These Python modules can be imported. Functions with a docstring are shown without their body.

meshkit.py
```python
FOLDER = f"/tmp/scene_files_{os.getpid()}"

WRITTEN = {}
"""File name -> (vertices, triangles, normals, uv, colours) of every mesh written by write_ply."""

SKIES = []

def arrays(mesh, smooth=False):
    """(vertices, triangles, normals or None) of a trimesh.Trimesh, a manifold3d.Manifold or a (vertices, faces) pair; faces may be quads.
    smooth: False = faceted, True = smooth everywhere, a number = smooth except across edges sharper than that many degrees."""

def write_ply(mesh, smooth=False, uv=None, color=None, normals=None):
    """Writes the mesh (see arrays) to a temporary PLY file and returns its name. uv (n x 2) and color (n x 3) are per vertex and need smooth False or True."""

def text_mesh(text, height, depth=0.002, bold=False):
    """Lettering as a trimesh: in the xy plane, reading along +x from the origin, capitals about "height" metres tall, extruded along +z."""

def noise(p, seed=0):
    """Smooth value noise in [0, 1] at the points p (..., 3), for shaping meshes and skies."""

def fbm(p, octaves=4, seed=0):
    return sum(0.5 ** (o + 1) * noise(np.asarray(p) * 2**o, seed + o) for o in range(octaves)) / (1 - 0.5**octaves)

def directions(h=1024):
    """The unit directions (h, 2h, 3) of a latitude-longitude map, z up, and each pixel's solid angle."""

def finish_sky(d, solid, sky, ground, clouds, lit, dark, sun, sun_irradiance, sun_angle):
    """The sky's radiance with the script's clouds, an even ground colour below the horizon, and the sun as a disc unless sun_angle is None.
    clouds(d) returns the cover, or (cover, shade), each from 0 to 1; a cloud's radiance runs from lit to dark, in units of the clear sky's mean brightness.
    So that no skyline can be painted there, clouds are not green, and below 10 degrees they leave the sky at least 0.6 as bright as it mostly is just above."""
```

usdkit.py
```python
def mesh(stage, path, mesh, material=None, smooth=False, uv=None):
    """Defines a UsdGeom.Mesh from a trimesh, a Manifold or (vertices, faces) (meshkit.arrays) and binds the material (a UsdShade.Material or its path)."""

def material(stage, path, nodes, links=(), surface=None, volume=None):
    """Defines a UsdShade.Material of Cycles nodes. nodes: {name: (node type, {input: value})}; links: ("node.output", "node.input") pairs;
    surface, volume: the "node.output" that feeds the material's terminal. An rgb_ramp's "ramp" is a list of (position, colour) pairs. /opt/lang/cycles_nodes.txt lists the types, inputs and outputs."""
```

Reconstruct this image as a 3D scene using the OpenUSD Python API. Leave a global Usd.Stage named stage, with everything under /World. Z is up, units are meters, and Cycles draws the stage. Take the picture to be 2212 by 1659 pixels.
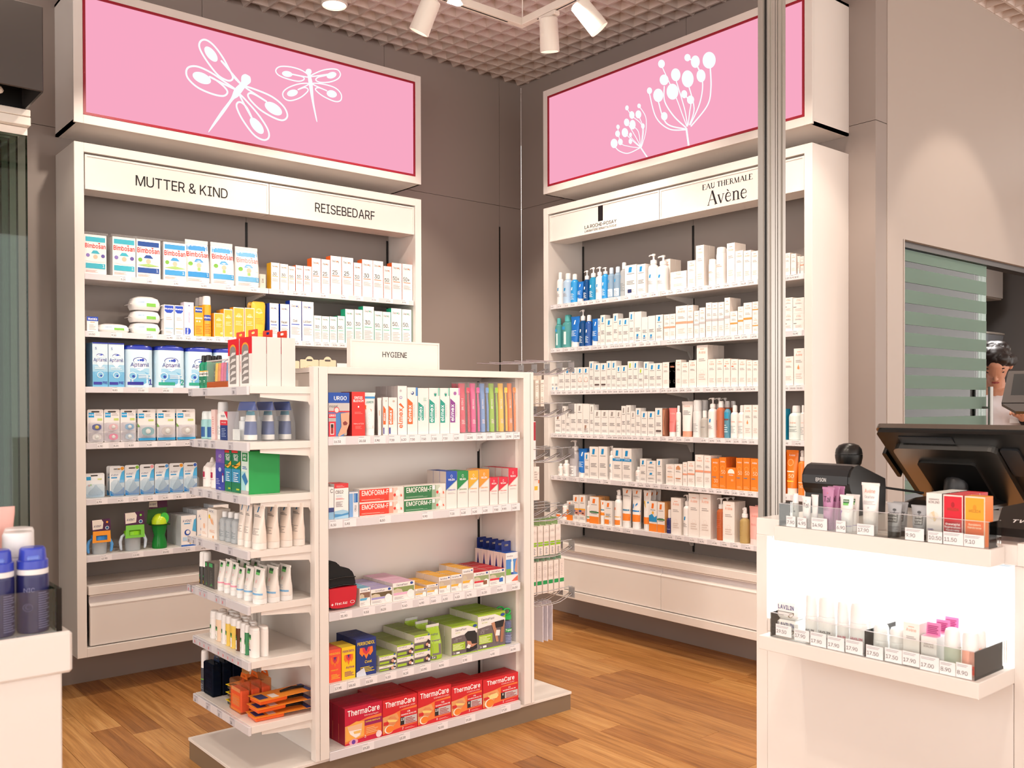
import math
import numpy as np, trimesh, meshkit, usdkit
from pxr import Usd, UsdGeom, UsdLux, UsdShade, Gf, Sdf, Vt
from shapely.geometry import Polygon, LineString, Point
from shapely.ops import unary_union

stage = Usd.Stage.CreateInMemory()
UsdGeom.SetStageUpAxis(stage, UsdGeom.Tokens.z); UsdGeom.SetStageMetersPerUnit(stage, 1.0)
UsdGeom.Xform.Define(stage, '/World'); UsdGeom.Scope.Define(stage, '/World/Looks')

# ------------------------------------------------------------------ camera, sky, lights, exposure
cam = UsdGeom.Camera.Define(stage, '/World/camera')
YAW, PIT, ROL = math.radians(50.1025), math.radians(-0.5102), -0.0029
fw = np.array([math.cos(PIT) * math.cos(YAW), math.cos(PIT) * math.sin(YAW), math.sin(PIT)])
r0 = np.array([math.sin(YAW), -math.cos(YAW), 0.0]); u0 = np.cross(r0, fw)
rt = math.cos(ROL) * r0 + math.sin(ROL) * u0; up = -math.sin(ROL) * r0 + math.cos(ROL) * u0
cam.AddTransformOp().Set(Gf.Matrix4d(*rt, 0, *up, 0, *(-fw), 0, -3.9197, -4.5879, 1.276, 1))
cam.CreateHorizontalApertureAttr(36.0); cam.CreateVerticalApertureAttr(36.0 * 1659 / 2212)
cam.CreateFocalLengthAttr(36.0 * 2001.4 / 2212); cam.CreateVerticalApertureOffsetAttr(36.0 * 65.87 / 2212)
cam.CreateClippingRangeAttr(Gf.Vec2f(0.05, 60)); cam.CreateFStopAttr(9.0); cam.CreateFocusDistanceAttr(3.7)
EXPOSURE = 0.0
cam.CreateExposureAttr(EXPOSURE)

dome = UsdLux.DomeLight.Define(stage, '/World/dome_light')     # the bright hall the shop opens on to
dome.CreateIntensityAttr(0.85); dome.CreateColorAttr(Gf.Vec3f(1.0, 0.93, 0.87))
WARM = (1.0, 0.86, 0.72)
def spot(name, pos, target, power, angle=28, soft=0.35, col=WARM, radius=0.045):
    l = UsdLux.SphereLight.Define(stage, '/World/' + name)
    l.CreateRadiusAttr(radius); l.CreateIntensityAttr(power); l.CreateColorAttr(Gf.Vec3f(*col)); l.CreateNormalizeAttr(True)
    s = UsdLux.ShapingAPI.Apply(l.GetPrim()); s.CreateShapingConeAngleAttr(angle); s.CreateShapingConeSoftnessAttr(soft)
    p, t = np.array(pos, float), np.array(target, float); z = (p - t) / np.linalg.norm(p - t)
    x = np.cross([0.0, 0.0, 1.0], z) if abs(z[2]) < 0.999 else np.array([1.0, 0, 0]); x /= np.linalg.norm(x); y = np.cross(z, x)
    l.AddTransformOp().Set(Gf.Matrix4d(*x, 0, *y, 0, *z, 0, *p, 1)); return l
K = 16.5
SPOTS = [  # position, target, relative power, cone half angle
 ((-2.55, -1.25, 3.05), (-2.35, -0.25, 1.30), 1.0, 42), ((-1.45, -1.25, 3.05), (-1.45, -0.25, 1.30), 1.0, 42),
 ((-1.15, -0.95, 3.0), (-0.25, -0.95, 1.30), .9, 42), ((-1.15, -1.65, 3.0), (-0.25, -1.75, 1.30), 1.0, 42), ((-1.25, -2.45, 3.0), (-0.25, -2.25, 1.20), .8, 40),
 ((-2.55, -3.3, 3.1), (-2.2, -1.75, 0.8), 1.25, 40), ((-1.75, -3.2, 3.1), (-1.75, -1.75, 0.8), 1.0, 40),
 ((-3.7, -1.9, 3.1), (-2.6, -1.5, 0.8), 1.0, 40), ((-3.6, -3.2, 3.1), (-2.1, -3.75, 0.8), 1.1, 38), ((-3.4, -4.2, 3.1), (-2.1, -4.0, 0.7), .9, 38),
 ((-3.9, -4.0, 3.1), (-3.75, -3.1, 0.9), .5, 40), ((-0.75, -3.0, 3.0), (-0.6, -2.4, 0.0), .8, 45), ((0.75, -3.4, 2.9), (0.75, -2.44, 1.9), .45, 32),
 ((-1.0, -1.1, 3.0), (-0.9, -1.0, 0.0), .5, 50), ((-3.2, -1.0, 3.1), (-3.0, -1.0, 0.0), .6, 50),
]
for i, (p, t, k, a) in enumerate(SPOTS): spot('spot_light_%03d' % i, p, t, K * k, a)

# ------------------------------------------------------------------ materials
def lin(h):
    if not isinstance(h, str): return tuple(h)
    c = np.array([int(h[i:i + 2], 16) for i in (1, 3, 5)]) / 255.0
    return tuple(np.where(c <= 0.04045, c / 12.92, ((c + 0.055) / 1.055) ** 2.4))
LK = '/World/Looks/'
M = {}
def mat(name, col, rough=0.45, metal=0.0, **kw):
    M[name] = usdkit.material(stage, LK + name, {'p': ('principled_bsdf', dict(base_color=lin(col), roughness=rough, metallic=metal, **kw))}, surface='p.BSDF'); return M[name]
def vmat(name, rough, clear=0.0, trans=0.0):
    nodes = {'a': ('attribute', {'attribute': 'col'}), 'p': ('principled_bsdf', dict(roughness=rough))}
    links = [('a.color', 'p.base_color')]; surf = 'p.BSDF'
    if clear:
        nodes.update(t=('transparent_bsdf', {}), m=('mix_closure', {'fac': clear})); links += [('a.color', 't.color'), ('p.BSDF', 'm.closure1'), ('t.BSDF', 'm.closure2')]; surf = 'm.closure'
    M[name] = usdkit.material(stage, LK + name, nodes, links, surface=surf)
vmat('paint', 0.5); vmat('gloss', 0.25); vmat('liquid', 0.12, 0.45); vmat('film', 0.1, 0.88)
mat('white_laminate', '#e9e2dc', 0.35); mat('white_gloss', '#eae4df', 0.15); mat('shelf_white', '#e6e0db', 0.4); mat('back_grey', '#968d88', 0.5)
mat('wall_taupe', '#9a8d86', 0.5); mat('wall_light', '#b3a69d', 0.5); mat('plinth_brown', '#7d6a56', 0.45); mat('black', '#0a0a0a', 0.5); mat('seam', '#5a504a', 0.7)
mat('strip_grey', '#dcd8dc', 0.25); mat('black_plastic', '#141414', 0.32); mat('dark_plastic', '#26272a', 0.35); mat('chrome', '#c9c9cb', 0.18, 1.0); mat('steel', '#9a9793', 0.32, 1.0)
mat('alu', '#b9b4ae', 0.38, 0.9); mat('red_trim', '#a01d30', 0.35); mat('lamp_white', '#eee6dc', 0.4); mat('coffer', '#cfc0b8', 0.6); mat('coffer_dark', '#120f0e', 0.8)
mat('dark_metal', '#55504e', 0.35, 0.7); mat('grey_wall', '#6e6865', 0.6); mat('skin', '#c98f73', 0.5, subsurface_weight=0.0); mat('hair', '#1d1310', 0.4); mat('coat', '#e6dfe2', 0.7); mat('black_cloth', '#101012', 0.8)
def emit(name, col, k):
    M[name] = usdkit.material(stage, LK + name, {'e': ('emission', dict(color=lin(col), strength=k))}, surface='e.emission')
emit('pink_light', '#f9a9c4', 1.0); emit('white_light', '#f6fbff', 1.05); emit('lamp_glow', '#ffe9cf', 6.0); emit('cool_panel', '#eef4f8', 0.95); emit('office_light', '#f4f4ff', 1.0); emit('cyan_text', '#30f0f0', 1.0); emit('spot_glow', '#fff4e6', 4.0)
def pane(name, tint, fac=0.9):
    M[name] = usdkit.material(stage, LK + name, {'t': ('transparent_bsdf', {'color': lin(tint)}), 'g': ('glossy_bsdf', {'roughness': 0.02, 'color': (1, 1, 1)}), 'f': ('fresnel', {'IOR': 1.45}), 'm': ('mix_closure', {})},
        [('f.fac', 'm.fac'), ('t.BSDF', 'm.closure1'), ('g.BSDF', 'm.closure2')], surface='m.closure')
pane('clear_pane', '#fbfdfc'); pane('green_pane', '#c9dcd3'); pane('green_edge', '#1f8a66'); pane('side_pane', '#d3e0da')
M['frost'] = usdkit.material(stage, LK + 'frost', {'d': ('diffuse_bsdf', {'color': lin('#9fb5ac')}), 'tl': ('translucent_bsdf', {'color': lin('#c8dcd4')}), 'm': ('mix_closure', {'fac': 0.45}), 't': ('transparent_bsdf', {'color': lin('#d8e8e0')}), 'm2': ('mix_closure', {'fac': 0.18})},
    [('d.BSDF', 'm.closure1'), ('tl.BSDF', 'm.closure2'), ('m.closure', 'm2.closure1'), ('t.BSDF', 'm2.closure2')], surface='m2.closure')
def wood(name, c1, c2, c3, off):
    M[name] = usdkit.material(stage, LK + name, {
        'g': ('geometry', {}), 'mp': ('mapping', {'mapping_type': 'point', 'scale': (26, 1.6, 1), 'location': (off * 3.7, off * 1.3, off)}),
        'n': ('noise_texture', {'scale': 1.0, 'detail': 5, 'roughness': 0.6, 'distortion': 1.4}), 'mp2': ('mapping', {'mapping_type': 'point', 'scale': (160, 5, 1), 'location': (off, off * 2.1, 0)}),
        'n2': ('noise_texture', {'scale': 1.0, 'detail': 3}), 'r': ('rgb_ramp', {'ramp': [(0.25, lin(c1)), (0.5, lin(c2)), (0.75, lin(c3))]}), 'r2': ('rgb_ramp', {'ramp': [(0.35, (0.8, 0.76, 0.7)), (0.6, (1, 1, 1))]}),
        'mx': ('mix', {'mix_type': 'multiply', 'fac': 1.0}), 'p': ('principled_bsdf', {'roughness': 0.38})},
        [('g.position', 'mp.vector'), ('mp.vector', 'n.vector'), ('n.fac', 'r.fac'), ('g.position', 'mp2.vector'), ('mp2.vector', 'n2.vector'), ('n2.fac', 'r2.fac'), ('r.color', 'mx.color1'), ('r2.color', 'mx.color2'), ('mx.color', 'p.base_color')], surface='p.BSDF')
for i, c in enumerate([('#8a5b2c', '#b07a41', '#c89356'), ('#96642f', '#ba8449', '#cf9c60'), ('#7d5026', '#a46d38', '#bd874c'), ('#a0703a', '#c48e52', '#d6a669'), ('#8f5f2e', '#b98046', '#d09c5e')]): wood('oak_%d' % (i + 1), *c, i + 1.0)

# ------------------------------------------------------------------ helpers
USED = {}
def numbered(parent, name):
    n = USED.get((parent, name), 0); USED[(parent, name)] = n + 1
    return f'{parent}/{name}' if n == 0 else f'{parent}/{name}_{n:03d}'
def tag(p, label=None, cat=None, group=None, kind=None):
    p = p.GetPrim() if hasattr(p, 'GetPrim') else p
    for k, v in (('label', label), ('category', cat), ('group', group), ('kind', kind)):
        if v: p.SetCustomDataByKey(k, v)
    return p
def thing(name, label, cat, loc=(0, 0, 0), rz=0.0, group=None, kind=None):
    x = UsdGeom.Xform.Define(stage, numbered('/World', name)); x.AddTranslateOp().Set(Gf.Vec3d(*map(float, loc))); x.AddRotateZOp().Set(float(rz))
    return tag(x.GetPrim(), label, cat, group, kind)
def dup(src, loc, rz, label, group=None):
    d = src.GetCustomData(); name = src.GetName()
    while name[-4:-3] == '_' and name[-3:].isdigit(): name = name[:-4]
    x = UsdGeom.Xform.Define(stage, numbered('/World', name)); p = x.GetPrim(); p.GetReferences().AddInternalReference(src.GetPath()); p.SetInstanceable(True)
    x.ClearXformOpOrder(); x.AddTranslateOp().Set(Gf.Vec3d(*map(float, loc))); x.AddRotateZOp().Set(float(rz))
    tag(p, label, d.get('category'), group or d.get('group')); return p
class MB:
    def __init__(s): s.v, s.f, s.c, s.n = [], [], [], 0
    def add(s, v, f, c=(0.8, 0.8, 0.8), flat=True):
        v = np.asarray(v, float); f = np.asarray(f, int)
        if f.ndim == 2 and f.shape[1] == 4: f = np.vstack([f[:, [0, 1, 2]], f[:, [0, 2, 3]]])
        if flat: v = v[f.ravel()]; f = np.arange(len(v)).reshape(-1, 3)
        s.v.append(v); s.f.append(f + s.n); s.n += len(v); c = np.asarray(lin(c) if isinstance(c, str) else c, float)
        s.c.append(np.tile(c, (len(f), 1)) if c.ndim == 1 else c); return s
    def box(s, x0, y0, z0, x1, y1, z1, c=(0.8, 0.8, 0.8), b=0.0):
        x0, x1 = min(x0, x1), max(x0, x1); y0, y1 = min(y0, y1), max(y0, y1); z0, z1 = min(z0, z1), max(z0, z1)
        if b <= 0:
            v = [(x, y, z) for x in (x0, x1) for y in (y0, y1) for z in (z0, z1)]
            f = [(0, 1, 3, 2), (4, 6, 7, 5), (0, 4, 5, 1), (2, 3, 7, 6), (0, 2, 6, 4), (1, 5, 7, 3)]
            return s.add(v, f, c)
        b = min(b, (x1 - x0) * .45, (y1 - y0) * .45, (z1 - z0) * .45)
        pts = []
        for sx in (0, 1):
            for sy in (0, 1):
                for sz in (0, 1):
                    p = np.array([(x0, x1)[sx], (y0, y1)[sy], (z0, z1)[sz]], float); q = np.array([1 - 2 * sx, 1 - 2 * sy, 1 - 2 * sz]) * b
                    for k in range(3):
                        o = q.copy(); o[k] = 0; pts.append(p + o)
        return s.add(np.array(pts), BEV, c)
    def loft(s, sec, c, n=24, p=2.0, cx=0.0, cy=0.0, cap=True):
        """sec: (z, half width, half depth[, colour]) from bottom to top; sharp profile corners are split."""
        t = np.linspace(0, 2 * math.pi, n, endpoint=False); ct, st = np.cos(t), np.sin(t)
        ux, uy = np.sign(ct) * abs(ct) ** (2 / p), np.sign(st) * abs(st) ** (2 / p)
        sec = [tuple(q) for q in sec]; runs, cur = [], [sec[0]]
        for i in range(1, len(sec)):
            cur.append(sec[i])
            if i < len(sec) - 1:
                d1 = np.array([sec[i][1] - sec[i - 1][1], sec[i][0] - sec[i - 1][0]]); d2 = np.array([sec[i + 1][1] - sec[i][1], sec[i + 1][0] - sec[i][0]])
                ca = d1 @ d2 / (np.linalg.norm(d1) * np.linalg.norm(d2) + 1e-12)
                if ca < 0.8 or (len(sec[i]) > 3 and len(sec[i + 1]) > 3 and sec[i][3] != sec[i + 1][3]): runs.append(cur); cur = [sec[i]]
        runs.append(cur)
        for r in runs:
            v = np.vstack([np.c_[cx + q[1] * ux, cy + q[2] * uy, np.full(n, q[0])] for q in r]); f = []; col = []
            for i in range(len(r) - 1):
                k = np.arange(n); k2 = (k + 1) % n
                f += [np.c_[i * n + k, i * n + k2, (i + 1) * n + k2], np.c_[i * n + k, (i + 1) * n + k2, (i + 1) * n + k]]
                cc = lin(r[i + 1][3] if len(r[i + 1]) > 3 else c); col += [np.tile(cc, (2 * n, 1))]
            s.add(v, np.vstack(f), np.vstack(col), flat=False)
        if cap:
            for q, o in ((sec[0], -1), (sec[-1], 1)):
                if q[1] > 1e-5:
                    v = np.vstack([np.c_[cx + q[1] * ux, cy + q[2] * uy, np.full(n, q[0])], [[cx, cy, q[0]]]]); k = np.arange(n); k2 = (k + 1) % n
                    s.add(v, np.c_[k2, k, np.full(n, n)] if o < 0 else np.c_[k, k2, np.full(n, n)], lin(q[3] if len(q) > 3 else c), flat=False)
        return s
    def tube(s, pts, r, c, n=8):
        pts = np.asarray(pts, float); m = len(pts); d = np.gradient(pts, axis=0); d /= np.linalg.norm(d, axis=1)[:, None] + 1e-12
        rr = np.broadcast_to(r, (m,)); a = np.array([0, 0, 1.0]) if abs(d[0][2]) < .9 else np.array([1.0, 0, 0]); V = []
        for i in range(m):
            u = np.cross(d[i], a); u /= np.linalg.norm(u) + 1e-12; w = np.cross(d[i], u); a = np.cross(u, d[i]); t = np.linspace(0, 2 * math.pi, n, endpoint=False)
            V.append(pts[i] + rr[i] * (np.outer(np.cos(t), u) + np.outer(np.sin(t), w)))
        f = []; k = np.arange(n); k2 = (k + 1) % n
        for i in range(m - 1): f += [np.c_[i * n + k, (i + 1) * n + k2, i * n + k2], np.c_[i * n + k, (i + 1) * n + k, (i + 1) * n + k2]]
        f += [np.array([[0, j, j + 1] for j in range(1, n - 1)]), np.array([[(m - 1) * n, (m - 1) * n + j + 1, (m - 1) * n + j] for j in range(1, n - 1)])]
        return s.add(np.vstack(V), np.vstack(f), c, flat=False)
    def prism(s, poly, o, ex, ey, ez, depth, c):
        """a 2D polygon on the plane (o; ex, ey) given depth along ez"""
        o, ex, ey, ez = (np.asarray(q, float) for q in (o, ex, ey, ez))
        for g in getattr(poly, 'geoms', [poly]):
            if g.is_empty or g.area < 1e-9: continue
            m = trimesh.creation.extrude_polygon(g, depth, engine='earcut'); v = m.vertices
            s.add(o + v[:, :1] * ex + v[:, 1:2] * ey + v[:, 2:3] * ez, m.faces, c)
        return s
    def put(s, path, m, smooth=True):
        me = usdkit.mesh(stage, path, (np.vstack(s.v), np.vstack(s.f)), M[m] if isinstance(m, str) else m, smooth=smooth)
        UsdGeom.PrimvarsAPI(me).CreatePrimvar('col', Sdf.ValueTypeNames.Color3fArray, 'uniform').Set(Vt.Vec3fArray.FromNumpy(np.vstack(s.c).astype(np.float32)))
        return me.GetPrim()
_c = []
for sx in (0, 1):
    for sy in (0, 1):
        for sz in (0, 1):
            for k in range(3):
                o = [(.2 if not q else -.2) for q in (sx, sy, sz)]; o[k] = 0; _c.append(np.array([sx, sy, sz], float) + o)
_h = trimesh.Trimesh(np.array(_c), np.zeros((0, 3), int), process=False).convex_hull
_m = [int(np.argmin(np.linalg.norm(np.array(_c) - q, axis=1))) for q in _h.vertices]
BEV = np.array([[_m[i] for i in f] for f in _h.faces])
def part(mb, name, m, parent, smooth=True, label=None):
    p = mb.put(numbered(str(parent.GetPath()), name), m, smooth)
    return tag(p, label) if label else p
def solo(mb, name, m, label=None, cat=None, group=None, kind=None, smooth=True): return tag(mb.put(numbered('/World', name), m, smooth), label, cat, group, kind)
def child(parent, name): return UsdGeom.Xform.Define(stage, numbered(str(parent.GetPath()), name)).GetPrim()
GLY = {}
def glyph(ch, bold):
    k = (ch, bold)
    if k not in GLY:
        m = meshkit.text_mesh(ch, 1.0, 0.1, bold); f = m.faces[m.face_normals[:, 2] > .9]; u, inv = np.unique(f, return_inverse=True); GLY[k] = (m.vertices[u][:, :2], inv.reshape(-1, 3))
    return GLY[k]
def text2d(txt, h, bold=False, gap=.13):
    V, F, x, n = [], [], 0.0, 0
    for ch in txt:
        if ch == ' ': x += .32; continue
        v, f = glyph(ch, bold); lo, hi = v[:, 0].min(), v[:, 0].max(); V.append(v + [x - lo, 0]); F.append(f + n); n += len(v); x += hi - lo + gap
    return np.vstack(V) * h, np.vstack(F), (x - gap) * h
def decals(items, w, h, surf, curved=False):
    mb = MB()
    for i, it in enumerate(items):
        k, e = it[0], 0.0004 + 0.00012 * i; c = it[-1] if k in 'rpol' else it[5]
        X = lambda x: (x - .5) * w
        if k == 'r' or k == 'l':
            x0, y0, x1, y1 = it[1:5]; rows = [(y0, y1)]
            if k == 'l': n = it[5]; st = (y1 - y0) / n; rows = [(y0 + j * st, y0 + (j + .45) * st) for j in range(n)]
            for j, (a, b) in enumerate(rows):
                xe = x1 if k == 'r' else x0 + (x1 - x0) * (1.0, .8, .93, .66)[j % 4]; nx, ny = (6, 3 if k == 'r' else 1) if curved else (1, 1)
                g = [surf(X(x0 + (xe - x0) * p / nx), (a + (b - a) * q / ny) * h, e) for q in range(ny + 1) for p in range(nx + 1)]
                mb.add(g, [(q * (nx + 1) + p, q * (nx + 1) + p + 1, (q + 1) * (nx + 1) + p + 1, (q + 1) * (nx + 1) + p) for q in range(ny) for p in range(nx)], c)
        elif k in 'po':
            if k == 'o': t = np.linspace(0, 2 * math.pi, 18, endpoint=False); pl = np.c_[X(it[1]) + it[3] * w * np.cos(t), it[2] * h + it[4] * w * np.sin(t)]
            else: pl = np.array([(X(x), y * h) for x, y in it[1]])
            v, f = trimesh.creation.triangulate_polygon(Polygon(pl), engine='earcut'); mb.add([surf(a, b, e) for a, b in v], orient(v, f), c)
        else:
            v, f, L = text2d(it[1], 1.0, len(it) > 7 and it[7]); hh = it[4] * (h if k == 't' else w); mx = (it[6] if len(it) > 6 and it[6] else .9) * (w if k == 't' else h); sx = min(hh, mx / L)
            if sx < hh * .72: hh = sx / .72
            v = np.c_[(v[:, 0] - L / 2) * sx, (v[:, 1] - .36) * hh]
            if k == 'v': v = np.c_[-v[:, 1], v[:, 0]]
            mb.add([surf(X(it[2]) + a, it[3] * h + b, e) for a, b in v], f, c)
    return mb
def orient(v, f):
    a = (v[f[:, 1]] - v[f[:, 0]]); b = (v[f[:, 2]] - v[f[:, 0]]); f = f.copy(); k = a[:, 0] * b[:, 1] - a[:, 1] * b[:, 0] < 0; f[k] = f[k][:, ::-1]; return f
def loft_surf(sec, p=2.0):
    z, a, b = (np.array([q[k] for q in sec]) for k in range(3))
    def s(x, zz, e):
        A, B = np.interp(zz, z, a), np.interp(zz, z, b); q = min(abs(x) / A, .985); y = -B * (1 - q ** p) ** (1 / p); n = np.array([np.sign(x) * q ** (p - 1) / A, -(abs(y) / B) ** (p - 1) / B]); n /= np.linalg.norm(n) + 1e-12
        return (np.sign(x) * q * A + n[0] * e, y + n[1] * e, zz)
    return s
ORD = ['zeroth', 'first', 'second', 'third', 'fourth', 'fifth', 'sixth', 'seventh', 'eighth', 'ninth', 'tenth', 'eleventh', 'twelfth', 'thirteenth', 'fourteenth', 'fifteenth', 'sixteenth', 'seventeenth', 'eighteenth', 'nineteenth', 'twentieth'] + ['twenty-' + q for q in ('first', 'second', 'third', 'fourth', 'fifth', 'sixth', 'seventh', 'eighth', 'ninth')] + ['thirtieth'] + ['thirty-' + q for q in ('first', 'second', 'third', 'fourth', 'fifth', 'sixth', 'seventh', 'eighth', 'ninth')] + ['fortieth']
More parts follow.
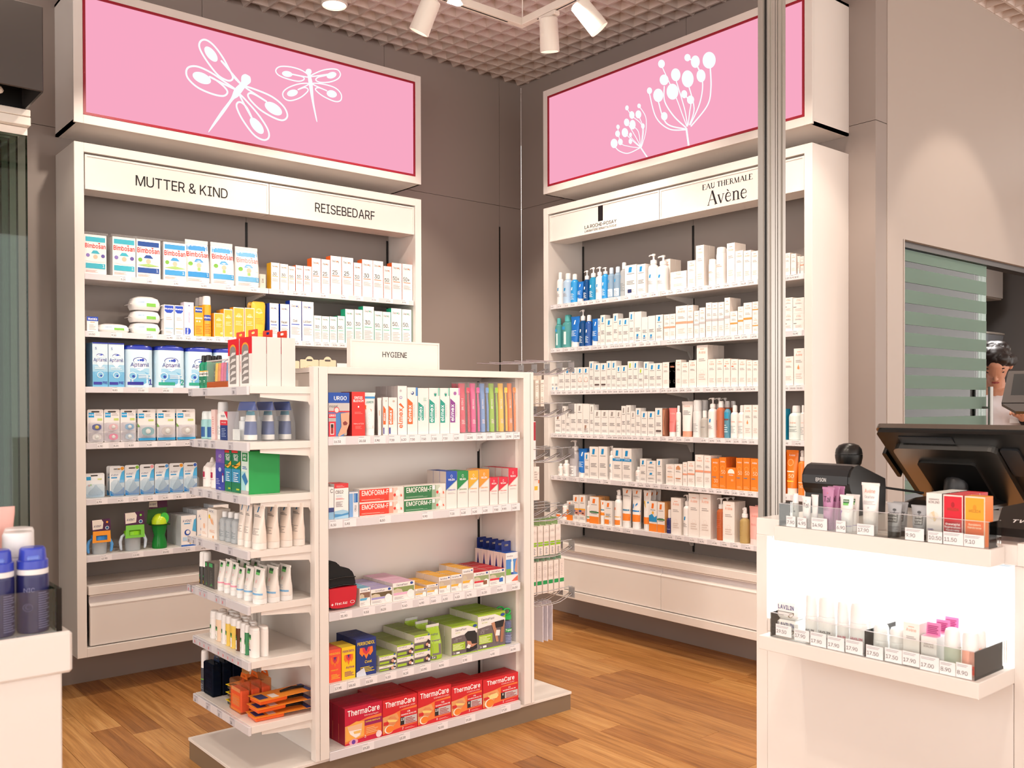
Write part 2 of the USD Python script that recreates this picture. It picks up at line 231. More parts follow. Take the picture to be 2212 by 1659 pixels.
# what stands on each shelf: (kind, left edge, right edge, height in metres along the shelf, options)
ROWS = {
 'L1': [
  ('milkA',-2.750,-2.656,0.173,{}), ('milkA',-2.631,-2.530,0.176,{}), ('milkB',-2.528,-2.419,0.177,{}), ('milkC',-2.406,-2.299,0.177,{}), 
  ('pouchA',-2.297,-2.178,0.206,{}), ('pouchB',-2.174,-2.055,0.207,{}), ('pouchC',-2.051,-1.926,0.199,{}), ('beige_pack',-1.932,-1.902,0.070,{}), 
  ('day_ye_30',-1.874,-1.827,0.133,{}), ('day_ye_30',-1.826,-1.781,0.131,{}), ('day_ye_50',-1.780,-1.742,0.124,{}), 
  ('day_or_50',-1.740,-1.697,0.132,{}), ('day_or_50',-1.696,-1.651,0.132,{}), ('day_or_25',-1.650,-1.597,0.178,{}), 
  ('day_or_25',-1.595,-1.544,0.177,{}), ('day_or_25',-1.542,-1.477,0.200,{}), ('day_or_25',-1.475,-1.406,0.200,{}), 
  ('day_or_30',-1.404,-1.355,0.178,{}), ('day_or_30',-1.353,-1.287,0.200,{}), ('day_or_30',-1.286,-1.221,0.200,{}), 
  ('day_or_50',-1.219,-1.168,0.177,{}), ('day_or_50+',-1.166,-1.100,0.200,{}), ('day_or_50+',-1.098,-1.031,0.201,{}), ],
 'L2': [
  ('box_blue_cap',-2.741,-2.693,0.064,{'n':2}), ('wipes',-2.689,-2.549,0.039,{}), ('wipes',-2.545,-2.410,0.053,{}), 
  ('wipes',-2.545,-2.409,0.055,{'base':0.053}), ('wipes',-2.545,-2.409,0.063,{'base':0.108}), ('mus_white',-2.405,-2.358,0.139,{}), 
  ('mus_white2',-2.356,-2.313,0.139,{}), ('mus_lilac',-2.312,-2.265,0.157,{}), ('mus_yellow',-2.263,-2.220,0.140,{}), 
  ('mus_spray',-2.218,-2.174,0.194,{'n':3}), ('cal_box',-2.167,-2.120,0.115,{}), ('cal_box',-2.119,-2.073,0.137,{'n':2}), 
  ('cal_box',-2.071,-2.015,0.149,{}), ('cal_box',-2.013,-1.962,0.150,{'n':2}), ('cal_tube',-1.971,-1.894,0.187,{'n':2}), 
  ('day_bl_Repair',-1.883,-1.834,0.182,{}), ('day_bl_Repair',-1.826,-1.776,0.182,{}), ('day_bl_Gel',-1.773,-1.709,0.203,{}), 
  ('day_bl_Lotion',-1.706,-1.640,0.202,{}), ('day_gr_30',-1.639,-1.595,0.135,{}), ('day_gr_50',-1.594,-1.550,0.134,{}), 
  ('day_gr_50',-1.549,-1.504,0.135,{}), ('day_gr_50',-1.502,-1.458,0.141,{}), ('day_gr_30',-1.456,-1.403,0.180,{}), 
  ('day_gr_30',-1.401,-1.350,0.181,{}), ('day_gr_30',-1.348,-1.280,0.202,{}), ('day_gr_50',-1.278,-1.227,0.181,{}), 
  ('day_gr_50',-1.226,-1.173,0.180,{}), ('day_gr_50',-1.171,-1.103,0.203,{}), ('day_gr_50',-1.101,-1.038,0.202,{}), ],
 'L3': [
  ('apt_box',-2.719,-2.653,0.196,{}), ('apt_box',-2.652,-2.583,0.196,{}), ('apt_can1',-2.579,-2.450,0.193,{}), ('apt_can2',-2.441,-2.303,0.195,{}), 
  ('apt_can2',-2.299,-2.167,0.193,{}), ('apt_can2',-2.161,-2.011,0.193,{}), ('kito',-1.819,-1.721,0.158,{}), ('kito',-1.718,-1.612,0.168,{}), 
  ('kito',-1.610,-1.511,0.169,{}), ('small_white',-1.506,-1.436,0.137,{}), ],
 'L4': [
  ('pacA',-2.732,-2.663,0.147,{}), ('pacB',-2.662,-2.592,0.147,{}), ('pacC',-2.591,-2.522,0.147,{}), ('pacD',-2.515,-2.434,0.148,{'n':2}), 
  ('pacE',-2.427,-2.343,0.148,{'n':2}), ('pacE',-2.337,-2.247,0.148,{'n':2}), ],
 'L5': [
  ('teatA',-2.746,-2.658,0.109,{}), ('teat_or',-2.637,-2.572,0.136,{'n':2}), ('teat_gn',-2.571,-2.506,0.139,{}), ('teat_pk',-2.504,-2.439,0.139,{}), 
  ('teat_bl',-2.437,-2.371,0.139,{}), ('teat_or',-2.370,-2.303,0.139,{}), ('teat_nv',-2.302,-2.237,0.139,{}), ],
 'L6': [
  ('sipA',-2.739,-2.629,0.159,{}), ('sipB',-2.600,-2.480,0.181,{}), ('sipC',-2.470,-2.369,0.215,{}), ('avent_box',-2.332,-2.260,0.143,{'n':3}), 
  ('avent_box',-2.256,-2.180,0.165,{'n':3}), ('avent_box',-2.176,-2.100,0.183,{'n':2}), ],
 'R1': [
  ('bw_blue',0.621,0.665,0.187,{}), ('b_pale',0.668,0.730,0.176,{}), ('b_bluecap',0.733,0.785,0.165,{}), ('t_blue',0.787,0.837,0.115,{}), 
  ('p_navy',0.840,0.883,0.173,{}), ('p_aqua',0.885,0.934,0.185,{}), ('p_white',0.936,0.983,0.182,{}), ('p_blue',0.984,1.027,0.174,{}), 
  ('b_clearblue',1.029,1.073,0.167,{}), ('b_clearblue',1.074,1.122,0.167,{}), ('b_clear',1.123,1.167,0.184,{}), ('lw_navy',1.169,1.253,0.161,{}), 
  ('lw',1.255,1.316,0.156,{}), ('p_white',1.318,1.377,0.204,{}), ('p_white',1.379,1.443,0.189,{}), 
  ('av_plain',1.403,1.441,0.171,{'n':2,'back':0.05}), ('av_wide',1.485,1.590,0.090,{}), ('av',1.594,1.646,0.134,{'n':2}), 
  ('av_tall',1.648,1.698,0.203,{'n':2}), ('can_white',1.716,1.756,0.128,{}), ('can_white',1.759,1.811,0.180,{}), 
  ('can_slim',1.790,1.811,0.173,{'back':0.03}), ('av_tall',1.835,1.882,0.189,{'n':2}), ('av',1.883,1.929,0.146,{}), ('av',1.931,1.973,0.141,{}), 
  ('av',1.974,2.014,0.133,{}), ('av',2.122,2.154,0.103,{}), ('av',2.155,2.184,0.101,{}), ('av',2.187,2.214,0.094,{}), 
  ('tube_small',2.216,2.233,0.081,{}), ('av_band_co',2.235,2.254,0.077,{}), ],
 'R2': [
  ('b_turq',0.604,0.651,0.175,{}), ('b_turq',0.653,0.729,0.190,{}), ('t_blue',0.730,0.802,0.174,{}), ('p_navy',0.804,0.851,0.208,{}), 
  ('b_navy',0.852,0.899,0.174,{}), ('t_blue',0.902,0.960,0.149,{}), ('lw',0.966,0.984,0.146,{}), ('lw',0.985,1.022,0.163,{}), 
  ('lw',1.024,1.080,0.140,{}), ('lw',1.081,1.118,0.164,{}), ('lw',1.119,1.150,0.134,{}), ('lw',1.151,1.198,0.133,{}), ('lw',1.199,1.235,0.163,{}), 
  ('lw_side',1.237,1.287,0.161,{}), ('lw_side',1.288,1.332,0.129,{}), ('lw_side',1.333,1.382,0.132,{}), ('lw_drop',1.385,1.435,0.133,{}), 
  ('av_band_co',1.441,1.479,0.131,{}), ('av_band_co',1.479,1.517,0.131,{}), ('av_band_co',1.519,1.592,0.167,{}), ('av_band_co',1.593,1.631,0.165,{}), 
  ('av_band_si',1.635,1.668,0.134,{}), ('av_band_si',1.669,1.705,0.147,{}), ('av_band_si',1.709,1.745,0.168,{}), ('av_band_si',1.746,1.781,0.165,{}), 
  ('av_band_si',1.783,1.819,0.164,{}), ('av_band_si',1.821,1.853,0.182,{'n':2}), ('av_band_go',1.854,1.897,0.114,{}), 
  ('av_band_go',1.899,1.930,0.133,{}), ('av_band_go',1.931,1.979,0.148,{}), ('av_band_go',1.981,2.014,0.076,{}), 
  ('av_band_go',1.981,2.014,0.073,{'base':0.076}), ('av_dash',2.107,2.150,0.083,{}), ('av_dash',2.107,2.150,0.072,{'base':0.083}), 
  ('av_dash',2.152,2.197,0.080,{}), ('av_dash',2.152,2.197,0.071,{'base':0.08}), ('av_dash',2.198,2.255,0.076,{}), 
  ('av_dash',2.198,2.255,0.070,{'base':0.076}), ],
 'R3': [
  ('lw_dot',0.579,0.611,0.080,{}), ('lw_dot',0.612,0.642,0.080,{}), ('lw',0.644,0.695,0.129,{}), ('lw',0.697,0.745,0.128,{}), 
  ('lw',0.747,0.799,0.127,{}), ('lw_or',0.801,0.847,0.127,{}), ('lw_or',0.849,0.895,0.126,{}), ('lw',0.897,0.932,0.157,{}), 
  ('lw_dark',0.934,0.984,0.145,{}), ('lw_dark',0.986,1.031,0.144,{}), ('lw',1.032,1.067,0.154,{}), ('lw',1.068,1.105,0.153,{}), 
  ('lw',1.106,1.140,0.126,{}), ('lw',1.141,1.186,0.126,{}), ('lw_gn',1.188,1.226,0.146,{}), ('lw',1.227,1.263,0.145,{}), 
  ('lw_gn',1.264,1.300,0.109,{}), ('lw',1.302,1.337,0.140,{}), ('lw',1.338,1.384,0.129,{}), ('lw',1.385,1.430,0.129,{}), ('av',1.432,1.474,0.132,{}), 
  ('av',1.475,1.518,0.130,{}), ('av',1.473,1.517,0.130,{}), ('av',1.519,1.554,0.141,{}), ('av',1.555,1.602,0.127,{}), ('av',1.603,1.650,0.135,{}), 
  ('av_tall',1.652,1.720,0.207,{'n':3}), ('av',1.721,1.768,0.135,{}), ('av',1.770,1.814,0.135,{}), ('av_red',1.815,1.855,0.134,{}), 
  ('av_red',1.857,1.899,0.130,{}), ('av',1.901,1.945,0.126,{}), ('av',1.947,1.980,0.121,{}), ('av',1.981,2.014,0.120,{}), 
  ('av',2.106,2.148,0.130,{}), ('av',2.150,2.200,0.130,{}), ('av_drop',2.202,2.255,0.164,{}), ],
 'R4': [
  ('lr',0.613,0.668,0.105,{}), ('lr_logo',0.670,0.705,0.156,{}), ('lr_logo',0.707,0.742,0.125,{}), ('lr',0.743,0.796,0.170,{}), 
  ('lr_logo',0.797,0.845,0.170,{}), ('lr_low',0.846,0.899,0.168,{}), ('lr_logo',0.901,0.931,0.164,{}), ('lr_logo',0.933,0.987,0.133,{}), 
  ('lr_logo',0.989,1.045,0.133,{}), ('lr_logo',1.046,1.102,0.133,{}), ('lr_logo',1.103,1.141,0.131,{}), ('lr_logo',1.142,1.175,0.156,{}), 
  ('lr_logo',1.177,1.210,0.160,{}), ('lr_logo',1.211,1.243,0.128,{}), ('lw',1.245,1.281,0.145,{}), ('lw',1.283,1.327,0.127,{}), 
  ('lw',1.329,1.378,0.127,{}), ('lw_dark',1.381,1.429,0.145,{}), ('brown_box',1.430,1.457,0.143,{}), ('t_coral',1.459,1.512,0.145,{}), 
  ('b_white',1.514,1.540,0.157,{}), ('t_whitecoral',1.541,1.613,0.178,{}), ('b_foam',1.616,1.664,0.185,{'n':2}), ('b_clearw',1.666,1.708,0.132,{}), 
  ('p_white',1.710,1.758,0.195,{'n':3}), ('b_coral',1.760,1.807,0.179,{'n':3}), ('b_bluebi',1.810,1.844,0.141,{}), ('b_white',1.846,1.888,0.158,{}), 
  ('b_white',1.890,1.930,0.158,{}), ('av_drop',1.932,1.978,0.159,{}), ('av',1.980,2.014,0.159,{}), ('av',2.114,2.140,0.128,{}), 
  ('teal_box',2.142,2.159,0.141,{}), ('b_palegreen',2.160,2.229,0.156,{}), ('b_white',2.231,2.255,0.157,{}), ],
 'R5': [
  ('b_white',0.629,0.664,0.069,{}), ('b_white',0.668,0.712,0.091,{}), ('p_clear',0.717,0.785,0.207,{}), ('t_blue',0.788,0.856,0.161,{'n':2}), 
  ('lw',0.858,0.896,0.140,{}), ('lw',0.898,0.967,0.176,{}), ('lw',0.969,1.036,0.179,{}), ('p_white',1.042,1.074,0.184,{}), 
  ('lw_band',1.077,1.145,0.174,{}), ('lw_band',1.147,1.215,0.174,{'n':2}), ('b_white',1.232,1.272,0.079,{}), ('lw',1.275,1.320,0.124,{}), 
  ('lw',1.390,1.428,0.127,{'n':3}), ('lw',1.322,1.385,0.057,{}), ('lw',1.323,1.385,0.058,{'base':0.057}), ('av_compact',1.453,1.507,0.103,{}), 
  ('av_compact2',1.508,1.560,0.106,{}), ('av_band_co',1.563,1.591,0.118,{}), ('av_band_co',1.593,1.639,0.124,{}), 
  ('av_band_co',1.642,1.695,0.159,{}), ('av_band_co',1.697,1.739,0.157,{'n':2}), ('ao_30',1.742,1.788,0.144,{}), ('ao_50',1.789,1.830,0.152,{'n':2}), 
  ('ao_dome',1.831,1.887,0.104,{}), ('ao_50',1.888,1.926,0.153,{}), ('ao_50',1.927,1.968,0.154,{}), ('ao_50',1.970,2.014,0.153,{}), 
  ('ao_50',2.106,2.148,0.190,{}), ('to_50',2.150,2.214,0.200,{}), ('p_orange',2.216,2.254,0.200,{}), ],
 'R6': [
  ('b_whor',0.611,0.653,0.073,{}), ('b_whor',0.655,0.710,0.088,{}), ('lo',0.713,0.762,0.109,{}), ('lo_photo',0.764,0.813,0.147,{'n':2}), 
  ('lo_photo',0.814,0.864,0.150,{'n':2}), ('b_whgreen',0.867,0.896,0.122,{}), ('lo_green',0.898,0.970,0.148,{'n':2}), 
  ('t_whor',0.971,1.010,0.133,{}), ('lo_small',1.014,1.072,0.132,{}), ('sp_or',1.076,1.126,0.198,{}), ('t_or',1.129,1.197,0.209,{}), 
  ('t_or2',1.200,1.267,0.210,{}), ('t_kid',1.285,1.337,0.209,{'n':3}), ('lo_kid',1.338,1.392,0.157,{}), ('lo_green',1.394,1.445,0.156,{'n':2}), 
  ('roll_navy',1.449,1.482,0.121,{}), ('av_tall',1.486,1.551,0.186,{}), ('p_white',1.554,1.598,0.205,{}), ('av_tall',1.600,1.668,0.215,{}), 
  ('av_tall',1.669,1.738,0.218,{'n':2}), ('p_oil',1.762,1.808,0.204,{'n':3}), ('av_tall',1.810,1.879,0.192,{'n':2}), ('sp_oil',1.896,1.946,0.169,{}), 
  ('t_pink',1.948,2.014,0.179,{'n':2}), ],
 'G1': [
  ('urgo',-2.371,-2.288,0.151,{}), ('swiss',-2.280,-2.226,0.154,{'n':2}), ('elm_tube',-2.224,-2.174,0.152,{}), ('elm_clear',-2.173,-2.155,0.133,{}), 
  ('elm_or_small',-2.153,-2.131,0.136,{}), ('elm_or_small',-2.130,-2.093,0.135,{}), ('elm_slim',-2.091,-2.051,0.177,{'n':4}), 
  ('elm_or',-2.050,-2.004,0.172,{}), ('elm_te_small',-2.003,-1.955,0.170,{}), ('elm_te',-1.954,-1.905,0.171,{}), ('elm_te',-1.904,-1.859,0.171,{}), 
  ('elm_pu',-1.858,-1.811,0.172,{}), ('be_rd',-1.808,-1.754,0.196,{'n':2}), ('be_pk',-1.753,-1.707,0.197,{}), ('be_bl',-1.706,-1.662,0.197,{}), 
  ('be_gn',-1.661,-1.615,0.198,{}), ('be_ye',-1.614,-1.567,0.199,{}), ('be_or',-1.566,-1.517,0.200,{}), ],
 'G2': [
  ('cb_pack',-2.372,-2.351,0.111,{}), ('cb_box',-2.350,-2.294,0.121,{'n':2}), ('cb_spray',-2.292,-2.254,0.089,{}), ('emo_rd',-2.251,-2.067,0.047,{}), 
  ('emo_rd',-2.251,-2.067,0.050,{'base':0.047}), ('emo_gn',-2.066,-1.879,0.045,{}), ('emo_gn',-2.065,-1.879,0.052,{'base':0.045}), 
  ('wel_bl',-1.878,-1.826,0.141,{'n':3}), ('wel_gn',-1.825,-1.773,0.140,{'n':2}), ('wel_ye',-1.772,-1.723,0.139,{}), 
  ('wel_or',-1.721,-1.670,0.141,{'n':2}), ('wel_rd',-1.667,-1.626,0.107,{}), ('wel_rd',-1.623,-1.575,0.106,{}), 
  ('wel_rd',-1.573,-1.520,0.139,{'n':4}), ],
 'G3': [
  ('first_aid',-2.374,-2.257,0.166,{}), ('der_bl',-2.252,-2.208,0.064,{'n':2}), ('der_li',-2.207,-2.116,0.054,{'n':4}), 
  ('der_pk',-2.115,-2.020,0.065,{'n':6}), ('der_ye',-2.019,-1.968,0.032,{'n':3}), ('der_ye',-1.967,-1.914,0.041,{'n':3}), 
  ('der_ye',-1.912,-1.858,0.063,{'n':3}), ('der_ye',-1.857,-1.804,0.064,{'n':2}), ('der_ye',-1.803,-1.749,0.080,{'n':3}), 
  ('der_rdA',-1.748,-1.672,0.060,{'n':4}), ('der_rdB',-1.671,-1.591,0.061,{'n':4}), ('der_spray',-1.588,-1.517,0.119,{'n':6}), ],
 'G4': [
  ('per_or',-2.375,-2.325,0.113,{'n':2}), ('per_ye',-2.324,-2.269,0.113,{'n':2}), ('per_nv',-2.267,-2.185,0.131,{'n':3}), 
  ('ban',-2.174,-2.101,0.022,{'n':3}), ('ban',-2.173,-2.100,0.036,{'n':3,'base':0.022}), ('ban',-2.098,-2.025,0.041,{'n':3}), 
  ('ban',-2.098,-2.025,0.042,{'n':3,'base':0.041}), ('ban',-2.023,-1.951,0.049,{'n':4}), ('ban',-2.023,-1.950,0.058,{'n':4,'base':0.049}), 
  ('ice_pouch',-1.949,-1.887,0.128,{'n':3}), ('iceA',-1.855,-1.731,0.112,{'n':4}), ('iceB',-1.729,-1.591,0.137,{'n':5}), 
  ('towel_bottle',-1.590,-1.545,0.132,{'n':2}), ],
 'G5': [
  ('the_mg',-2.313,-2.161,0.129,{'n':3}), ('the_rd2',-2.160,-2.010,0.126,{'n':4}), ('the_rd6',-2.009,-1.857,0.128,{'n':3}), 
  ('the_rd3',-1.856,-1.707,0.116,{'n':3}), ('the_rd8',-1.705,-1.505,0.113,{'n':2}), ],
 'E1': [
  ('lis',1.259,1.294,0.120,{'n':2}), ('lis',1.296,1.334,0.120,{'n':2}), ('brush_case',1.341,1.525,0.097,{}), ('kid_box',1.531,1.622,0.161,{}), 
  ('kid_box',1.628,1.724,0.163,{'n':3}), ],
 'E2': [
  ('b_teal_w',1.265,1.320,0.100,{}), ('b_teal_w',1.322,1.379,0.101,{}), ('pink_pack',1.381,1.415,0.106,{}), ('b_foam',1.419,1.459,0.133,{}), 
  ('navy_red',1.460,1.525,0.099,{}), ('tena',1.546,1.690,0.132,{'n':3}), ],
 'E3': [
  ('intim',1.274,1.342,0.107,{'n':2}), ('intim',1.344,1.415,0.108,{'n':2}), ('ao_box',1.419,1.496,0.143,{}), ('opti_y',1.498,1.554,0.141,{}), 
  ('opti_y',1.556,1.629,0.142,{}), ('opti_g',1.633,1.694,0.143,{'n':4}), ],
 'E4': [
  ('lac_small',1.280,1.342,0.095,{}), ('lac_box',1.345,1.426,0.106,{}), ('b_clear',1.428,1.474,0.102,{}), ('b_clear',1.478,1.525,0.104,{}), 
  ('b_clear',1.529,1.576,0.105,{}), ('t_intib',1.578,1.630,0.142,{}), ('t_intib',1.633,1.681,0.143,{}), ('t_intib',1.684,1.765,0.144,{'n':4}), ],
 'E5': [
  ('roll_black',1.246,1.281,0.116,{}), ('roll_black',1.283,1.315,0.120,{}), ('carton_black',1.316,1.346,0.089,{'n':2}), 
  ('carton_black',1.348,1.403,0.091,{'n':2}), ('t_rau_p',1.405,1.458,0.105,{'n':3}), ('t_rau_p',1.461,1.514,0.116,{'n':3}), 
  ('t_rau_p',1.516,1.568,0.113,{'n':3}), ('t_rau_b',1.570,1.619,0.103,{'n':3}), ('t_rau_b',1.622,1.683,0.113,{'n':3}), 
  ('t_rau_b',1.686,1.763,0.119,{'n':3}), ],
 'E6': [
  ('sham_w',1.344,1.385,0.099,{'n':2}), ('sham_pe',1.389,1.445,0.103,{'n':2}), ('sham_w',1.447,1.481,0.103,{'n':2}), 
  ('sham_ye',1.483,1.518,0.104,{'n':2}), ('sham_ye',1.520,1.568,0.104,{'n':2}), ('sham_br',1.571,1.602,0.103,{'n':2}), 
  ('sham_w',1.604,1.642,0.102,{'n':2}), ('sham_gn',1.644,1.669,0.101,{'n':2}), ('sham_big',1.671,1.725,0.100,{'n':2}), ],
 'E7': [
  ('spray_can',1.259,1.289,0.148,{}), ('raz_dark',1.293,1.378,0.136,{'n':3}), ('raz_or',1.523,1.620,0.125,{'n':3}), ],
 'C1': [
  ('tal_clear',3.407,3.422,0.073,{}), ('t_tal',3.430,3.453,0.068,{}), ('tal_white',3.455,3.472,0.074,{}), ('t_talp',3.479,3.507,0.092,{'n':3}), 
  ('t_rausch',3.520,3.552,0.078,{'n':2}), ('t_cica',3.568,3.608,0.107,{}), ('t_luxe',3.626,3.658,0.070,{'n':2}), ('t_luxe',3.676,3.710,0.069,{}), 
  ('borlind',3.712,3.744,0.096,{'n':3}), ('granat',3.745,3.784,0.095,{'n':3}), ('sand',3.786,3.825,0.095,{}), ],
 'C2': [
  ('lav_box',3.422,3.473,0.074,{}), ('lav_roll_s',3.487,3.515,0.098,{}), ('lav_roll',3.516,3.557,0.100,{'n':2}), 
  ('lavp_roll_s',3.561,3.587,0.096,{}), ('lavp_roll',3.588,3.627,0.099,{'n':3}), ('deo_white',3.639,3.670,0.064,{}), 
  ('deo_lrp',3.672,3.704,0.063,{}), ('deo_ave',3.706,3.739,0.080,{}), ('body_box',3.741,3.772,0.083,{'n':3}), ('wel_roll_g',3.779,3.810,0.081,{}), 
  ('wel_roll_r',3.812,3.842,0.081,{'n':2}), ],
}
TAGS = {'L1': [(-2.591, '3.20'),(-2.475, '2.80'),(-2.354, '2.90'),(-2.226, '14.90'),(-2.105, '14.90'),(-1.977, '14.90'),(-1.829, '19.50'),(-1.752, '16.50'),(-1.707, '27.50'),(-1.597, '24.90'),(-1.48, '34.90'),(-1.39, '23.90'),(-1.294, '39.90'),(-1.204, '29.90'),(-1.101, '39.90')], 'L2': [(-2.728, '10.50'),(-2.632, '9.50'),(-2.479, '12.20'),(-2.389, '11.90'),(-2.343, '11.70'),(-2.299, '9.40'),(-2.249, '15.50'),(-2.201, '28.90'),(-2.155, '7.70'),(-2.108, '9.20'),(-1.835, '17.90'),(-1.749, '21.50'),(-1.683, '21.90'),(-1.625, '20.90'),(-1.578, '32.90'),(-1.53, '32.90'),(-1.486, '39.90')], 'L3': [(-2.629, '5.50'),(-2.518, '23.50'),(-2.406, '23.50')], 'L4': [(-2.693, '6.90'),(-2.626, '8.20'),(-2.561, '8.20'),(-2.48, '8.20'),(-2.394, '8.20'),(-2.304, '8.20')], 'L5': [(-2.699, '6.90'),(-2.608, '8.20'),(-2.543, '8.20'),(-2.477, '8.20'),(-2.408, '8.30'),(-2.347, '8.30'),(-2.279, '8.20')], 'L6': [(-2.682, '12.90'),(-2.545, '13.90'),(-2.411, '15.90'),(-2.306, '8.90'),(-2.231, '8.90')], 'R1': [(0.609, '5.40'),(0.668, '26.90'),(0.726, '15.40'),(0.778, '25.40'),(0.836, '25.40'),(0.882, '21.20'),(0.926, '21.90'),(0.978, '21.30'),(1.026, '21.90'),(1.117, '27.90'),(1.191, '21.90'),(1.265, '21.50'),(1.32, '24.90'),(1.381, '23.90'),(1.45, '22.90'),(1.497, '15.90'),(1.553, '27.90'),(1.601, '27.90'),(1.65, '26.90'),(1.691, '9.90'),(1.741, '11.90'),(1.79, '17.90'),(1.842, '23.90'),(1.891, '12.90'),(1.938, '14.20'),(1.982, '19.30'),(2.172, '12.20'),(2.203, '10.90'),(2.227, '8.90')], 'R2': [(0.608, '15.20'),(0.657, '24.90'),(0.723, '15.30'),(0.777, '24.90'),(0.837, '15.30'),(0.892, '15.90'),(0.954, '20.90'),(0.99, '12.30'),(1.037, '22.90'),(1.088, '27.90'),(1.121, '15.20'),(1.155, '19.90'),(1.202, '17.70'),(1.247, '22.90'),(1.3, '13.20'),(1.346, '14.20'),(1.393, '12.70'),(1.484, '34.90'),(1.52, '47.90'),(1.557, '41.90'),(1.602, '44.90'),(1.633, '39.90'),(1.677, '49.90'),(1.713, '45.90'),(1.749, '45.90'),(1.79, '49.90'),(1.823, '47.90'),(1.857, '49.90'),(1.904, '42.90'),(1.944, '47.90'),(1.998, '47.90'),(2.217, '32.90')], 'R3': [(0.611, '11.90'),(0.659, '22.90'),(0.704, '22.90'),(0.753, '26.90'),(0.803, '22.90'),(0.849, '22.90'),(0.899, '21.90'),(0.941, '20.90'),(0.984, '26.90'),(1.03, '27.90'),(1.069, '21.90'),(1.109, '21.90'),(1.148, '22.90'),(1.188, '26.90'),(1.226, '26.40'),(1.265, '24.30'),(1.303, '25.90'),(1.344, '26.90'),(1.385, '26.90'),(1.441, '21.90'),(1.487, '21.90'),(1.524, '23.90'),(1.525, '23.90'),(1.57, '29.90'),(1.615, '27.90'),(1.667, '22.90'),(1.732, '25.90'),(1.778, '25.90'),(1.826, '26.90'),(1.866, '36.90'),(1.912, '20.90'),(1.957, '20.90'),(1.989, '34.90'),(2.166, '29.90'),(2.203, '30.90'),(2.238, '30.90')], 'R4': [(0.627, '40.90'),(0.668, '44.90'),(0.705, '39.90'),(0.755, '47.90'),(0.805, '47.90'),(0.855, '40.90'),(0.903, '34.90'),(0.952, '42.90'),(1.007, '42.90'),(1.065, '42.90'),(1.106, '39.90'),(1.142, '49.90'),(1.177, '42.90'),(1.211, '39.90'),(1.251, '24.90'),(1.297, '25.90'),(1.344, '26.90'),(1.391, '23.90'),(1.446, '23.90'),(1.496, '19.90'),(1.55, '21.90'),(1.605, '18.90'),(1.702, '20.90'),(1.753, '20.90'),(1.798, '9.70'),(1.851, '20.90'),(1.897, '21.90'),(1.944, '22.90'),(1.985, '22.90'),(2.166, '20.90'),(2.23, '20.90')], 'R5': [(0.611, '9.70'),(0.661, '17.90'),(0.708, '16.90'),(0.789, '17.70'),(0.854, '16.90'),(0.981, '21.90'),(1.038, '17.90'),(1.169, '21.90'),(1.235, '15.20'),(1.293, '26.90'),(1.341, '24.90'),(1.394, '26.90'),(1.466, '23.90'),(1.519, '23.90'),(1.576, '19.20'),(1.603, '26.90'),(1.655, '28.90'),(1.705, '34.90'),(1.75, '26.90'),(1.796, '25.90'),(1.842, '17.90'),(1.887, '29.90'),(1.933, '26.90'),(1.978, '26.90'),(2.159, '26.90')], 'R6': [(0.64, '17.70'),(0.674, '17.70'),(0.722, '28.90'),(0.775, '31.90'),(0.821, '17.70'),(0.869, '16.90'),(0.905, '28.90'),(0.957, '21.90'),(1.006, '22.90'),(1.058, '24.90'),(1.128, '27.90'),(1.202, '29.90'),(1.49, '26.90'),(1.549, '29.90'),(1.631, '26.90'),(1.691, '26.90'),(1.768, '27.90'),(1.827, '23.90'),(1.891, '23.90'),(1.962, '26.90')], 'G1': [(-2.351, '16.50'),(-2.253, '20.50'),(-2.19, '3.90'),(-2.129, '7.50'),(-2.079, '6.30'),(-2.041, '7.50'),(-1.992, '7.50'),(-1.945, '7.30'),(-1.895, '7.50'),(-1.842, '6.20'),(-1.782, '22.90'),(-1.733, '22.90'),(-1.686, '22.90'),(-1.64, '22.90'),(-1.59, '22.90'),(-1.548, '22.90')], 'G2': [(-2.365, '8.30'),(-2.311, '5.90'),(-2.17, '8.50'),(-1.987, '9.90'),(-1.864, '7.20'),(-1.811, '6.20'),(-1.757, '6.20'),(-1.705, '6.20'),(-1.652, '7.80'),(-1.611, '9.90'),(-1.558, '6.20')], 'G3': [(-2.329, '31.90'),(-2.237, '9.50'),(-2.167, '8.20'),(-2.078, '5.40'),(-2.004, '4.90'),(-1.951, '3.60'),(-1.897, '6.10'),(-1.842, '4.10'),(-1.785, '4.70'),(-1.716, '11.50'),(-1.637, '11.50'),(-1.561, '14.50')], 'G4': [(-2.352, '17.95'),(-2.298, '18.60'),(-2.229, '11.50'),(-2.149, '5.10'),(-2.074, '8.10'),(-1.999, '10.90'),(-1.916, '8.90'),(-1.807, '3.90'),(-1.673, '4.90'),(-1.571, '26.90')], 'G5': [(-2.243, '19.20'),(-2.092, '12.20'),(-1.923, '32.90'),(-1.793, '19.20'),(-1.617, '17.20')], 'E1': [(1.26, '19'),(1.395, '28'),(1.644, '18')], 'E2': [(1.27, '18'),(1.346, '36'),(1.404, '18'),(1.465, '18'),(1.614, '13')], 'E3': [(1.264, '18'),(1.349, '13'),(1.434, '13'),(1.514, '13'),(1.651, '12')], 'E4': [(1.241, '26'),(1.288, '21'),(1.345, '18'),(1.495, '15'),(1.606, '18')], 'E5': [(1.237, 'x'),(1.273, 'x'),(1.347, 'x'),(1.388, 'x'),(1.494, 'x'),(1.546, 'x')], 'E6': [(1.294, 'x'),(1.341, 'x'),(1.38, 'x'),(1.421, 'x'),(1.508, 'x'),(1.548, 'x'),(1.587, 'x'),(1.626, 'x'),(1.672, 'x')], 'E7': [(1.293, '14'),(1.407, '19'),(1.509, '21'),(1.612, '14')]}
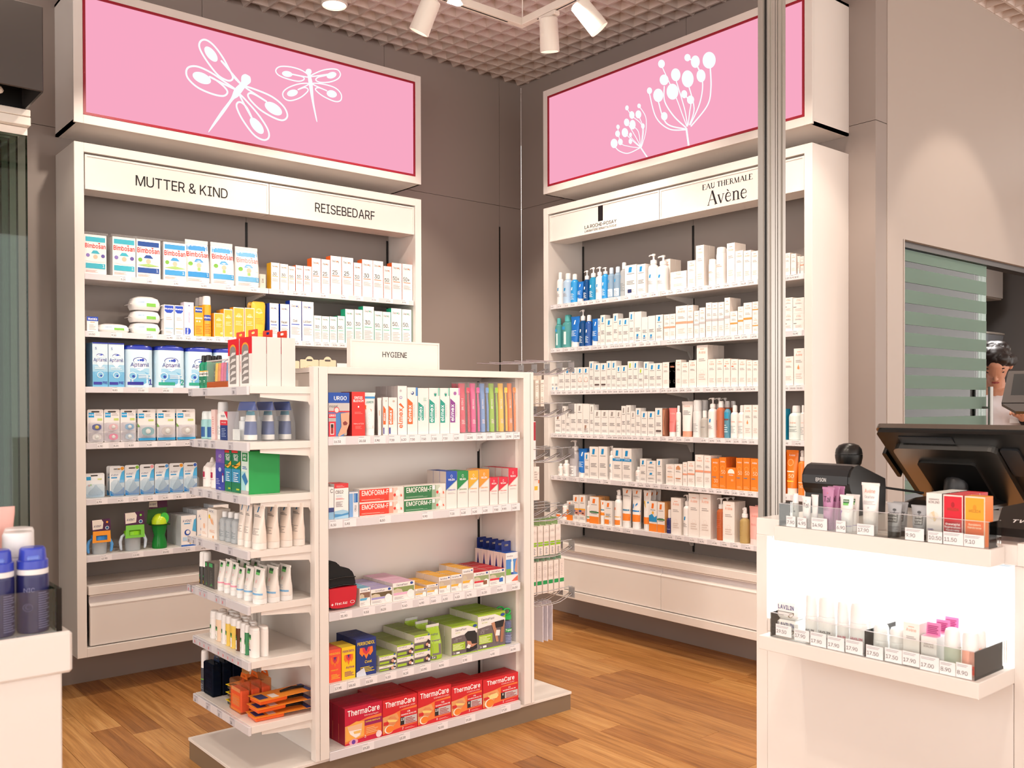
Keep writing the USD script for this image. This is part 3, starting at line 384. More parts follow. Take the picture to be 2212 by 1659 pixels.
EMBLEM = {'dragonfly':{'big_wings':[[(-2.042,2.844),(-2.078,2.871),(-2.125,2.943),(-2.171,2.992),(-2.21,3.009),(-2.236,2.995),(-2.24,2.964),(-2.21,2.916),(-2.156,2.86),(-2.117,2.843),(-2.09,2.844),(-2.078,2.863),(-2.097,2.897),(-2.133,2.926)],[(-2.07,2.808),(-2.117,2.831),(-2.187,2.861),(-2.249,2.874),(-2.29,2.863),(-2.304,2.838),(-2.294,2.807),(-2.249,2.776),(-2.18,2.761),(-2.126,2.763),(-2.105,2.785),(-2.122,2.808),(-2.164,2.832),(-2.188,2.838)],[(-2.018,2.83),(-1.956,2.828),(-1.873,2.811),(-1.814,2.776),(-1.794,2.736),(-1.814,2.709),(-1.857,2.708),(-1.932,2.732),(-1.985,2.768),(-2.002,2.792),(-1.989,2.806),(-1.956,2.801),(-1.907,2.783)],[(-2.044,2.785),(-1.998,2.754),(-1.94,2.7),(-1.899,2.645),(-1.895,2.607),(-1.924,2.59),(-1.974,2.608),(-2.031,2.67),(-2.059,2.722),(-2.054,2.746),(-2.034,2.75),(-2.006,2.729),(-1.983,2.687)]],'big_eyes':[[(-2.185,2.948),(-2.157,2.921),(-2.201,2.931)],[(-2.23,2.825),(-2.187,2.815),(-2.24,2.801)],[(-1.869,2.755),(-1.826,2.736),(-1.885,2.732)],[(-1.957,2.653),(-1.926,2.621),(-1.976,2.637)]],'big_body':[[(-2.032,2.881),(-2.017,2.892),(-2.001,2.89),(-1.989,2.883),(-1.987,2.86),(-2.001,2.844),(-2.015,2.829),(-2.05,2.777),(-2.078,2.752),(-2.126,2.678),(-2.195,2.58),(-2.191,2.598),(-2.138,2.687),(-2.09,2.758),(-2.07,2.808),(-2.039,2.845),(-2.036,2.865)]],'small_wings':[[(-1.671,2.955),(-1.708,2.978),(-1.769,2.983),(-1.83,2.972),(-1.855,2.949),(-1.843,2.928),(-1.796,2.919),(-1.735,2.92),(-1.703,2.935),(-1.708,2.948),(-1.752,2.948),(-1.769,2.948)],[(-1.664,2.96),(-1.618,2.995),(-1.564,3.02),(-1.513,3.03),(-1.493,3.011),(-1.508,2.983),(-1.555,2.956),(-1.61,2.942),(-1.635,2.948),(-1.623,2.965),(-1.582,2.983),(-1.555,2.997)],[(-1.673,2.92),(-1.726,2.909),(-1.787,2.877),(-1.817,2.846),(-1.812,2.82),(-1.779,2.813),(-1.726,2.838),(-1.686,2.875),(-1.68,2.892),(-1.7,2.896),(-1.735,2.878)],[(-1.655,2.924),(-1.601,2.936),(-1.527,2.933),(-1.49,2.908),(-1.492,2.875),(-1.527,2.862),(-1.592,2.874),(-1.633,2.894),(-1.635,2.906),(-1.614,2.913),(-1.573,2.907)]],'small_eyes':[[(-1.794,2.943),(-1.766,2.945),(-1.796,2.928)],[(-1.545,2.993),(-1.517,3.006),(-1.541,2.978)],[(-1.766,2.854),(-1.737,2.867),(-1.761,2.839)],[(-1.544,2.897),(-1.515,2.896),(-1.549,2.878)]],'small_body':[[(-1.677,2.996),(-1.663,2.995),(-1.659,2.983),(-1.664,2.968),(-1.655,2.934),(-1.652,2.902),(-1.646,2.831),(-1.629,2.745),(-1.635,2.744),(-1.655,2.821),(-1.67,2.89),(-1.677,2.929),(-1.683,2.964),(-1.693,2.974),(-1.688,2.989)]]},'flower_big':{'dots':[[(1.369,2.901),(1.386,2.897),(1.369,2.884)],[(1.45,3.016),(1.472,3.01),(1.45,2.995)],[(1.467,2.93),(1.496,2.922),(1.467,2.903)],[(1.428,2.862),(1.461,2.854),(1.428,2.828)],[(1.543,2.935),(1.573,2.926),(1.543,2.903)],[(1.522,2.856),(1.56,2.846),(1.522,2.816)],[(1.618,2.999),(1.637,2.994),(1.618,2.981)],[(1.667,2.965),(1.694,2.957),(1.666,2.935)],[(1.702,2.886),(1.729,2.878),(1.702,2.855)],[(1.751,2.948),(1.79,2.937),(1.75,2.908)],[(1.619,2.894),(1.656,2.883),(1.619,2.852)],[(1.597,2.824),(1.616,2.819),(1.597,2.804)],[(1.637,2.786),(1.659,2.781),(1.637,2.765)],[(1.468,2.746),(1.489,2.741),(1.468,2.725)]],'stems':[([(1.627,2.551),(1.611,2.648)],0.0106),([(1.604,2.646),(1.5,2.674),(1.413,2.754),(1.369,2.885)],0.006),([(1.604,2.65),(1.481,2.708),(1.428,2.832)],0.0066),([(1.608,2.656),(1.529,2.733),(1.471,2.821),(1.468,2.896)],0.0066),([(1.613,2.662),(1.585,2.727),(1.543,2.825),(1.452,3.004)],0.0047),([(1.618,2.661),(1.599,2.752),(1.543,2.913)],0.0053),([(1.622,2.667),(1.632,2.73),(1.637,2.772),(1.599,2.821)],0.006),([(1.631,2.665),(1.659,2.738),(1.627,2.854)],0.006),([(1.636,2.664),(1.695,2.757),(1.711,2.856),(1.673,2.949),(1.623,2.996)],0.0066),([(1.641,2.656),(1.74,2.732),(1.762,2.811),(1.758,2.911)],0.0073)]},'flower_small':{'dots':[[(1.211,2.852),(1.223,2.85),(1.211,2.839)],[(1.297,2.841),(1.309,2.838),(1.297,2.829)],[(1.246,2.806),(1.264,2.801),(1.246,2.786)],[(1.292,2.798),(1.312,2.793),(1.292,2.777)],[(1.209,2.776),(1.228,2.771),(1.209,2.756)],[(1.251,2.754),(1.272,2.749),(1.251,2.729)],[(1.146,2.767),(1.158,2.764),(1.146,2.755)],[(1.143,2.731),(1.16,2.727),(1.143,2.714)],[(1.196,2.725),(1.219,2.719),(1.196,2.701)],[(1.236,2.704),(1.246,2.702),(1.236,2.692)],[(1.163,2.683),(1.18,2.679),(1.163,2.666)],[(1.235,2.67),(1.247,2.667),(1.235,2.656)],[(1.117,2.685),(1.142,2.68),(1.117,2.66)],[(1.323,2.73),(1.335,2.727),(1.323,2.716)]],'stems':[([(1.361,2.551),(1.307,2.623)],0.0073),([(1.302,2.621),(1.219,2.611),(1.156,2.636),(1.123,2.667)],0.0053),([(1.302,2.622),(1.23,2.644),(1.166,2.677),(1.146,2.755)],0.004),([(1.304,2.624),(1.251,2.67),(1.198,2.72)],0.004),([(1.304,2.628),(1.251,2.678),(1.236,2.696)],0.0033),([(1.307,2.627),(1.271,2.688),(1.214,2.771)],0.004),([(1.307,2.627),(1.292,2.707),(1.253,2.746)],0.004),([(1.31,2.626),(1.317,2.731),(1.246,2.802),(1.211,2.849)],0.004),([(1.312,2.626),(1.328,2.698),(1.323,2.73),(1.294,2.79)],0.004),([(1.314,2.624),(1.343,2.695),(1.343,2.771),(1.302,2.834)],0.004)]}}
# ------------------------------------------------------------------ the setting
rng = np.random.default_rng(7)
CEIL = 3.351
fl = thing('floor', 'warm oak strip plank floor of the shop', 'floor', kind='structure')
b = MB(); b.box(-7, -9, -0.06, 5, 1.2, -0.012, lin('#8f6234')); part(b, 'subfloor', 'oak_3', fl)
PW = 0.118
for i in range(38):
    x = -4.4 + i * PW; y = -4.6 - rng.uniform(0, 1.0); L = 1.15
    while y < -0.01:
        y1 = min(y + L, 0.0)
        if y1 > -4.4 and y1 - y > 0.02: part(MB().box(x + .0006, y + .0006, -0.012, x + PW - .0006, y1 - .0006, 0.0, b=0.0006), 'plank', 'oak_%d' % (1 + int(rng.integers(5))), fl)
        y += L
x0 = -4.4 + 38 * PW
b = MB(); b.box(-7, -9, -.012, 5, -4.6, 0); b.box(-7, -4.6, -.012, -4.4, 0, 0); b.box(x0, -4.6, -.012, 5, 0, 0); b.box(0.1, 0, -.012, 5, 1.2, 0); part(b, 'plank_field', 'oak_2', fl)

def panel_wall(name, axis, val, thick, us, zs, m, label):
    """a wall of panels with narrow shadow joints; us, zs: panel borders"""
    w = thing(name, label, 'wall', kind='structure'); g = 0.0012
    def bx(mb, u0, u1, z0, z1, d0, d1, bev=0): 
        return mb.box(u0, val + d0, z0, u1, val + d1, z1, b=bev) if axis == 1 else mb.box(val + d0, u0, z0, val + d1, u1, z1, b=bev)
    part(bx(MB(), us[0], us[-1], zs[0], zs[-1], .006, thick), 'backing', 'seam', w)
    for i in range(len(us) - 1):
        for k in range(len(zs) - 1): part(bx(MB(), us[i] + g, us[i + 1] - g, zs[k] + g, zs[k + 1] - g, 0, .006), 'panel', m, w)
    return w
wl = panel_wall('wall_left', 1, 0.0, 0.1, [-6.5, -5.3, -4.24, -3.18, -2.11, -1.038, -0.183, 0.0], [0, 2.554, 3.6], 'wall_taupe', 'taupe panelled wall behind the cabinet on the left')
part(MB().box(-.188, -.0015, .45, -.178, .002, 2.42), 'slotted_rail', 'black', wl, label='black vertical slotted rail')
wr = panel_wall('wall_right', 0, 0.0, 0.1, [-2.441, -1.365, 0.0], [0, 2.554, 3.6], 'wall_taupe', 'taupe panelled wall behind the cabinet on the right')
wb = thing('wall_back', 'light taupe wall with the glass door opening', 'wall', kind='structure')
part(MB().box(-.0005, -2.4435, 0, .1, -2.36, 2.552), 'panel', 'wall_taupe', wb); part(MB().box(-.0005, -2.4435, 2.556, .1, -2.36, 3.6), 'panel', 'wall_taupe', wb)
part(MB().box(.1, -2.446, 0, .243, -2.34, 2.048), 'panel', 'wall_light', wb); part(MB().box(.247, -2.448, 0, .257, -2.34, 2.048), 'door_jamb', 'wall_light', wb)
part(MB().box(.1, -2.446, 2.048, 4.6, -2.34, 3.6), 'panel', 'wall_light', wb); part(MB().box(2.7, -2.446, 0, 4.6, -2.34, 2.046), 'panel', 'wall_light', wb)
part(MB().box(.257, -2.425, 2.02, 2.7, -2.36, 2.048), 'door_track', 'dark_metal', wb)

# the egg-crate ceiling: one coffered panel, repeated
ce = thing('ceiling', 'beige egg-crate ceiling of open square coffers', 'ceiling', kind='structure')
def coffer_panel():
    mb, dk = MB(), MB(); n, P = 6, 0.619; c = P / n; r = 0.006; q = c * .34
    for i in range(n):
        for j in range(n):
            ax, ay = i * c, j * c; o = [(ax, ay), (ax + c, ay), (ax + c, ay + c), (ax, ay + c)]
            e = [(ax + r, ay + r), (ax + c - r, ay + r), (ax + c - r, ay + c - r), (ax + r, ay + c - r)]; mx, my = ax + c / 2, ay + c / 2
            t = [(mx - q * .5, my - q * .5), (mx + q * .5, my - q * .5), (mx + q * .5, my + q * .5), (mx - q * .5, my + q * .5)]
            V = [(*p, 0) for p in o] + [(*p, 0) for p in e] + [(*p, .003) for p in e] + [(*p, .052) for p in t]
            F = [(k, 4 + k, 4 + (k + 1) % 4, (k + 1) % 4) for k in range(4)] + [(4 + k, 8 + k, 8 + (k + 1) % 4, 4 + (k + 1) % 4) for k in range(4)] + [(8 + k, 12 + k, 12 + (k + 1) % 4, 8 + (k + 1) % 4) for k in range(4)]
            mb.add(V, F, lin('#cfc0b8')); dk.box(mx - q * .5, my - q * .5, .0525, mx + q * .5, my + q * .5, .056, (.01, .01, .01))
    return mb, dk
cm, cd = coffer_panel()
first = None
first = numbered('/World/ceiling', 'ceiling_panel'); UsdGeom.Xform.Define(stage, first).AddTranslateOp().Set(Gf.Vec3d(-.7505, -1.002, CEIL)); cm.put(first + '/blades', 'paint', smooth=False); cd.put(first + '/void', 'coffer_dark', smooth=False)
def ceil_copy(X, Y):
    xf = UsdGeom.Xform.Define(stage, numbered('/World/ceiling', 'ceiling_panel')); xf.GetPrim().GetReferences().AddInternalReference(first); xf.GetPrim().SetInstanceable(True); xf.ClearXformOpOrder(); xf.AddTranslateOp().Set(Gf.Vec3d(X, Y, CEIL))
for i in range(-1, 9):
    for j in range(-1, 8):
        if (i, j) != (0, 0) and not (i == -1 and j > 20): ceil_copy(-.7505 - .619 * i, -1.002 - .618 * j)
for i in range(1, 6):
    for j in range(2, 8): ceil_copy(-.1315 + .619 * i, -1.002 - .618 * j)
part(MB().box(-7, -9, CEIL + .06, 5, 1.2, CEIL + .1), 'ceiling_slab', 'wall_taupe', ce)
part(MB().box(-7, -9, CEIL + .002, -5.5, .0, CEIL + .05), 'ceiling_field', 'coffer', ce); part(MB().box(-5.5, -9, CEIL + .002, 5, -5.6, CEIL + .05), 'ceiling_field', 'coffer', ce)

# ------------------------------------------------------------------ light boxes and wall cabinets (local: x along the wall, y into it)
HELV = [('t',)]
def lettering(txt, cx, cz, h, width, y, parent, m='black_plastic', bold=False, name='lettering', serif=False):
    v, f, L = text2d(txt, h, bold); sx = width / L
    V = np.c_[cx + (v[:, 0] - L / 2) * sx, np.full(len(v), y - .0008), cz + v[:, 1] - h * .5]
    return part(MB().add(V, f, lin('#1a1718')), name, m, parent, smooth=False)
def stroke(pts, w): return LineString(pts).buffer(w / 2, quad_segs=3)
# thick-and-thin roman capitals for the serif lettering: strokes in a 1-high box, (points, width); serifs are thin bars
SER = {'E': (.62, [([(.12, 0), (.12, 1)], .13), ([(.02, .015), (.58, .015)], .035), ([(.02, .985), (.55, .985)], .035), ([(.12, .52), (.42, .52)], .035), ([(.58, 0), (.58, .2)], .035), ([(.55, 1), (.55, .82)], .035)]),
 'A': (.78, [([(.06, 0), (.38, 1)], .035), ([(.38, 1), (.7, 0)], .13), ([(.2, .36), (.56, .36)], .03), ([(-.02, .015), (.16, .015)], .03), ([(.56, .015), (.8, .015)], .03)]),
 'U': (.72, [([(.14, 1), (.14, .3), (.2, .1), (.36, .02), (.52, .1), (.6, .3)], .11), ([(.6, .3), (.6, 1)], .035), ([(.02, .985), (.27, .985)], .03), ([(.5, .985), (.72, .985)], .03)]),
 'T': (.64, [([(.32, 0), (.32, 1)], .13), ([(.02, .985), (.62, .985)], .035), ([(.02, 1), (.02, .8)], .035), ([(.62, 1), (.62, .8)], .035), ([(.2, .015), (.44, .015)], .03)]),
 'H': (.78, [([(.14, 0), (.14, 1)], .12), ([(.62, 0), (.62, 1)], .12), ([(.14, .52), (.62, .52)], .035)] + [([(a, z), (a + .24, z)], .03) for a in (.02, .5) for z in (.015, .985)]),
 'R': (.7, [([(.14, 0), (.14, 1)], .12), ([(.14, .97), (.4, .96), (.52, .86), (.54, .74), (.48, .58), (.36, .52), (.14, .51)], .05), ([(.34, .5), (.62, .02)], .1), ([(.02, .015), (.27, .015)], .03), ([(.02, .985), (.2, .985)], .03), ([(.55, .015), (.7, .015)], .03)]),
 'M': (.95, [([(.12, 0), (.14, 1)], .035), ([(.14, 1), (.45, .02)], .12), ([(.45, .02), (.76, 1)], .035), ([(.78, 0), (.76, 1)], .12), ([(.02, .015), (.22, .015)], .03), ([(.66, .015), (.9, .015)], .03)]),
 'L': (.6, [([(.14, 0), (.14, 1)], .12), ([(.02, .985), (.27, .985)], .03), ([(.02, .015), (.54, .015)], .035), ([(.54, 0), (.54, .22)], .035)]),
 'v': (.55, [([(.06, .62), (.27, 0)], .1), ([(.27, 0), (.46, .62)], .03), ([(-.02, .61), (.17, .61)], .03), ([(.37, .61), (.54, .61)], .03)]),
 'e': (.5, [([(.06, .36), (.43, .36), (.42, .5), (.34, .61), (.24, .63)], .035), ([(.24, .63), (.12, .55), (.06, .4), (.06, .24), (.13, .07), (.26, .01)], .085), ([(.26, .01), (.38, .04), (.45, .14)], .035)]),
 'n': (.62, [([(.14, 0), (.14, .62)], .1), ([(.14, .48), (.24, .6), (.36, .62), (.44, .56)], .05), ([(.44, .56), (.48, .46), (.48, 0)], .1), ([(.02, .61), (.14, .61)], .03), ([(.02, .015), (.26, .015)], .03), ([(.37, .015), (.6, .015)], .03)])}
SER['è'] = (.5, SER['e'][1] + [([(.16, .86), (.28, .72)], .06)])
def serif_poly(txt):
    x, out = 0, []
    for ch in txt:
        if ch == ' ': x += .34; continue
        w, st = SER[ch]; out += [LineString([(a + x, b) for a, b in p]).buffer(k / 2, cap_style=2, join_style=1, quad_segs=3) for p, k in st]; x += w + .04
    return unary_union(out), x - .04
def serif(txt, cx, cz, h, width, y, parent):
    pl, L = serif_poly(txt); sx = width / L; return part(MB().prism(pl, (cx - width / 2, y - .0004, cz), (sx, 0, 0), (0, 0, h), (0, -1, 0), .0006, lin('#1a1718')), 'lettering', 'black_plastic', parent, smooth=False)

def smooth_loop(p, closed=True, n=6):
    p = np.array(p, float); m = len(p); out = []
    for i in range(m if closed else m - 1):
        a, b, c, d = (p[(i + k) % m] if closed else p[min(max(i + k, 0), m - 1)] for k in (-1, 0, 1, 2))
        for t in np.linspace(0, 1, n, endpoint=False): out.append(.5 * (2 * b + (c - a) * t + (2 * a - 5 * b + 4 * c - d) * t * t + (3 * b - a - 3 * c + d) * t ** 3))
    if not closed: out.append(p[-1])
    return np.array(out)
def ell(q):
    c, a, bb = (np.array(k) for k in q); t = np.linspace(0, 2 * math.pi, 28, endpoint=False); return Polygon(c + np.outer(np.cos(t), a - c) + np.outer(np.sin(t), bb - c))
def lightbox(u0, u1, rz, label, emblem):
    t = thing('light_box', label, 'light box', (0, 0, 0), rz); z0, z1, d, w = 2.511, 3.111, -.3005, .039
    hb = MB(); hb.box(u0, d + .012, z0, u0 + .012, -.0005, z1); hb.box(u1 - .012, d + .012, z0, u1, -.0005, z1); hb.box(u0, d + .012, z0, u1, -.0005, z0 + .012); hb.box(u0, d + .012, z1 - .012, u1, -.0005, z1); part(hb, 'housing', 'white_laminate', t)
    for a, bq, c, e in ((u0, u0 + w, z0, z1), (u1 - w, u1, z0, z1), (u0 + w, u1 - w, z0, z0 + w), (u0 + w, u1 - w, z1 - w, z1)): part(MB().box(a, d, c, bq, d + .014, e, b=.0012), 'frame_rail', 'white_laminate', t)
    for a, bq, c, e in ((u0 + w, u0 + w + .011, z0 + w, z1 - w), (u1 - w - .011, u1 - w, z0 + w, z1 - w), (u0 + w + .011, u1 - w - .011, z0 + w, z0 + w + .011), (u0 + w + .011, u1 - w - .011, z1 - w - .011, z1 - w)): part(MB().box(a, d - .0015, c, bq, d + .014, e), 'red_trim', 'red_trim', t, label='thin red border')
    lp = part(MB().box(u0 + w + .011, d + .0035, z0 + w + .011, u1 - w - .011, d + .012, z1 - w - .011), 'light_panel', 'pink_light', t, label='glowing pink panel')
    emblem(t, d + .003); return t
def put_emblem(t, polys, y, name):
    mb = MB()
    for p in polys: mb.prism(p, (0, y, 0), (1, 0, 0), (0, 0, 1), (0, -1, 0), .0012, (1, 1, 1))
    part(mb, name, 'white_light', t, smooth=False, label='white %s drawing' % name.split('_')[0])
def dragonflies(t, y):
    for k in ('big', 'small'):
        w = .0085 if k == 'big' else .0062
        P = [LineString(smooth_loop(p)[:-7] if False else np.vstack([smooth_loop(p), smooth_loop(p)[:1]])).buffer(w / 2, quad_segs=3) for p in EMBLEM['dragonfly'][k + '_wings']] + [ell(q) for q in EMBLEM['dragonfly'][k + '_eyes']] + [Polygon(smooth_loop(p, n=4)).buffer(0) for p in EMBLEM['dragonfly'][k + '_body']]
        put_emblem(t, [unary_union(P)], y, 'dragonfly_emblem')
def umbels(t, y):
    for k in ('flower_big', 'flower_small'):
        P = [ell(q) for q in EMBLEM[k]['dots']] + [LineString(smooth_loop(s, False, 8)).buffer(w / 2, quad_segs=3) for s, w in EMBLEM[k]['stems']]
        put_emblem(t, [unary_union(P)], y, 'flower_emblem')
lightbox(-2.796, -.989, 0, 'glowing pink light box with two white dragonflies, white frame with red border', dragonflies)
lightbox(.5493, 2.3134, -90, 'glowing pink light box with white umbel flowers, behind the grey post', umbels)

CZ = [1.864, 1.612, 1.3675, 1.120, .874, .623]
def strip_tags(parent, tags, y, ztop, hgt, small=False, col='#2a2628', sides=None, grey=False):
    """paper price tags behind a strip: white card with dark figures"""
    tags = sorted(tags)
    for i, (u, s) in enumerate(tags):
        a = u - .012; bq = min(u + .036, tags[i + 1][0] - .014 if i + 1 < len(tags) else u + .036)
        if sides: bq = min(bq, sides[1] - .003); a = max(a, sides[0] + .003)
        if bq - a < .01: continue
        mb = MB(); mb.box(a, y - .0006, ztop - hgt + .002, bq, y + .0002, ztop - .001, lin('#c9c5ca' if grey else '#efebee'))
        mb.box(a + .001, y - .0009, ztop - .0042, min(bq - .003, a + .022), y - .0004, ztop - .003, lin('#8d888c'))
        if s == 'x':
            for q in ((1, 1), (1, -1)): mb.add([(u - .005, y - .001, ztop - .013 - q[1] * .005), (u - .0035, y - .001, ztop - .013 - q[1] * .005), (u + .005, y - .001, ztop - .013 + q[1] * .005), (u + .0035, y - .001, ztop - .013 + q[1] * .005)], [(0, 1, 2, 3)], lin('#e08a90'))
            for dz in (.005, -.005, 0): mb.box(u - .005, y - .0009, ztop - .0135 + dz, u + .005, y - .0004, ztop - .0125 + dz, lin('#e08a90'))
        else:
            v, f, L = text2d(s, .0078); k = min(1, (bq - a - .003) / L); V = np.c_[a + .0025 + v[:, 0] * k, np.full(len(v), y - .001), ztop - hgt * .70 + v[:, 1]]; mb.add(V, f, lin(col))
        part(mb, 'price_tag', 'paint', parent, smooth=False)
def cabinet(u0, u1, rz, label, key, headers):
    t = thing('wall_cabinet', label, 'cabinet', (0, 0, 0), rz); d, z0, z1, w = -.3005, .184, 2.428, .04; um = (u0 + u1) / 2
    for a in (u0, u1 - w): part(MB().box(a, d, z0, a + w, -.0005, z1, b=.0012), 'side_panel', 'white_laminate', t)
    part(MB().box(u0 + w, d, z1 - w, u1 - w, -.0005, z1, b=.0012), 'top_panel', 'white_laminate', t); part(MB().box(u0 + w, d, z0, u1 - w, -.0005, z0 + w, b=.0012), 'bottom_panel', 'white_laminate', t)
    i0, i1 = u0 + w, u1 - w
    for a, bq in ((i0, um), (um, i1)): part(MB().box(a + .001, -.024, z0 + w, bq - .001, -.006, z1 - w), 'back_panel', 'back_grey', t)
    for a in (i0 + .004, um - .006, i1 - .016): part(MB().box(a, -.0275, .5, a + .012, -.0245, 2.23), 'slotted_upright', 'black', t, label='black slotted upright')
    for k, (a, bq) in enumerate(((i0 + .006, um - .002), (um + .002, i1 - .004))):
        hd = child(t, 'header_board'); zb, zt = 2.229, 2.380
        part(MB().box(a, -.290, zb, bq, -.276, zt), 'board', 'white_laminate', hd); 
        for r in ((a, a + .008, zb, zt), (bq - .008, bq, zb, zt), (a + .008, bq - .008, zb, zb + .008), (a + .008, bq - .008, zt - .008, zt)): part(MB().box(r[0], -.294, r[2], r[1], -.2895, r[3]), 'board_edge', 'white_laminate', hd)
        part(MB().box(a, -.276, zb, bq, -.16, zb + .006), 'soffit', 'white_laminate', hd)
        headers[k](hd, (a + bq) / 2, a, bq)
    for i, z in enumerate(CZ):
        for k, (a, bq) in enumerate(((i0 + .003, um - .001), (um + .001, i1 - .003))):
            sh = child(t, 'shelf'); part(MB().box(a, -.276, z - .02, bq, -.03, z), 'board', 'shelf_white', sh)
            part(MB().box(a, -.286, z - .027, bq, -.2765, z - .0005, b=.001), 'price_strip', 'strip_grey', sh)
            strip_tags(sh, [q for q in TAGS.get(key + str(i + 1), []) if a <= q[0] < bq], -.2865, z - .0005, .0265, sides=(a, bq))
            for e in (a + .001, bq - .004):
                pl = Polygon([(-.235, z - .0205), (-.235, z - .03), (-.07, z - .052), (-.045, z - .09), (-.03, z - .09), (-.03, z - .0205)]); part(MB().prism(pl, (e, 0, 0), (0, 1, 0), (0, 0, 1), (1, 0, 0), .003, (.8, .8, .8)), 'bracket', 'shelf_white', sh, smooth=False)
    part(MB().box(i0 + .010, -.292, .452, i1 - .001, -.025, .491, b=.002), 'worktop', 'white_laminate', t)
    for a, bq in ((i0 + .016, um - .001), (um + .001, i1 - .004)):
        dr = child(t, 'drawer'); part(MB().box(a, -.288, .228, bq, -.268, .403, b=.0015), 'drawer_front', 'white_gloss', dr)
        part(MB().prism(Polygon([(-.290, .401), (-.290, .404), (-.272, .416), (-.268, .416), (-.268, .401)]), (a, 0, 0), (0, 1, 0), (0, 0, 1), (1, 0, 0), bq - a, (.8, .8, .8)), 'finger_pull', 'white_gloss', dr, smooth=False); part(MB().box(a, -.272, .416, bq, -.262, .4485), 'drawer_groove', 'strip_grey', dr)
        part(MB().box(a, -.288, .4455, bq, -.262, .4505), 'drawer_lip', 'white_laminate', dr)
    part(MB().box(u0 + .0, -.02, 0.0, u1, -.0005, .183), 'kick_panel', 'wall_taupe', t); return t
def hdr(txt, cx, wd, hh=.052): return lambda h, c, a, bq: lettering(txt, cx, 2.300, hh, wd, -.2905, h)
def hdr_rp(h, c, a, bq):
    part(MB().box(.988, -.2908, 2.288, 1.024, -.2899, 2.371, lin('#2a2628')), 'logo', 'black_plastic', h, smooth=False); lettering('LA ROCHE-POSAY', 1.005, 2.2705, .018, .242, -.2905, h); lettering('LABORATOIRE DERMATOLOGIQUE', 1.005, 2.2475, .0115, .242, -.2905, h)
def hdr_av(h, c, a, bq): serif('EAU THERMALE', 1.850, 2.329, .026, .292, -.2905, h); serif('Avène', 1.850, 2.249, .068, .230, -.2905, h)
cabinet(-2.796, -.989, 0, 'white wall cabinet for mother, child and travel goods, under the dragonfly light box', 'L', [hdr('MUTTER & KIND', -2.319, .43, .046), hdr('REISEBEDARF', -1.462, .354, .047)])
cabinet(.5493, 2.3134, -90, 'white wall cabinet full of skin care, under the flower light box', 'R', [hdr_rp, hdr_av])

# ------------------------------------------------------------------ free-standing gondola
GZ = [1.174, .890, .574, .329, .098]; EZ = [1.344, 1.1616, .987, .8096, .631, .4506, .240]
go = thing('shelf_gondola', 'white free-standing shelf gondola on a low plinth in the middle', 'shelf unit')
gx0, gx1, gf, gb, gt = -2.434, -1.454, -1.775, -1.249, 1.4123
for y0, y1 in ((gf, gf + .034), (gb - .034, gb)):
    fr = child(go, 'frame')
    part(MB().box(gx0, y0, .077, gx0 + .052, y1, gt, b=.001), 'post', 'white_laminate', fr); part(MB().box(gx1 - .053, y0, .077, gx1, y1, gt, b=.001), 'post', 'white_laminate', fr)
    part(MB().box(gx0 + .052, y0, 1.388, gx1 - .053, y1, gt, b=.001), 'top_rail', 'white_laminate', fr)
    for a in (gx0 + .0165, gx1 - .0175): part(MB().box(a - .0006, y0 - .0003, .08, a + .0006, y0 + .0004, 1.408), 'groove', 'seam', fr)
part(MB().box(gx0 + .012, gf + .034, 1.394, gx1 - .012, gb - .034, 1.4100), 'top_panel', 'white_laminate', go)
for a in (gx0 + .03, gx1 - .048): part(MB().box(a, gf + .034, .077, a + .018, gb - .034, 1.393), 'end_panel', 'white_laminate', go)
part(MB().box(gx1 - .068, gf + .034, .1, gx1 - .0485, -1.522, 1.39), 'inner_side', 'white_laminate', go)
part(MB().box(gx0 + .049, -1.520, .1, gx1 - .049, -1.508, 1.393), 'divider_panel', 'white_laminate', go)
part(MB().box(-1.545, -1.5235, .1, -1.535, -1.5205, 1.38), 'slotted_upright', 'black', go, label='black slotted upright')
for y0 in (-1.738, -1.29): part(MB().box(gx0 + .024, y0, .1, gx0 + .0295, y0 + .012, 1.38), 'slotted_upright', 'white_laminate', go)
for i, z in enumerate(GZ):
    sh = child(go, 'shelf'); th = .018 if i < 4 else .026
    part(MB().box(gx0 + .05, -1.765, z - th, gx1 - .07, -1.522, z), 'board', 'shelf_white', sh); part(MB().box(gx0 + .053, -1.7755, z - .030, gx1 - .073, -1.7655, z - .0005, b=.001), 'price_strip', 'strip_grey', sh)
    strip_tags(sh, TAGS['G%d' % (i + 1)], -1.776, z - .0005, .0295, sides=(gx0 + .053, gx1 - .073))
    if i < 4: part(MB().prism(Polygon([(-1.72, z - th), (-1.60, z - .035), (-1.55, z - .055), (-1.535, z - .085), (-1.522, z - .085), (-1.522, z - th)]), (-1.5525, 0, 0), (0, 1, 0), (0, 0, 1), (1, 0, 0), .003, (.8, .8, .8)), 'bracket', 'shelf_white', sh, smooth=False)
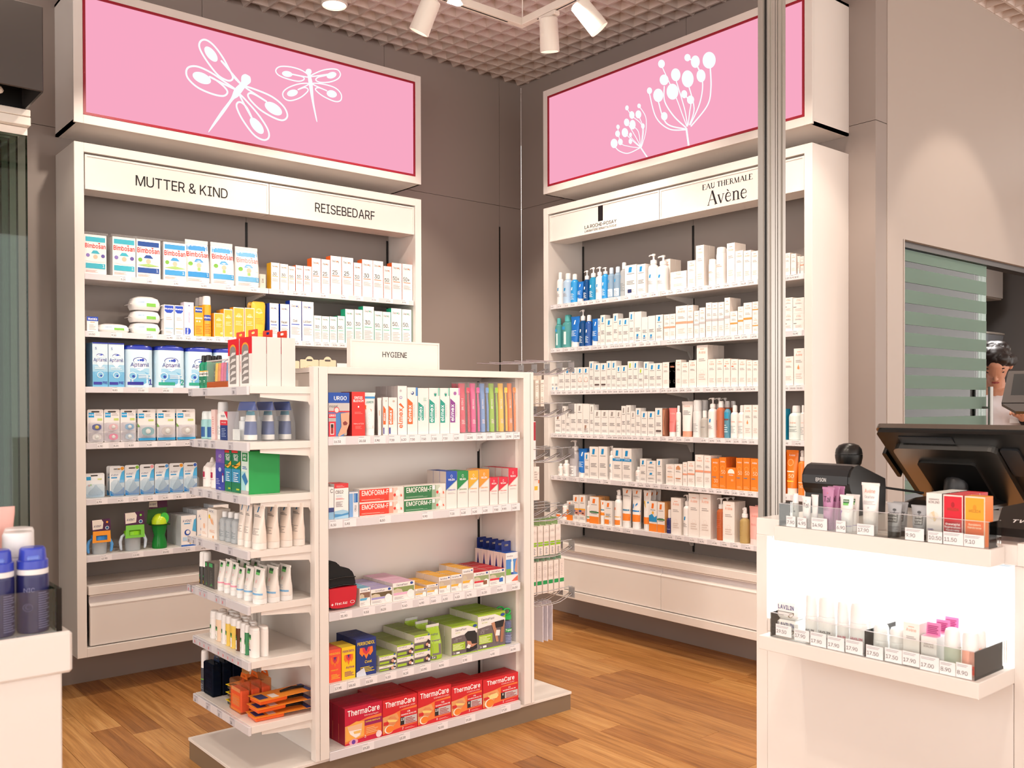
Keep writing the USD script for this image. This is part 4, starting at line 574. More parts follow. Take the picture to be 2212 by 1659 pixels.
for i, z in enumerate(EZ):
    sh = child(go, 'end_shelf'); part(MB().box(-2.6505, -1.7505, z - .024, gx0 + .0295, -1.2735, z, b=.0008), 'board', 'white_laminate', sh)
    part(MB().box(-2.6605, -1.7505, z - .029, -2.651, -1.2735, z - .001, b=.001), 'price_strip', 'strip_grey', sh)
    for y in (-1.744, -1.284): part(MB().prism(Polygon([(-2.612, z - .0245), (-2.612, z - .036), (-2.44, z - .051), (-2.418, z - .094), (-2.4045, z - .094), (-2.4045, z - .0245)]), (0, y, 0), (1, 0, 0), (0, 0, 1), (0, 1, 0), .0035, (.8, .8, .8)), 'bracket', 'white_laminate', sh, smooth=False)
    tgs = MB()
    for u, s in sorted(TAGS['E%d' % (i + 1)]):
        y = -u; mb = MB(); zt = z - .002; mb.box(-2.6612, y - .028, zt - .025, -2.6604, y + .012, zt, lin('#c6c2c8')); mb.box(-2.6616, y - .022, zt - .004, -2.661, y + .01, zt - .003, lin('#7d787c'))
        if s == 'x':
            for q in (1, -1): mb.add([(-2.6617, y + .0025, zt - .016 - q * .005), (-2.6617, y + .0045, zt - .016 - q * .005), (-2.6617, y - .0065, zt - .016 + q * .005), (-2.6617, y - .0085, zt - .016 + q * .005)], [(0, 1, 2, 3)], lin('#e58a92'))
            mb.box(-2.6616, y - .0075, zt - .0165, -2.6611, y + .0035, zt - .0155, lin('#e58a92')); mb.box(-2.6616, y - .0025, zt - .0215, -2.6611, y - .0012, zt - .0105, lin('#e58a92'))
        else:
            v, f, L = text2d(s, .0095); mb.add(np.c_[np.full(len(v), -2.6617), y + .004 - v[:, 0], zt - .0215 + v[:, 1]], f, lin('#5a565c'))
        part(mb, 'price_tag', 'paint', sh, smooth=False)
pl = MB(); pl.box(-2.670, -1.762, 0, -1.241, -1.2615, .066); part(pl, 'plinth', 'plinth_brown', go); part(MB().box(-2.673, -1.766, .066, -1.238, -1.2575, .0765, b=.0008), 'plinth_top', 'white_laminate', go)
sg = thing('hygiene_sign', 'white framed sign standing on the gondola, reading HYGIENE', 'sign', (-1.948, -1.5136, gt)); part(MB().box(-.2045, -.012, 0, .2045, .012, .1185, b=.001), 'sign_body', 'white_laminate', sg)
for r in ((-.2045, -.1975, 0, .1185), (.1975, .2045, 0, .1185), (-.1975, .1975, 0, .007), (-.1975, .1975, .1115, .1185)): part(MB().box(r[0], -.0155, r[2], r[1], -.0115, r[3]), 'sign_edge', 'white_laminate', sg)
lettering('HYGIENE', -.006, .065, .021, .112, -.0126, sg)
# ------------------------------------------------------------------ sales counter on the right (front faces -x)
ct = thing('sales_counter', 'white sales counter with lit niche and two display ledges on the right', 'counter')
cx, ya, yn, ye = -2.079, -3.283, -3.857, -5.6
part(MB().box(cx, ya - .03, 0, cx + .022, ya, .973, b=.001), 'front_post', 'white_laminate', ct); part(MB().box(cx + .0225, ya - .018, 0, -1.50, ya, .973), 'end_panel', 'white_laminate', ct)
part(MB().box(cx, ye, .973, -1.50, ya, 1.012, b=.0015), 'counter_top', 'white_gloss', ct)
part(MB().box(cx, yn, 0, cx + .02, ya - .0305, .75, b=.001), 'front_panel', 'white_gloss', ct); part(MB().box(cx, ye, 0, cx + .02, yn - .0012, .9725, b=.001), 'front_panel', 'white_laminate', ct)
part(MB().box(cx - .004, ye, .9735, cx + .35, yn - .008, 1.0165, b=.001), 'counter_cap', 'white_laminate', ct)
part(MB().box(-1.955, yn, .75, -1.945, ya - .031, .9725), 'niche_back', 'white_gloss', ct); part(MB().box(cx + .021, yn, .7815, -1.9555, yn + .006, .9725), 'niche_side', 'white_gloss', ct); part(MB().box(cx + .021, ya - .031, .7815, -1.9555, ya - .0245, .9725), 'niche_side', 'white_gloss', ct)
part(MB().box(-2.231, -3.8588, .751, -1.956, -3.397, .7806, b=.001), 'display_ledge', 'white_laminate', ct); part(MB().box(cx, -3.3965, .751, -1.956, ya - .0315, .7806), 'niche_floor', 'white_laminate', ct)
part(MB().box(-2.143, -3.842, .9745, cx - .0005, -3.375, 1.0076, b=.001), 'display_ledge', 'white_laminate', ct)
part(MB().box(-2.06, -3.84, .966, -2.045, -3.33, .9725), 'light_strip', 'cool_panel', ct, label='cool white light strip under the counter top')
nl = UsdLux.RectLight.Define(stage, '/World/niche_light'); nl.CreateWidthAttr(.5); nl.CreateHeightAttr(.03); nl.CreateIntensityAttr(0.6); nl.CreateNormalizeAttr(True); nl.CreateColorAttr(Gf.Vec3f(.86, .95, 1.0)); nl.AddTransformOp().Set(Gf.Matrix4d(0, -1, 0, 0, 1, 0, 0, 0, 0, 0, 1, 0, -2.05, -3.585, .9655, 1))
CARDS_UP = [(3.405, 3.428, 1.008, 1.032, '7.90'), (3.433, 3.455, 1.009, 1.031, '4.95'), (3.468, 3.505, 1.008, 1.034, '14.90'), (3.526, 3.548, 1.009, 1.033, '6.90'), (3.574, 3.611, 1.008, 1.031, '17.90'), (3.677, 3.715, 1.008, 1.033, '9.90'), (3.723, 3.751, 1.008, 1.031, '10.50'), (3.753, 3.791, 1.008, 1.033, '11.50'), (3.792, 3.829, 1.008, 1.032, '9.10')]
CARDS_LOW = [(3.435, 3.473, .787, .811, '19.50'), (3.48, 3.515, .786, .809, '17.90'), (3.518, 3.554, .782, .81, '17.90'), (3.557, 3.594, .782, .809, '17.90'), (3.597, 3.634, .783, .81, '17.90'), (3.641, 3.676, .782, .807, '17.50'), (3.68, 3.714, .783, .809, '17.50'), (3.715, 3.748, .784, .81, '17.90'), (3.749, 3.785, .781, .809, '17.00'), (3.786, 3.815, .781, .806, '8.90'), (3.816, 3.844, .782, .809, '8.90')]
def acrylic(label, xf, u0, u1, z0, h, cards, back, splits):
    t = thing('acrylic_tray', label, 'tray')
    part(MB().box(xf, -u1, z0 + .0004, xf + .002, -u0, z0 + h, b=.0004), 'front_pane', 'clear_pane', t, smooth=False)
    for u in [u0 + .001, u1 - .001] + splits: part(MB().box(xf + .0022, -u - .001, z0 + .0004, xf + back, -u + .001, z0 + h), 'side_pane', 'clear_pane', t, smooth=False)
    part(MB().box(xf - .0003, -u1, z0 + h, xf + .0023, -u0, z0 + h + .0008), 'polished_edge', 'strip_grey', t, smooth=False)
    for u0_, u1_, a, bq, s in cards:
        mb = MB(); a = max(a, z0 + .001); mb.box(xf - .0012, -u1_, a, xf - .0004, -u0_, bq, lin('#f3f0f2')); v, f, L = text2d(s, .0072); mb.add(np.c_[np.full(len(v), xf - .0015), -u0_ - .002 - v[:, 0], a + .006 + v[:, 1]], f, lin('#4a4548'))
        for dz in (.003, .0055): mb.box(xf - .0015, -u1_ + .004 + dz, bq - dz - .0007, xf - .001, -u0_ - .002, bq - dz, lin('#8d8890'))
        part(mb, 'price_card', 'paint', t, smooth=False)
acrylic('low clear acrylic tray with nine price cards on the upper counter ledge', -2.139, 3.385, 3.838, 1.0078, .050, CARDS_UP, .055, [3.64])
acrylic('low clear acrylic tray with eleven price cards on the lower counter ledge', -2.223, 3.42, 3.849, .7808, .052, CARDS_LOW, .14, [3.637])

# grey post behind the counter
po = thing('aluminium_post', 'tall ribbed aluminium post rising behind the counter to the ceiling', 'post', (-1.62, -3.0, 0))
part(MB().box(0, 0, 0, .086, .036, CEIL), 'post_body', 'alu', po)
for k, x in enumerate((.009, .03, .042, .066)): part(MB().box(x, -.004, 0, x + (.018 if k == 0 else .008), -.0003, CEIL), 'rib', 'alu', po)
part(MB().box(-.0025, .006, 0, -.0003, .012, CEIL), 'seal', 'black_plastic', po); part(MB().box(-.003, .016, 0, -.0003, .034, CEIL), 'rib', 'alu', po)

# receipt printer, scanner, touch till, customer display, payment terminal
pr = thing('receipt_printer', 'black receipt printer with rounded front standing on the counter', 'printer', (-1.90, -3.3, 1.012), -90)
pf = Polygon([(0, 0), (.004, .05), (-.006, .062), (-.011, .078), (-.010, .094), (-.002, .108), (.012, .118), (.03, .122), (.155, .083), (.158, .06), (.155, 0)])
part(MB().prism(pf.buffer(.002).buffer(-.002), (-.003, 0, 0), (0, 1, 0), (0, 0, 1), (1, 0, 0), .127, (.02, .02, .02)), 'housing', 'black_plastic', pr, smooth=False)
part(MB().prism(Polygon([(-.0125, .075), (-.0115, .095), (-.003, .1095), (.0115, .1195), (.0105, .117), (-.003, .107), (-.0105, .094), (-.0115, .075)]), (.002, 0, 0), (0, 1, 0), (0, 0, 1), (1, 0, 0), .117, (.02, .02, .02)), 'lid', 'dark_plastic', pr, smooth=False)
v, f, L = text2d('EPSON', .0085, True); part(MB().add(np.c_[.036 + v[:, 0] * .72, np.full(len(v), -.0128), .080 + v[:, 1]], f, lin('#d8d8d8')), 'lettering', 'paint', pr, smooth=False)
sc = thing('barcode_scanner', 'rounded black presentation scanner behind the receipt printer', 'scanner', (-1.70, -3.30, 1.012))
part(MB().loft([(0, .03, .03), (.004, .032, .032), (.012, .02, .02), (.09, .012, .012), (.105, .02, .02)], (.02, .02, .02)), 'stand', 'black_plastic', sc)
part(MB().loft([(.1, .026, .022), (.112, .034, .03), (.128, .037, .033), (.136, .0372, .0332)], (.02, .02, .02)), 'head', 'black_plastic', sc); part(MB().loft([(.1375, .0372, .0332), (.15, .0345, .031), (.16, .027, .024), (.165, .014, .012), (.166, .001, .001)], (.03, .03, .03)), 'dome', 'black_plastic', sc)
ti = thing('touch_till', 'large black touch till seen from behind with brushed steel back plate', 'till', (-1.60, -3.30, 1.012))
TA = np.array([.238, 0, -.187]) / np.linalg.norm([.238, 0, -.187]); TN = np.array([-TA[2] * -1, 0, 0]); NN = np.cross(TA, [0, -1, 0]); NN = NN if NN[0] < 0 else -NN
def slab(o, wx0, wx1, h0, h1, d0, d1, r):
    q = Polygon([(wx0 + r, h0 + r), (wx1 - r, h0 + r), (wx1 - r, h1 - r), (wx0 + r, h1 - r)]).buffer(r, quad_segs=4)
    return MB().prism(q, np.array(o) + NN * d0, (0, -1, 0), TA, NN, d1 - d0, (.03, .03, .03))
O = (0, -.016, .203)
part(slab(O, 0, .40, 0, .30, -.016, -.002, .012), 'screen_frame', 'steel', ti, smooth=False); part(slab(O, .004, .396, .004, .296, -.0018, .010, .012), 'back_cover', 'black_plastic', ti, smooth=False); part(slab(O, .06, .20, .02, .045, .0102, .0125, .003), 'cover_hatch', 'dark_plastic', ti, smooth=False)
part(slab(O, .035, .30, .05, .30, .0102, .028, .02), 'back_plate', 'steel', ti, smooth=False, label='brushed steel back plate'); part(slab(O, .085, .235, .10, .27, .0282, .036, .012), 'mount_plate', 'black', ti, smooth=False)
part(slab(O, -.012, .0, .09, .20, -.01, .018, .004), 'card_reader', 'black_plastic', ti, smooth=False); part(slab(O, .302, .345, .06, .17, .0102, .016, .006), 'port_cover', 'dark_plastic', ti, smooth=False)
part(MB().tube([(.145, -.175, .085), (.125, -.175, .06), (.12, -.175, .012)], .03, (.02, .02, .02), 12), 'neck', 'dark_plastic', ti); part(MB().loft([(0, .13, .10), (.01, .13, .1), (.02, .11, .08)], (.02, .02, .02), cx=.12, cy=-.175, p=4), 'base', 'black_plastic', ti)
part(MB().tube([(.10, -.10, .03), (.02, -.03, .045), (-.05, .05, .04), (-.09, .12, .01)], .003, (.01, .01, .01)), 'cable', 'black', ti)
cdp = thing('customer_display', 'grey pole display with glowing cyan text at the right picture edge', 'display', (-1.17, -3.50, 1.012))
part(MB().loft([(0, .05, .05), (.01, .05, .05), (.014, .016, .016), (.24, .016, .016)], (.03, .03, .03), cx=.04, cy=-.06), 'pole', 'dark_plastic', cdp)
ex, ez = np.array([.36, -.93, 0]), np.array([.2, .08, .97]); ex /= np.linalg.norm(ex); ez -= ex * (ez @ ex); ez /= np.linalg.norm(ez); ny = np.cross(ex, ez); ny = ny if ny[0] < 0 else -ny
def dsl(q, d0, d1, c): return MB().prism(q, np.array([-.005, .03, .27]) + ny * d0, ex, ez, ny, d1 - d0, c)
part(dsl(Polygon([(-.005, .0), (.25, .0), (.25, .092), (.012, .092)]), -.03, 0, (.2, .2, .2)), 'display_case', 'dark_metal', cdp, smooth=False); part(dsl(Polygon([(.018, .022), (.24, .022), (.24, .083), (.026, .083)]), .0002, .001, (0, 0, 0)), 'screen', 'black_plastic', cdp, smooth=False)
part(dsl(Polygon([(-.005, -.001), (.25, -.001), (.24, -.024), (.03, -.024)]), -.04, -.004, (.2, .2, .2)), 'case_foot', 'dark_metal', cdp, smooth=False)
v, f, L = text2d('Willkommen', .013, True); part(MB().add(np.array([-.005, .03, .27]) + ny * .0014 + np.outer(.052 + v[:, 0], ex) + np.outer(.046 + v[:, 1], ez), f, (0, 1, 1)), 'display_text', 'cyan_text', cdp, smooth=False)
pt = thing('payment_terminal', 'black wedge payment terminal with hexagon logo on a white foot', 'terminal', (-1.955, -3.80, 1.0165))
part(MB().loft([(0, .045, .04), (.006, .045, .04), (.008, .026, .03), (.026, .03, .034), (.034, .045, .05)], (.8, .8, .8), cx=.04, cy=-.04, p=3), 'foot', 'white_laminate', pt)
tp = Polygon([(-.02, .0), (.02, .035), (.10, .035), (.12, 0), (.1, -.075), (.0, -.075)]).buffer(.012)
part(MB().prism(tp, (.0, -.02, .0345), (.0, -1, 0), (.94, 0, .34), (-.34, 0, .94), .018, (.02, .02, .02)), 'wedge', 'black_plastic', pt, smooth=False)
v, f, L = text2d('TWINT', .013, True); a_ = np.array([.0, -.02, .0345]) + np.array([-.34, 0, .94]) * .0185; part(MB().add(a_ + np.outer(.008 + v[:, 0], [0, -1, 0]) + np.outer(-.062 + v[:, 1] + v[:, 0] * .1, [.94, 0, .34]), f, lin('#ffffff')), 'lettering', 'paint', pt, smooth=False)
hx = MB(); hexa = Polygon([(.048 + .03 * math.cos(k * math.pi / 3), -.012 + .03 * math.sin(k * math.pi / 3)) for k in range(6)]); hx.prism(hexa, a_, (0, -1, 0), (.94, 0, .34), (-.34, 0, .94), .0006, lin('#f4f4f4'))
for k, c in enumerate(('#4f86d8', '#e9b23c', '#d9534a')): hx.prism(Point(.04 + .008 * k, -.012).buffer(.006), a_ + np.array([-.34, 0, .94]) * (.0008 + .0002 * k), (0, -1, 0), (.94, 0, .34), (-.34, 0, .94), .0003, lin(c))
part(hx, 'logo', 'paint', pt, smooth=False)

# ------------------------------------------------------------------ front display counter at the lower left (front faces -y)
fc = thing('front_counter', 'white display counter with rounded tray at the lower left', 'counter')
part(MB().box(-4.4, -3.134, .888, -3.545, -2.75, .949, b=.004), 'tray_rim', 'white_laminate', fc); part(MB().box(-4.4, -3.122, 0, -3.557, -2.76, .8875, b=.002), 'counter_body', 'white_laminate', fc)
gc = thing('glass_guard', 'clear glass guard with green edges around the blue cans', 'glass guard')
part(MB().box(-4.4, -3.128, .9495, -3.566, -3.124, 1.012), 'front_pane', 'clear_pane', gc, smooth=False); part(MB().box(-3.5655, -3.128, .9495, -3.558, -2.80, 1.012), 'side_pane', 'green_edge', gc, smooth=False, label='side pane seen through its green edge')

# ------------------------------------------------------------------ air curtain and stacked glass wall at the left
ac = thing('air_curtain', 'dark grey metal air curtain box high at the left picture edge', 'air curtain')
part(MB().box(-5.0, -.9, 2.425, -3.055, -.893, 2.735, b=.004), 'front_cover', 'dark_metal', ac); part(MB().box(-5.0, -.8925, 2.73, -3.055, -.6, 2.735), 'top_cover', 'dark_metal', ac); part(MB().box(-3.062, -.8925, 2.425, -3.055, -.6, 2.7295), 'end_cover', 'dark_metal', ac); part(MB().box(-5.0, -.607, 2.425, -3.063, -.6, 2.7295), 'rear_cover', 'black', ac)
for k in range(2):
    t_ = np.linspace(0, 1, 14); xx = -3.135 - .055 * k; pts = [(xx - .16 * (1 - s) ** 2 if s < .6 else xx - .16 * .16 - .05 * (s - .6) / .4, -.86 + .2 * s, 2.44 + .012 * math.sin(s * 3)) for s in t_]
    part(MB().tube(pts, .011, (.7, .7, .7), 6), 'nozzle_vane', 'lamp_white', ac)
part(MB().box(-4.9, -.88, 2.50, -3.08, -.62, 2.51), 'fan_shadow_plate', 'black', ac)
gw = thing('folding_glass_wall', 'stacked panes of a folding glass wall parked at the left edge', 'glass wall')
for k, (xr, y, zt) in enumerate(((-3.045, -.60, 2.335), (-3.052, -.53, 2.345), (-3.055, -.46, 2.35), (-3.058, -.39, 2.355))):
    part(MB().box(-4.6, y, .06, xr - .012 * k, y + .012, zt), 'glass_pane', 'side_pane', gw, smooth=False)
    part(MB().box(-4.6, y - .006, zt, xr - .012 * k, y + .018, zt + .028), 'pane_rail', 'lamp_white', gw); part(MB().box(-4.6, y - .004, .0, xr - .012 * k, y + .016, .06), 'pane_foot', 'lamp_white', gw)
    part(MB().box(xr - .012 * k - .004, y - .001, .06, xr - .012 * k, y + .013, zt), 'pane_edge', 'green_edge', gw, smooth=False)
part(MB().box(-4.6, -.64, 2.365, -3.04, -.33, 2.398, b=.002), 'track_rail', 'lamp_white', gw); part(MB().box(-4.6, -.645, 2.399, -3.042, -.33, 2.425, b=.002), 'track_cover', 'lamp_white', gw)

# ------------------------------------------------------------------ lamps: track with spots, recessed downlight, pendant
tr = thing('lighting_track', 'white L-shaped lighting track hung below the ceiling', 'lighting track')
zt = 3.075
for a, bq in (((-3.4, -1.255), (-1.035, -1.222)), ((-1.068, -3.2), (-1.035, -1.256))): part(MB().box(a[0], a[1], zt, bq[0], bq[1], zt + .035, b=.002), 'track_rail', 'lamp_white', tr)
part(MB().box(-3.4, -1.242, zt - .0012, -1.14, -1.236, zt + .002), 'groove', 'black', tr); part(MB().box(-1.055, -3.2, zt - .0012, -1.049, -1.35, zt + .002), 'groove', 'black', tr)
for x, y in ((-1.05, -1.24), (-2.2, -1.24), (-1.05, -2.3)): part(MB().tube([(x, y, zt + .034), (x + .01, y + .01, zt + .12), (x, y, CEIL + .05)], .003, (.6, .6, .6)), 'suspension_wire', 'lamp_white', tr)
def spot_lamp(label, x, y, tgt):
    t = thing('spot_lamp', label, 'spot lamp', (x, y, zt), group=None)
    part(MB().box(-.05 if abs(y + 1.24) < .05 else -.017, -.017 if abs(y + 1.24) < .05 else -.055, -.022, .05 if abs(y + 1.24) < .05 else .017, .017 if abs(y + 1.24) < .05 else .055, -.0015, b=.003), 'adapter', 'lamp_white', t); part(MB().tube([(0, 0, -.021), (0, 0, -.055)], .006, (.8, .8, .8)), 'stem', 'lamp_white', t)
    d = np.array(tgt, float) - [x, y, zt - .1]; d /= np.linalg.norm(d); e1 = np.cross(d, [0, 0, 1.0]); e1 /= np.linalg.norm(e1); e2 = np.cross(e1, d); o = np.array([0, 0, -.085])
    def lay(mb, m, n, **k):
        for i in range(len(mb.v)): mb.v[i] = o + np.outer(mb.v[i][:, 0], e1) + np.outer(mb.v[i][:, 1], e2) + np.outer(mb.v[i][:, 2], d)
        part(mb, n, m, t, **k)
    lay(MB().loft([(-.065, .001, .001), (-.064, .036, .036), (-.058, .042, .042), (.085, .045, .045), (.085, .041, .041), (.05, .038, .038)], (.8, .8, .8), cap=False), 'lamp_white', 'lamp_can')
    lay(MB().loft([(.046, .037, .037), (.048, .037, .037)], (1, 1, 1)), 'spot_glow', 'reflector')
    return t
spot_lamp('left white spot lamp, tilted to the dragonfly light box', -1.60, -1.2385, (-1.95, -.6, 1.5)); spot_lamp('lowest white spot lamp, near the corner of the track', -1.0515, -1.43, (-.75, -1.2, 1.2)); spot_lamp('right white spot lamp, tilted to the flower light box', -1.0515, -1.68, (-.3, -2.2, 1.9))
dl = thing('recessed_downlight', 'round recessed downlight with a bright lens in the ceiling, cut by the top picture edge', 'downlight', (-1.553, -.345, CEIL))
part(MB().loft([(-.018, .062, .062), (-.012, .068, .068), (.03, .064, .064)], (.8, .8, .8), cap=False), 'ring', 'lamp_white', dl); part(MB().loft([(-.012, .058, .058), (-.010, .058, .058)], (1, 1, 1)), 'lens', 'spot_glow', dl)
pe = thing('pendant_lamp', 'white bell-shaped pendant lamp at the upper right picture edge', 'pendant lamp', (-1.50, -3.86, 1.925))
pp = [(0, .165), (.02, .163), (.08, .155), (.14, .138), (.19, .112), (.225, .078), (.245, .042), (.25, .02)]
part(MB().loft([(z, r, r) for z, r in pp], (.9, .9, .9), n=48, cap=False), 'shade', 'lamp_white', pe); part(MB().loft([(z - .001 if z else .0, r - .004, r - .004) for z, r in pp], (.9, .9, .9), n=48, cap=False), 'shade_lining', 'lamp_white', pe)
part(MB().loft([(.06, .001, .001), (.07, .03, .03), (.1, .04, .04), (.13, .028, .028), (.16, .014, .014)], (1, 1, 1)), 'bulb', 'lamp_glow', pe); part(MB().tube([(0, 0, .249), (0, 0, CEIL - 1.925)], .003, (.7, .7, .7)), 'cord', 'lamp_white', pe)
for z in (.10, .13, .155):
    ra, rb = (np.interp(q, [p[0] for p in pp], [p[1] for p in pp]) + .0012 for q in (z, z + .002)); part(MB().loft([(z, ra, ra), (z + .002, rb, rb)], (.8, .8, .8), n=48, cap=False), 'shade_ring', 'lamp_white', pe)

# ------------------------------------------------------------------ the back office behind the glass door
dr = thing('door_1', 'sliding glass door with frosted stripes and a steel bar handle', 'door', kind='structure')
part(MB().box(.262, -2.404, .02, 1.22, -2.396, 2.018), 'glass_pane', 'clear_pane', dr, smooth=False); part(MB().box(1.2205, -2.404, .02, 1.2235, -2.396, 2.018), 'pane_edge', 'frost', dr, smooth=False); part(MB().box(1.158, -2.404, .02, 1.16, -2.4045, 2.018), 'pane_edge', 'frost', dr, smooth=False)
for z1, z0 in [(2.016, 1.962), (1.932, 1.862), (1.826, 1.763), (1.724, 1.661), (1.622, 1.558), (1.521, 1.457), (1.42, 1.356), (1.319, 1.255), (1.218, 1.154), (1.117, 1.053), (1.016, .952), (.915, .851), (.814, .75)]: part(MB().box(.262, -2.4075, z0, 1.219, -2.4046, z1), 'frosted_stripe', 'frost', dr, smooth=False)
part(MB().tube([(1.17, -2.45, .75), (1.17, -2.45, 1.372)], .0125, (.6, .6, .6), 14), 'bar_handle', 'steel', dr)
for z in (.85, 1.262): part(MB().tube([(1.17, -2.45, z), (1.17, -2.4085, z)], .006, (.6, .6, .6)), 'standoff', 'steel', dr)
of = thing('wall_office', 'dark grey walls of the back office seen through the glass door', 'wall', kind='structure')
part(MB().box(.1, -1.02, 0, 4.4, -.92, 2.75), 'panel', 'grey_wall', of); part(MB().box(4.3, -3.6, 0, 4.4, -1.02, 2.75), 'panel', 'grey_wall', of); part(MB().box(.1, -2.34, 2.72, 4.4, -1.02, 2.75), 'office_ceiling', 'lamp_white', of); part(MB().box(2.7, -3.6, 2.72, 4.4, -2.45, 2.75), 'office_ceiling', 'lamp_white', of)
oc = thing('upper_cabinet', 'row of white glossy upper cabinets along the office wall', 'cabinet')
for k in range(5): part(MB().box(.9 + .62 * k, -1.36, 2.14, .9 + .62 * k + .612, -1.345, 2.6, b=.002), 'cabinet_door', 'white_gloss', oc)
part(MB().box(.9, -1.344, 2.13, 4.0, -1.025, 2.61), 'cabinet_body', 'white_laminate', oc)
ocl = UsdLux.RectLight.Define(stage, '/World/office_lamp'); ocl.CreateWidthAttr(1.2); ocl.CreateHeightAttr(.4); ocl.CreateIntensityAttr(14); ocl.CreateNormalizeAttr(True); ocl.CreateColorAttr(Gf.Vec3f(1, .97, .95)); ocl.AddTranslateOp().Set(Gf.Vec3d(1.9, -1.95, 2.70))
osf = solo(MB().box(1.3, -1.34, 1.72, 4.2, -1.022, 1.75, b=.002), 'office_shelf', 'white_laminate', 'long white shelf on the office wall holding binders and trays', 'shelf')
def binder(x, col, label, y=-1.33, z=1.7505, w=.075, h=.31):
    t = thing('ring_binder', label, 'binder', (x, y, z)); part(MB().box(0, 0, 0, w, .26, h, b=.002), 'cover', col, t); part(MB().box(.012, -.0012, h * .52, w - .012, -.0002, h * .88), 'spine_label', 'white_laminate', t); part(MB().prism(Point(w / 2, h * .2).buffer(.014), (0, -.0008, 0), (1, 0, 0), (0, 0, 1), (0, -1, 0), .0008, (0, 0, 0)), 'finger_hole', 'black', t, smooth=False)
mat('binder_blue', '#2f67b5', .5); mat('binder_green', '#8fd01e', .45); mat('tray_clear', '#b9c2cc', .3); mat('tray_blue', '#3f8fe0', .4)
osh2 = solo(MB().box(1.3, -1.34, 2.02, 2.4, -1.022, 2.04), 'office_shelf', 'white_laminate', 'short upper white shelf on the office wall near the blue binders', 'shelf')
for k in range(2): binder(2.42 + .08 * k, 'binder_blue', '%s blue ring binder behind the frosted stripes at the door jamb' % ('left' if k == 0 else 'right'), z=1.7505)
for k in range(3): binder(3.42 + .085 * k, 'binder_green', '%s of three lime green ring binders on the office shelf' % ('first', 'second', 'third')[k])
for k, (c, z) in enumerate((('tray_blue', 1.7505), ('tray_clear', 1.82))):
    t = thing('letter_tray', ('blue letter tray lying on the office shelf behind the door stripes', 'clear letter tray stacked on the blue one')[k], 'tray', (2.66 + .04 * k, -1.33, z)); part(MB().box(0, 0, 0, .5, .28, .006), 'tray_floor', c, t); part(MB().box(0, 0, .0062, .006, .28, .05), 'tray_side', c, t); part(MB().box(.494, 0, .0062, .5, .28, .05), 'tray_side', c, t)
t = thing('storage_box', 'translucent plastic storage box on the office shelf above the woman', 'box', (3.75, -1.335, 1.7505)); part(MB().loft([(0, .17, .11), (.1, .185, .125)], (.7, .7, .7), cx=.19, cy=.13, p=8), 'bin', 'tray_clear', t); part(MB().loft([(.1005, .192, .13), (.112, .192, .13), (.118, .17, .11)], (.8, .8, .8), cx=.19, cy=.13, p=8), 'lid', 'lamp_white', t)

# ------------------------------------------------------------------ people
import manifold3d as m3
def limb(chain, res=.012, it=14):
    """one continuous surface: hulls of neighbouring spheres, smoothed"""
    man = m3.Manifold()
    for a, bq in chain:
        s = [m3.Manifold.sphere(q[3], 20).translate(list(map(float, q[:3]))) for q in (a, bq)]; man = man + m3.Manifold.batch_hull(s)
    man = man.refine_to_length(res); me = man.to_mesh(); tm = trimesh.Trimesh(me.vert_properties[:, :3], me.tri_verts, process=True); trimesh.smoothing.filter_taubin(tm, iterations=it); return tm
def mesh_part(tm, name, m, parent, col=(.5, .5, .5), label=None): mb = MB(); mb.add(tm.vertices, tm.faces, col, flat=False); return part(mb, name, m, parent, label=label)
wo = thing('person', 'dark-haired woman in a white coat over black sleeves, looking down and writing with a pencil', 'person', (1.86, -2.19, 0), 0)
# local frame: she stands at the origin, faces -x and a little -y, head bent forward
F = np.array([-.93, -.36, 0]); Sd = np.array([.36, -.93, 0]); Uz = np.array([0, 0, 1.0])      # forward, her right, up
def L3(f, s, u, r): return tuple(F * f + Sd * s + Uz * u) + (r,)
hc = F * .045 + Uz * 1.50
tilt = math.radians(32); hf = F * math.cos(tilt) - Uz * math.sin(tilt); hu = Uz * math.cos(tilt) + F * math.sin(tilt)
def H(f, s, u, r): return tuple(hc + hf * f + Sd * s + hu * u) + (r,)
hand_o = F * .20 + Sd * .13 + Uz * 1.232
def hand_chain(o, d, n, side):
    ch = [((*o, .026), (*(o + d * .05), .03))]
    return ch
body = [(L3(0, 0, 1.05, .12), L3(-.01, 0, 1.22, .125)), (L3(-.01, 0, 1.22, .12), L3(0, 0, 1.32, .085)), (L3(0, -.15, 1.305, .05), L3(0, .15, 1.305, .05)), (L3(0, 0, 1.33, .052), L3(.03, 0, 1.42, .05)), (L3(0, 0, .86, .14), L3(0, 0, 1.05, .12)),
 (H(-.015, 0, .02, .078), H(.02, 0, .025, .074)), (H(.02, 0, .02, .07), H(.045, 0, -.06, .042)), (H(.045, 0, -.06, .042), H(.062, 0, -.085, .026)), (H(.06, 0, .05, .042), H(.05, 0, .0, .05)),
 (H(.082, 0, .012, .008), H(.1, 0, -.026, .0105)), (H(.1, 0, -.026, .0105), H(.088, .009, -.031, .008)), (H(.1, 0, -.026, .0105), H(.088, -.009, -.031, .008)), (H(.078, -.012, -.055, .009), H(.078, .012, -.055, .009)), (H(.076, -.035, .022, .012), H(.076, .035, .022, .012)),
 (H(-.004, .078, -.005, .012), H(-.008, .082, .018, .014)), (H(-.004, -.078, -.005, .012), H(-.008, -.082, .018, .014)),
 (L3(0, .16, 1.30, .048), L3(.06, .22, 1.10, .04)), (L3(.06, .22, 1.10, .04), L3(.19, .14, 1.21, .026)), (L3(0, -.16, 1.30, .048), L3(.06, -.22, 1.10, .04)), (L3(.06, -.22, 1.10, .04), L3(.22, -.06, 1.13, .027))]
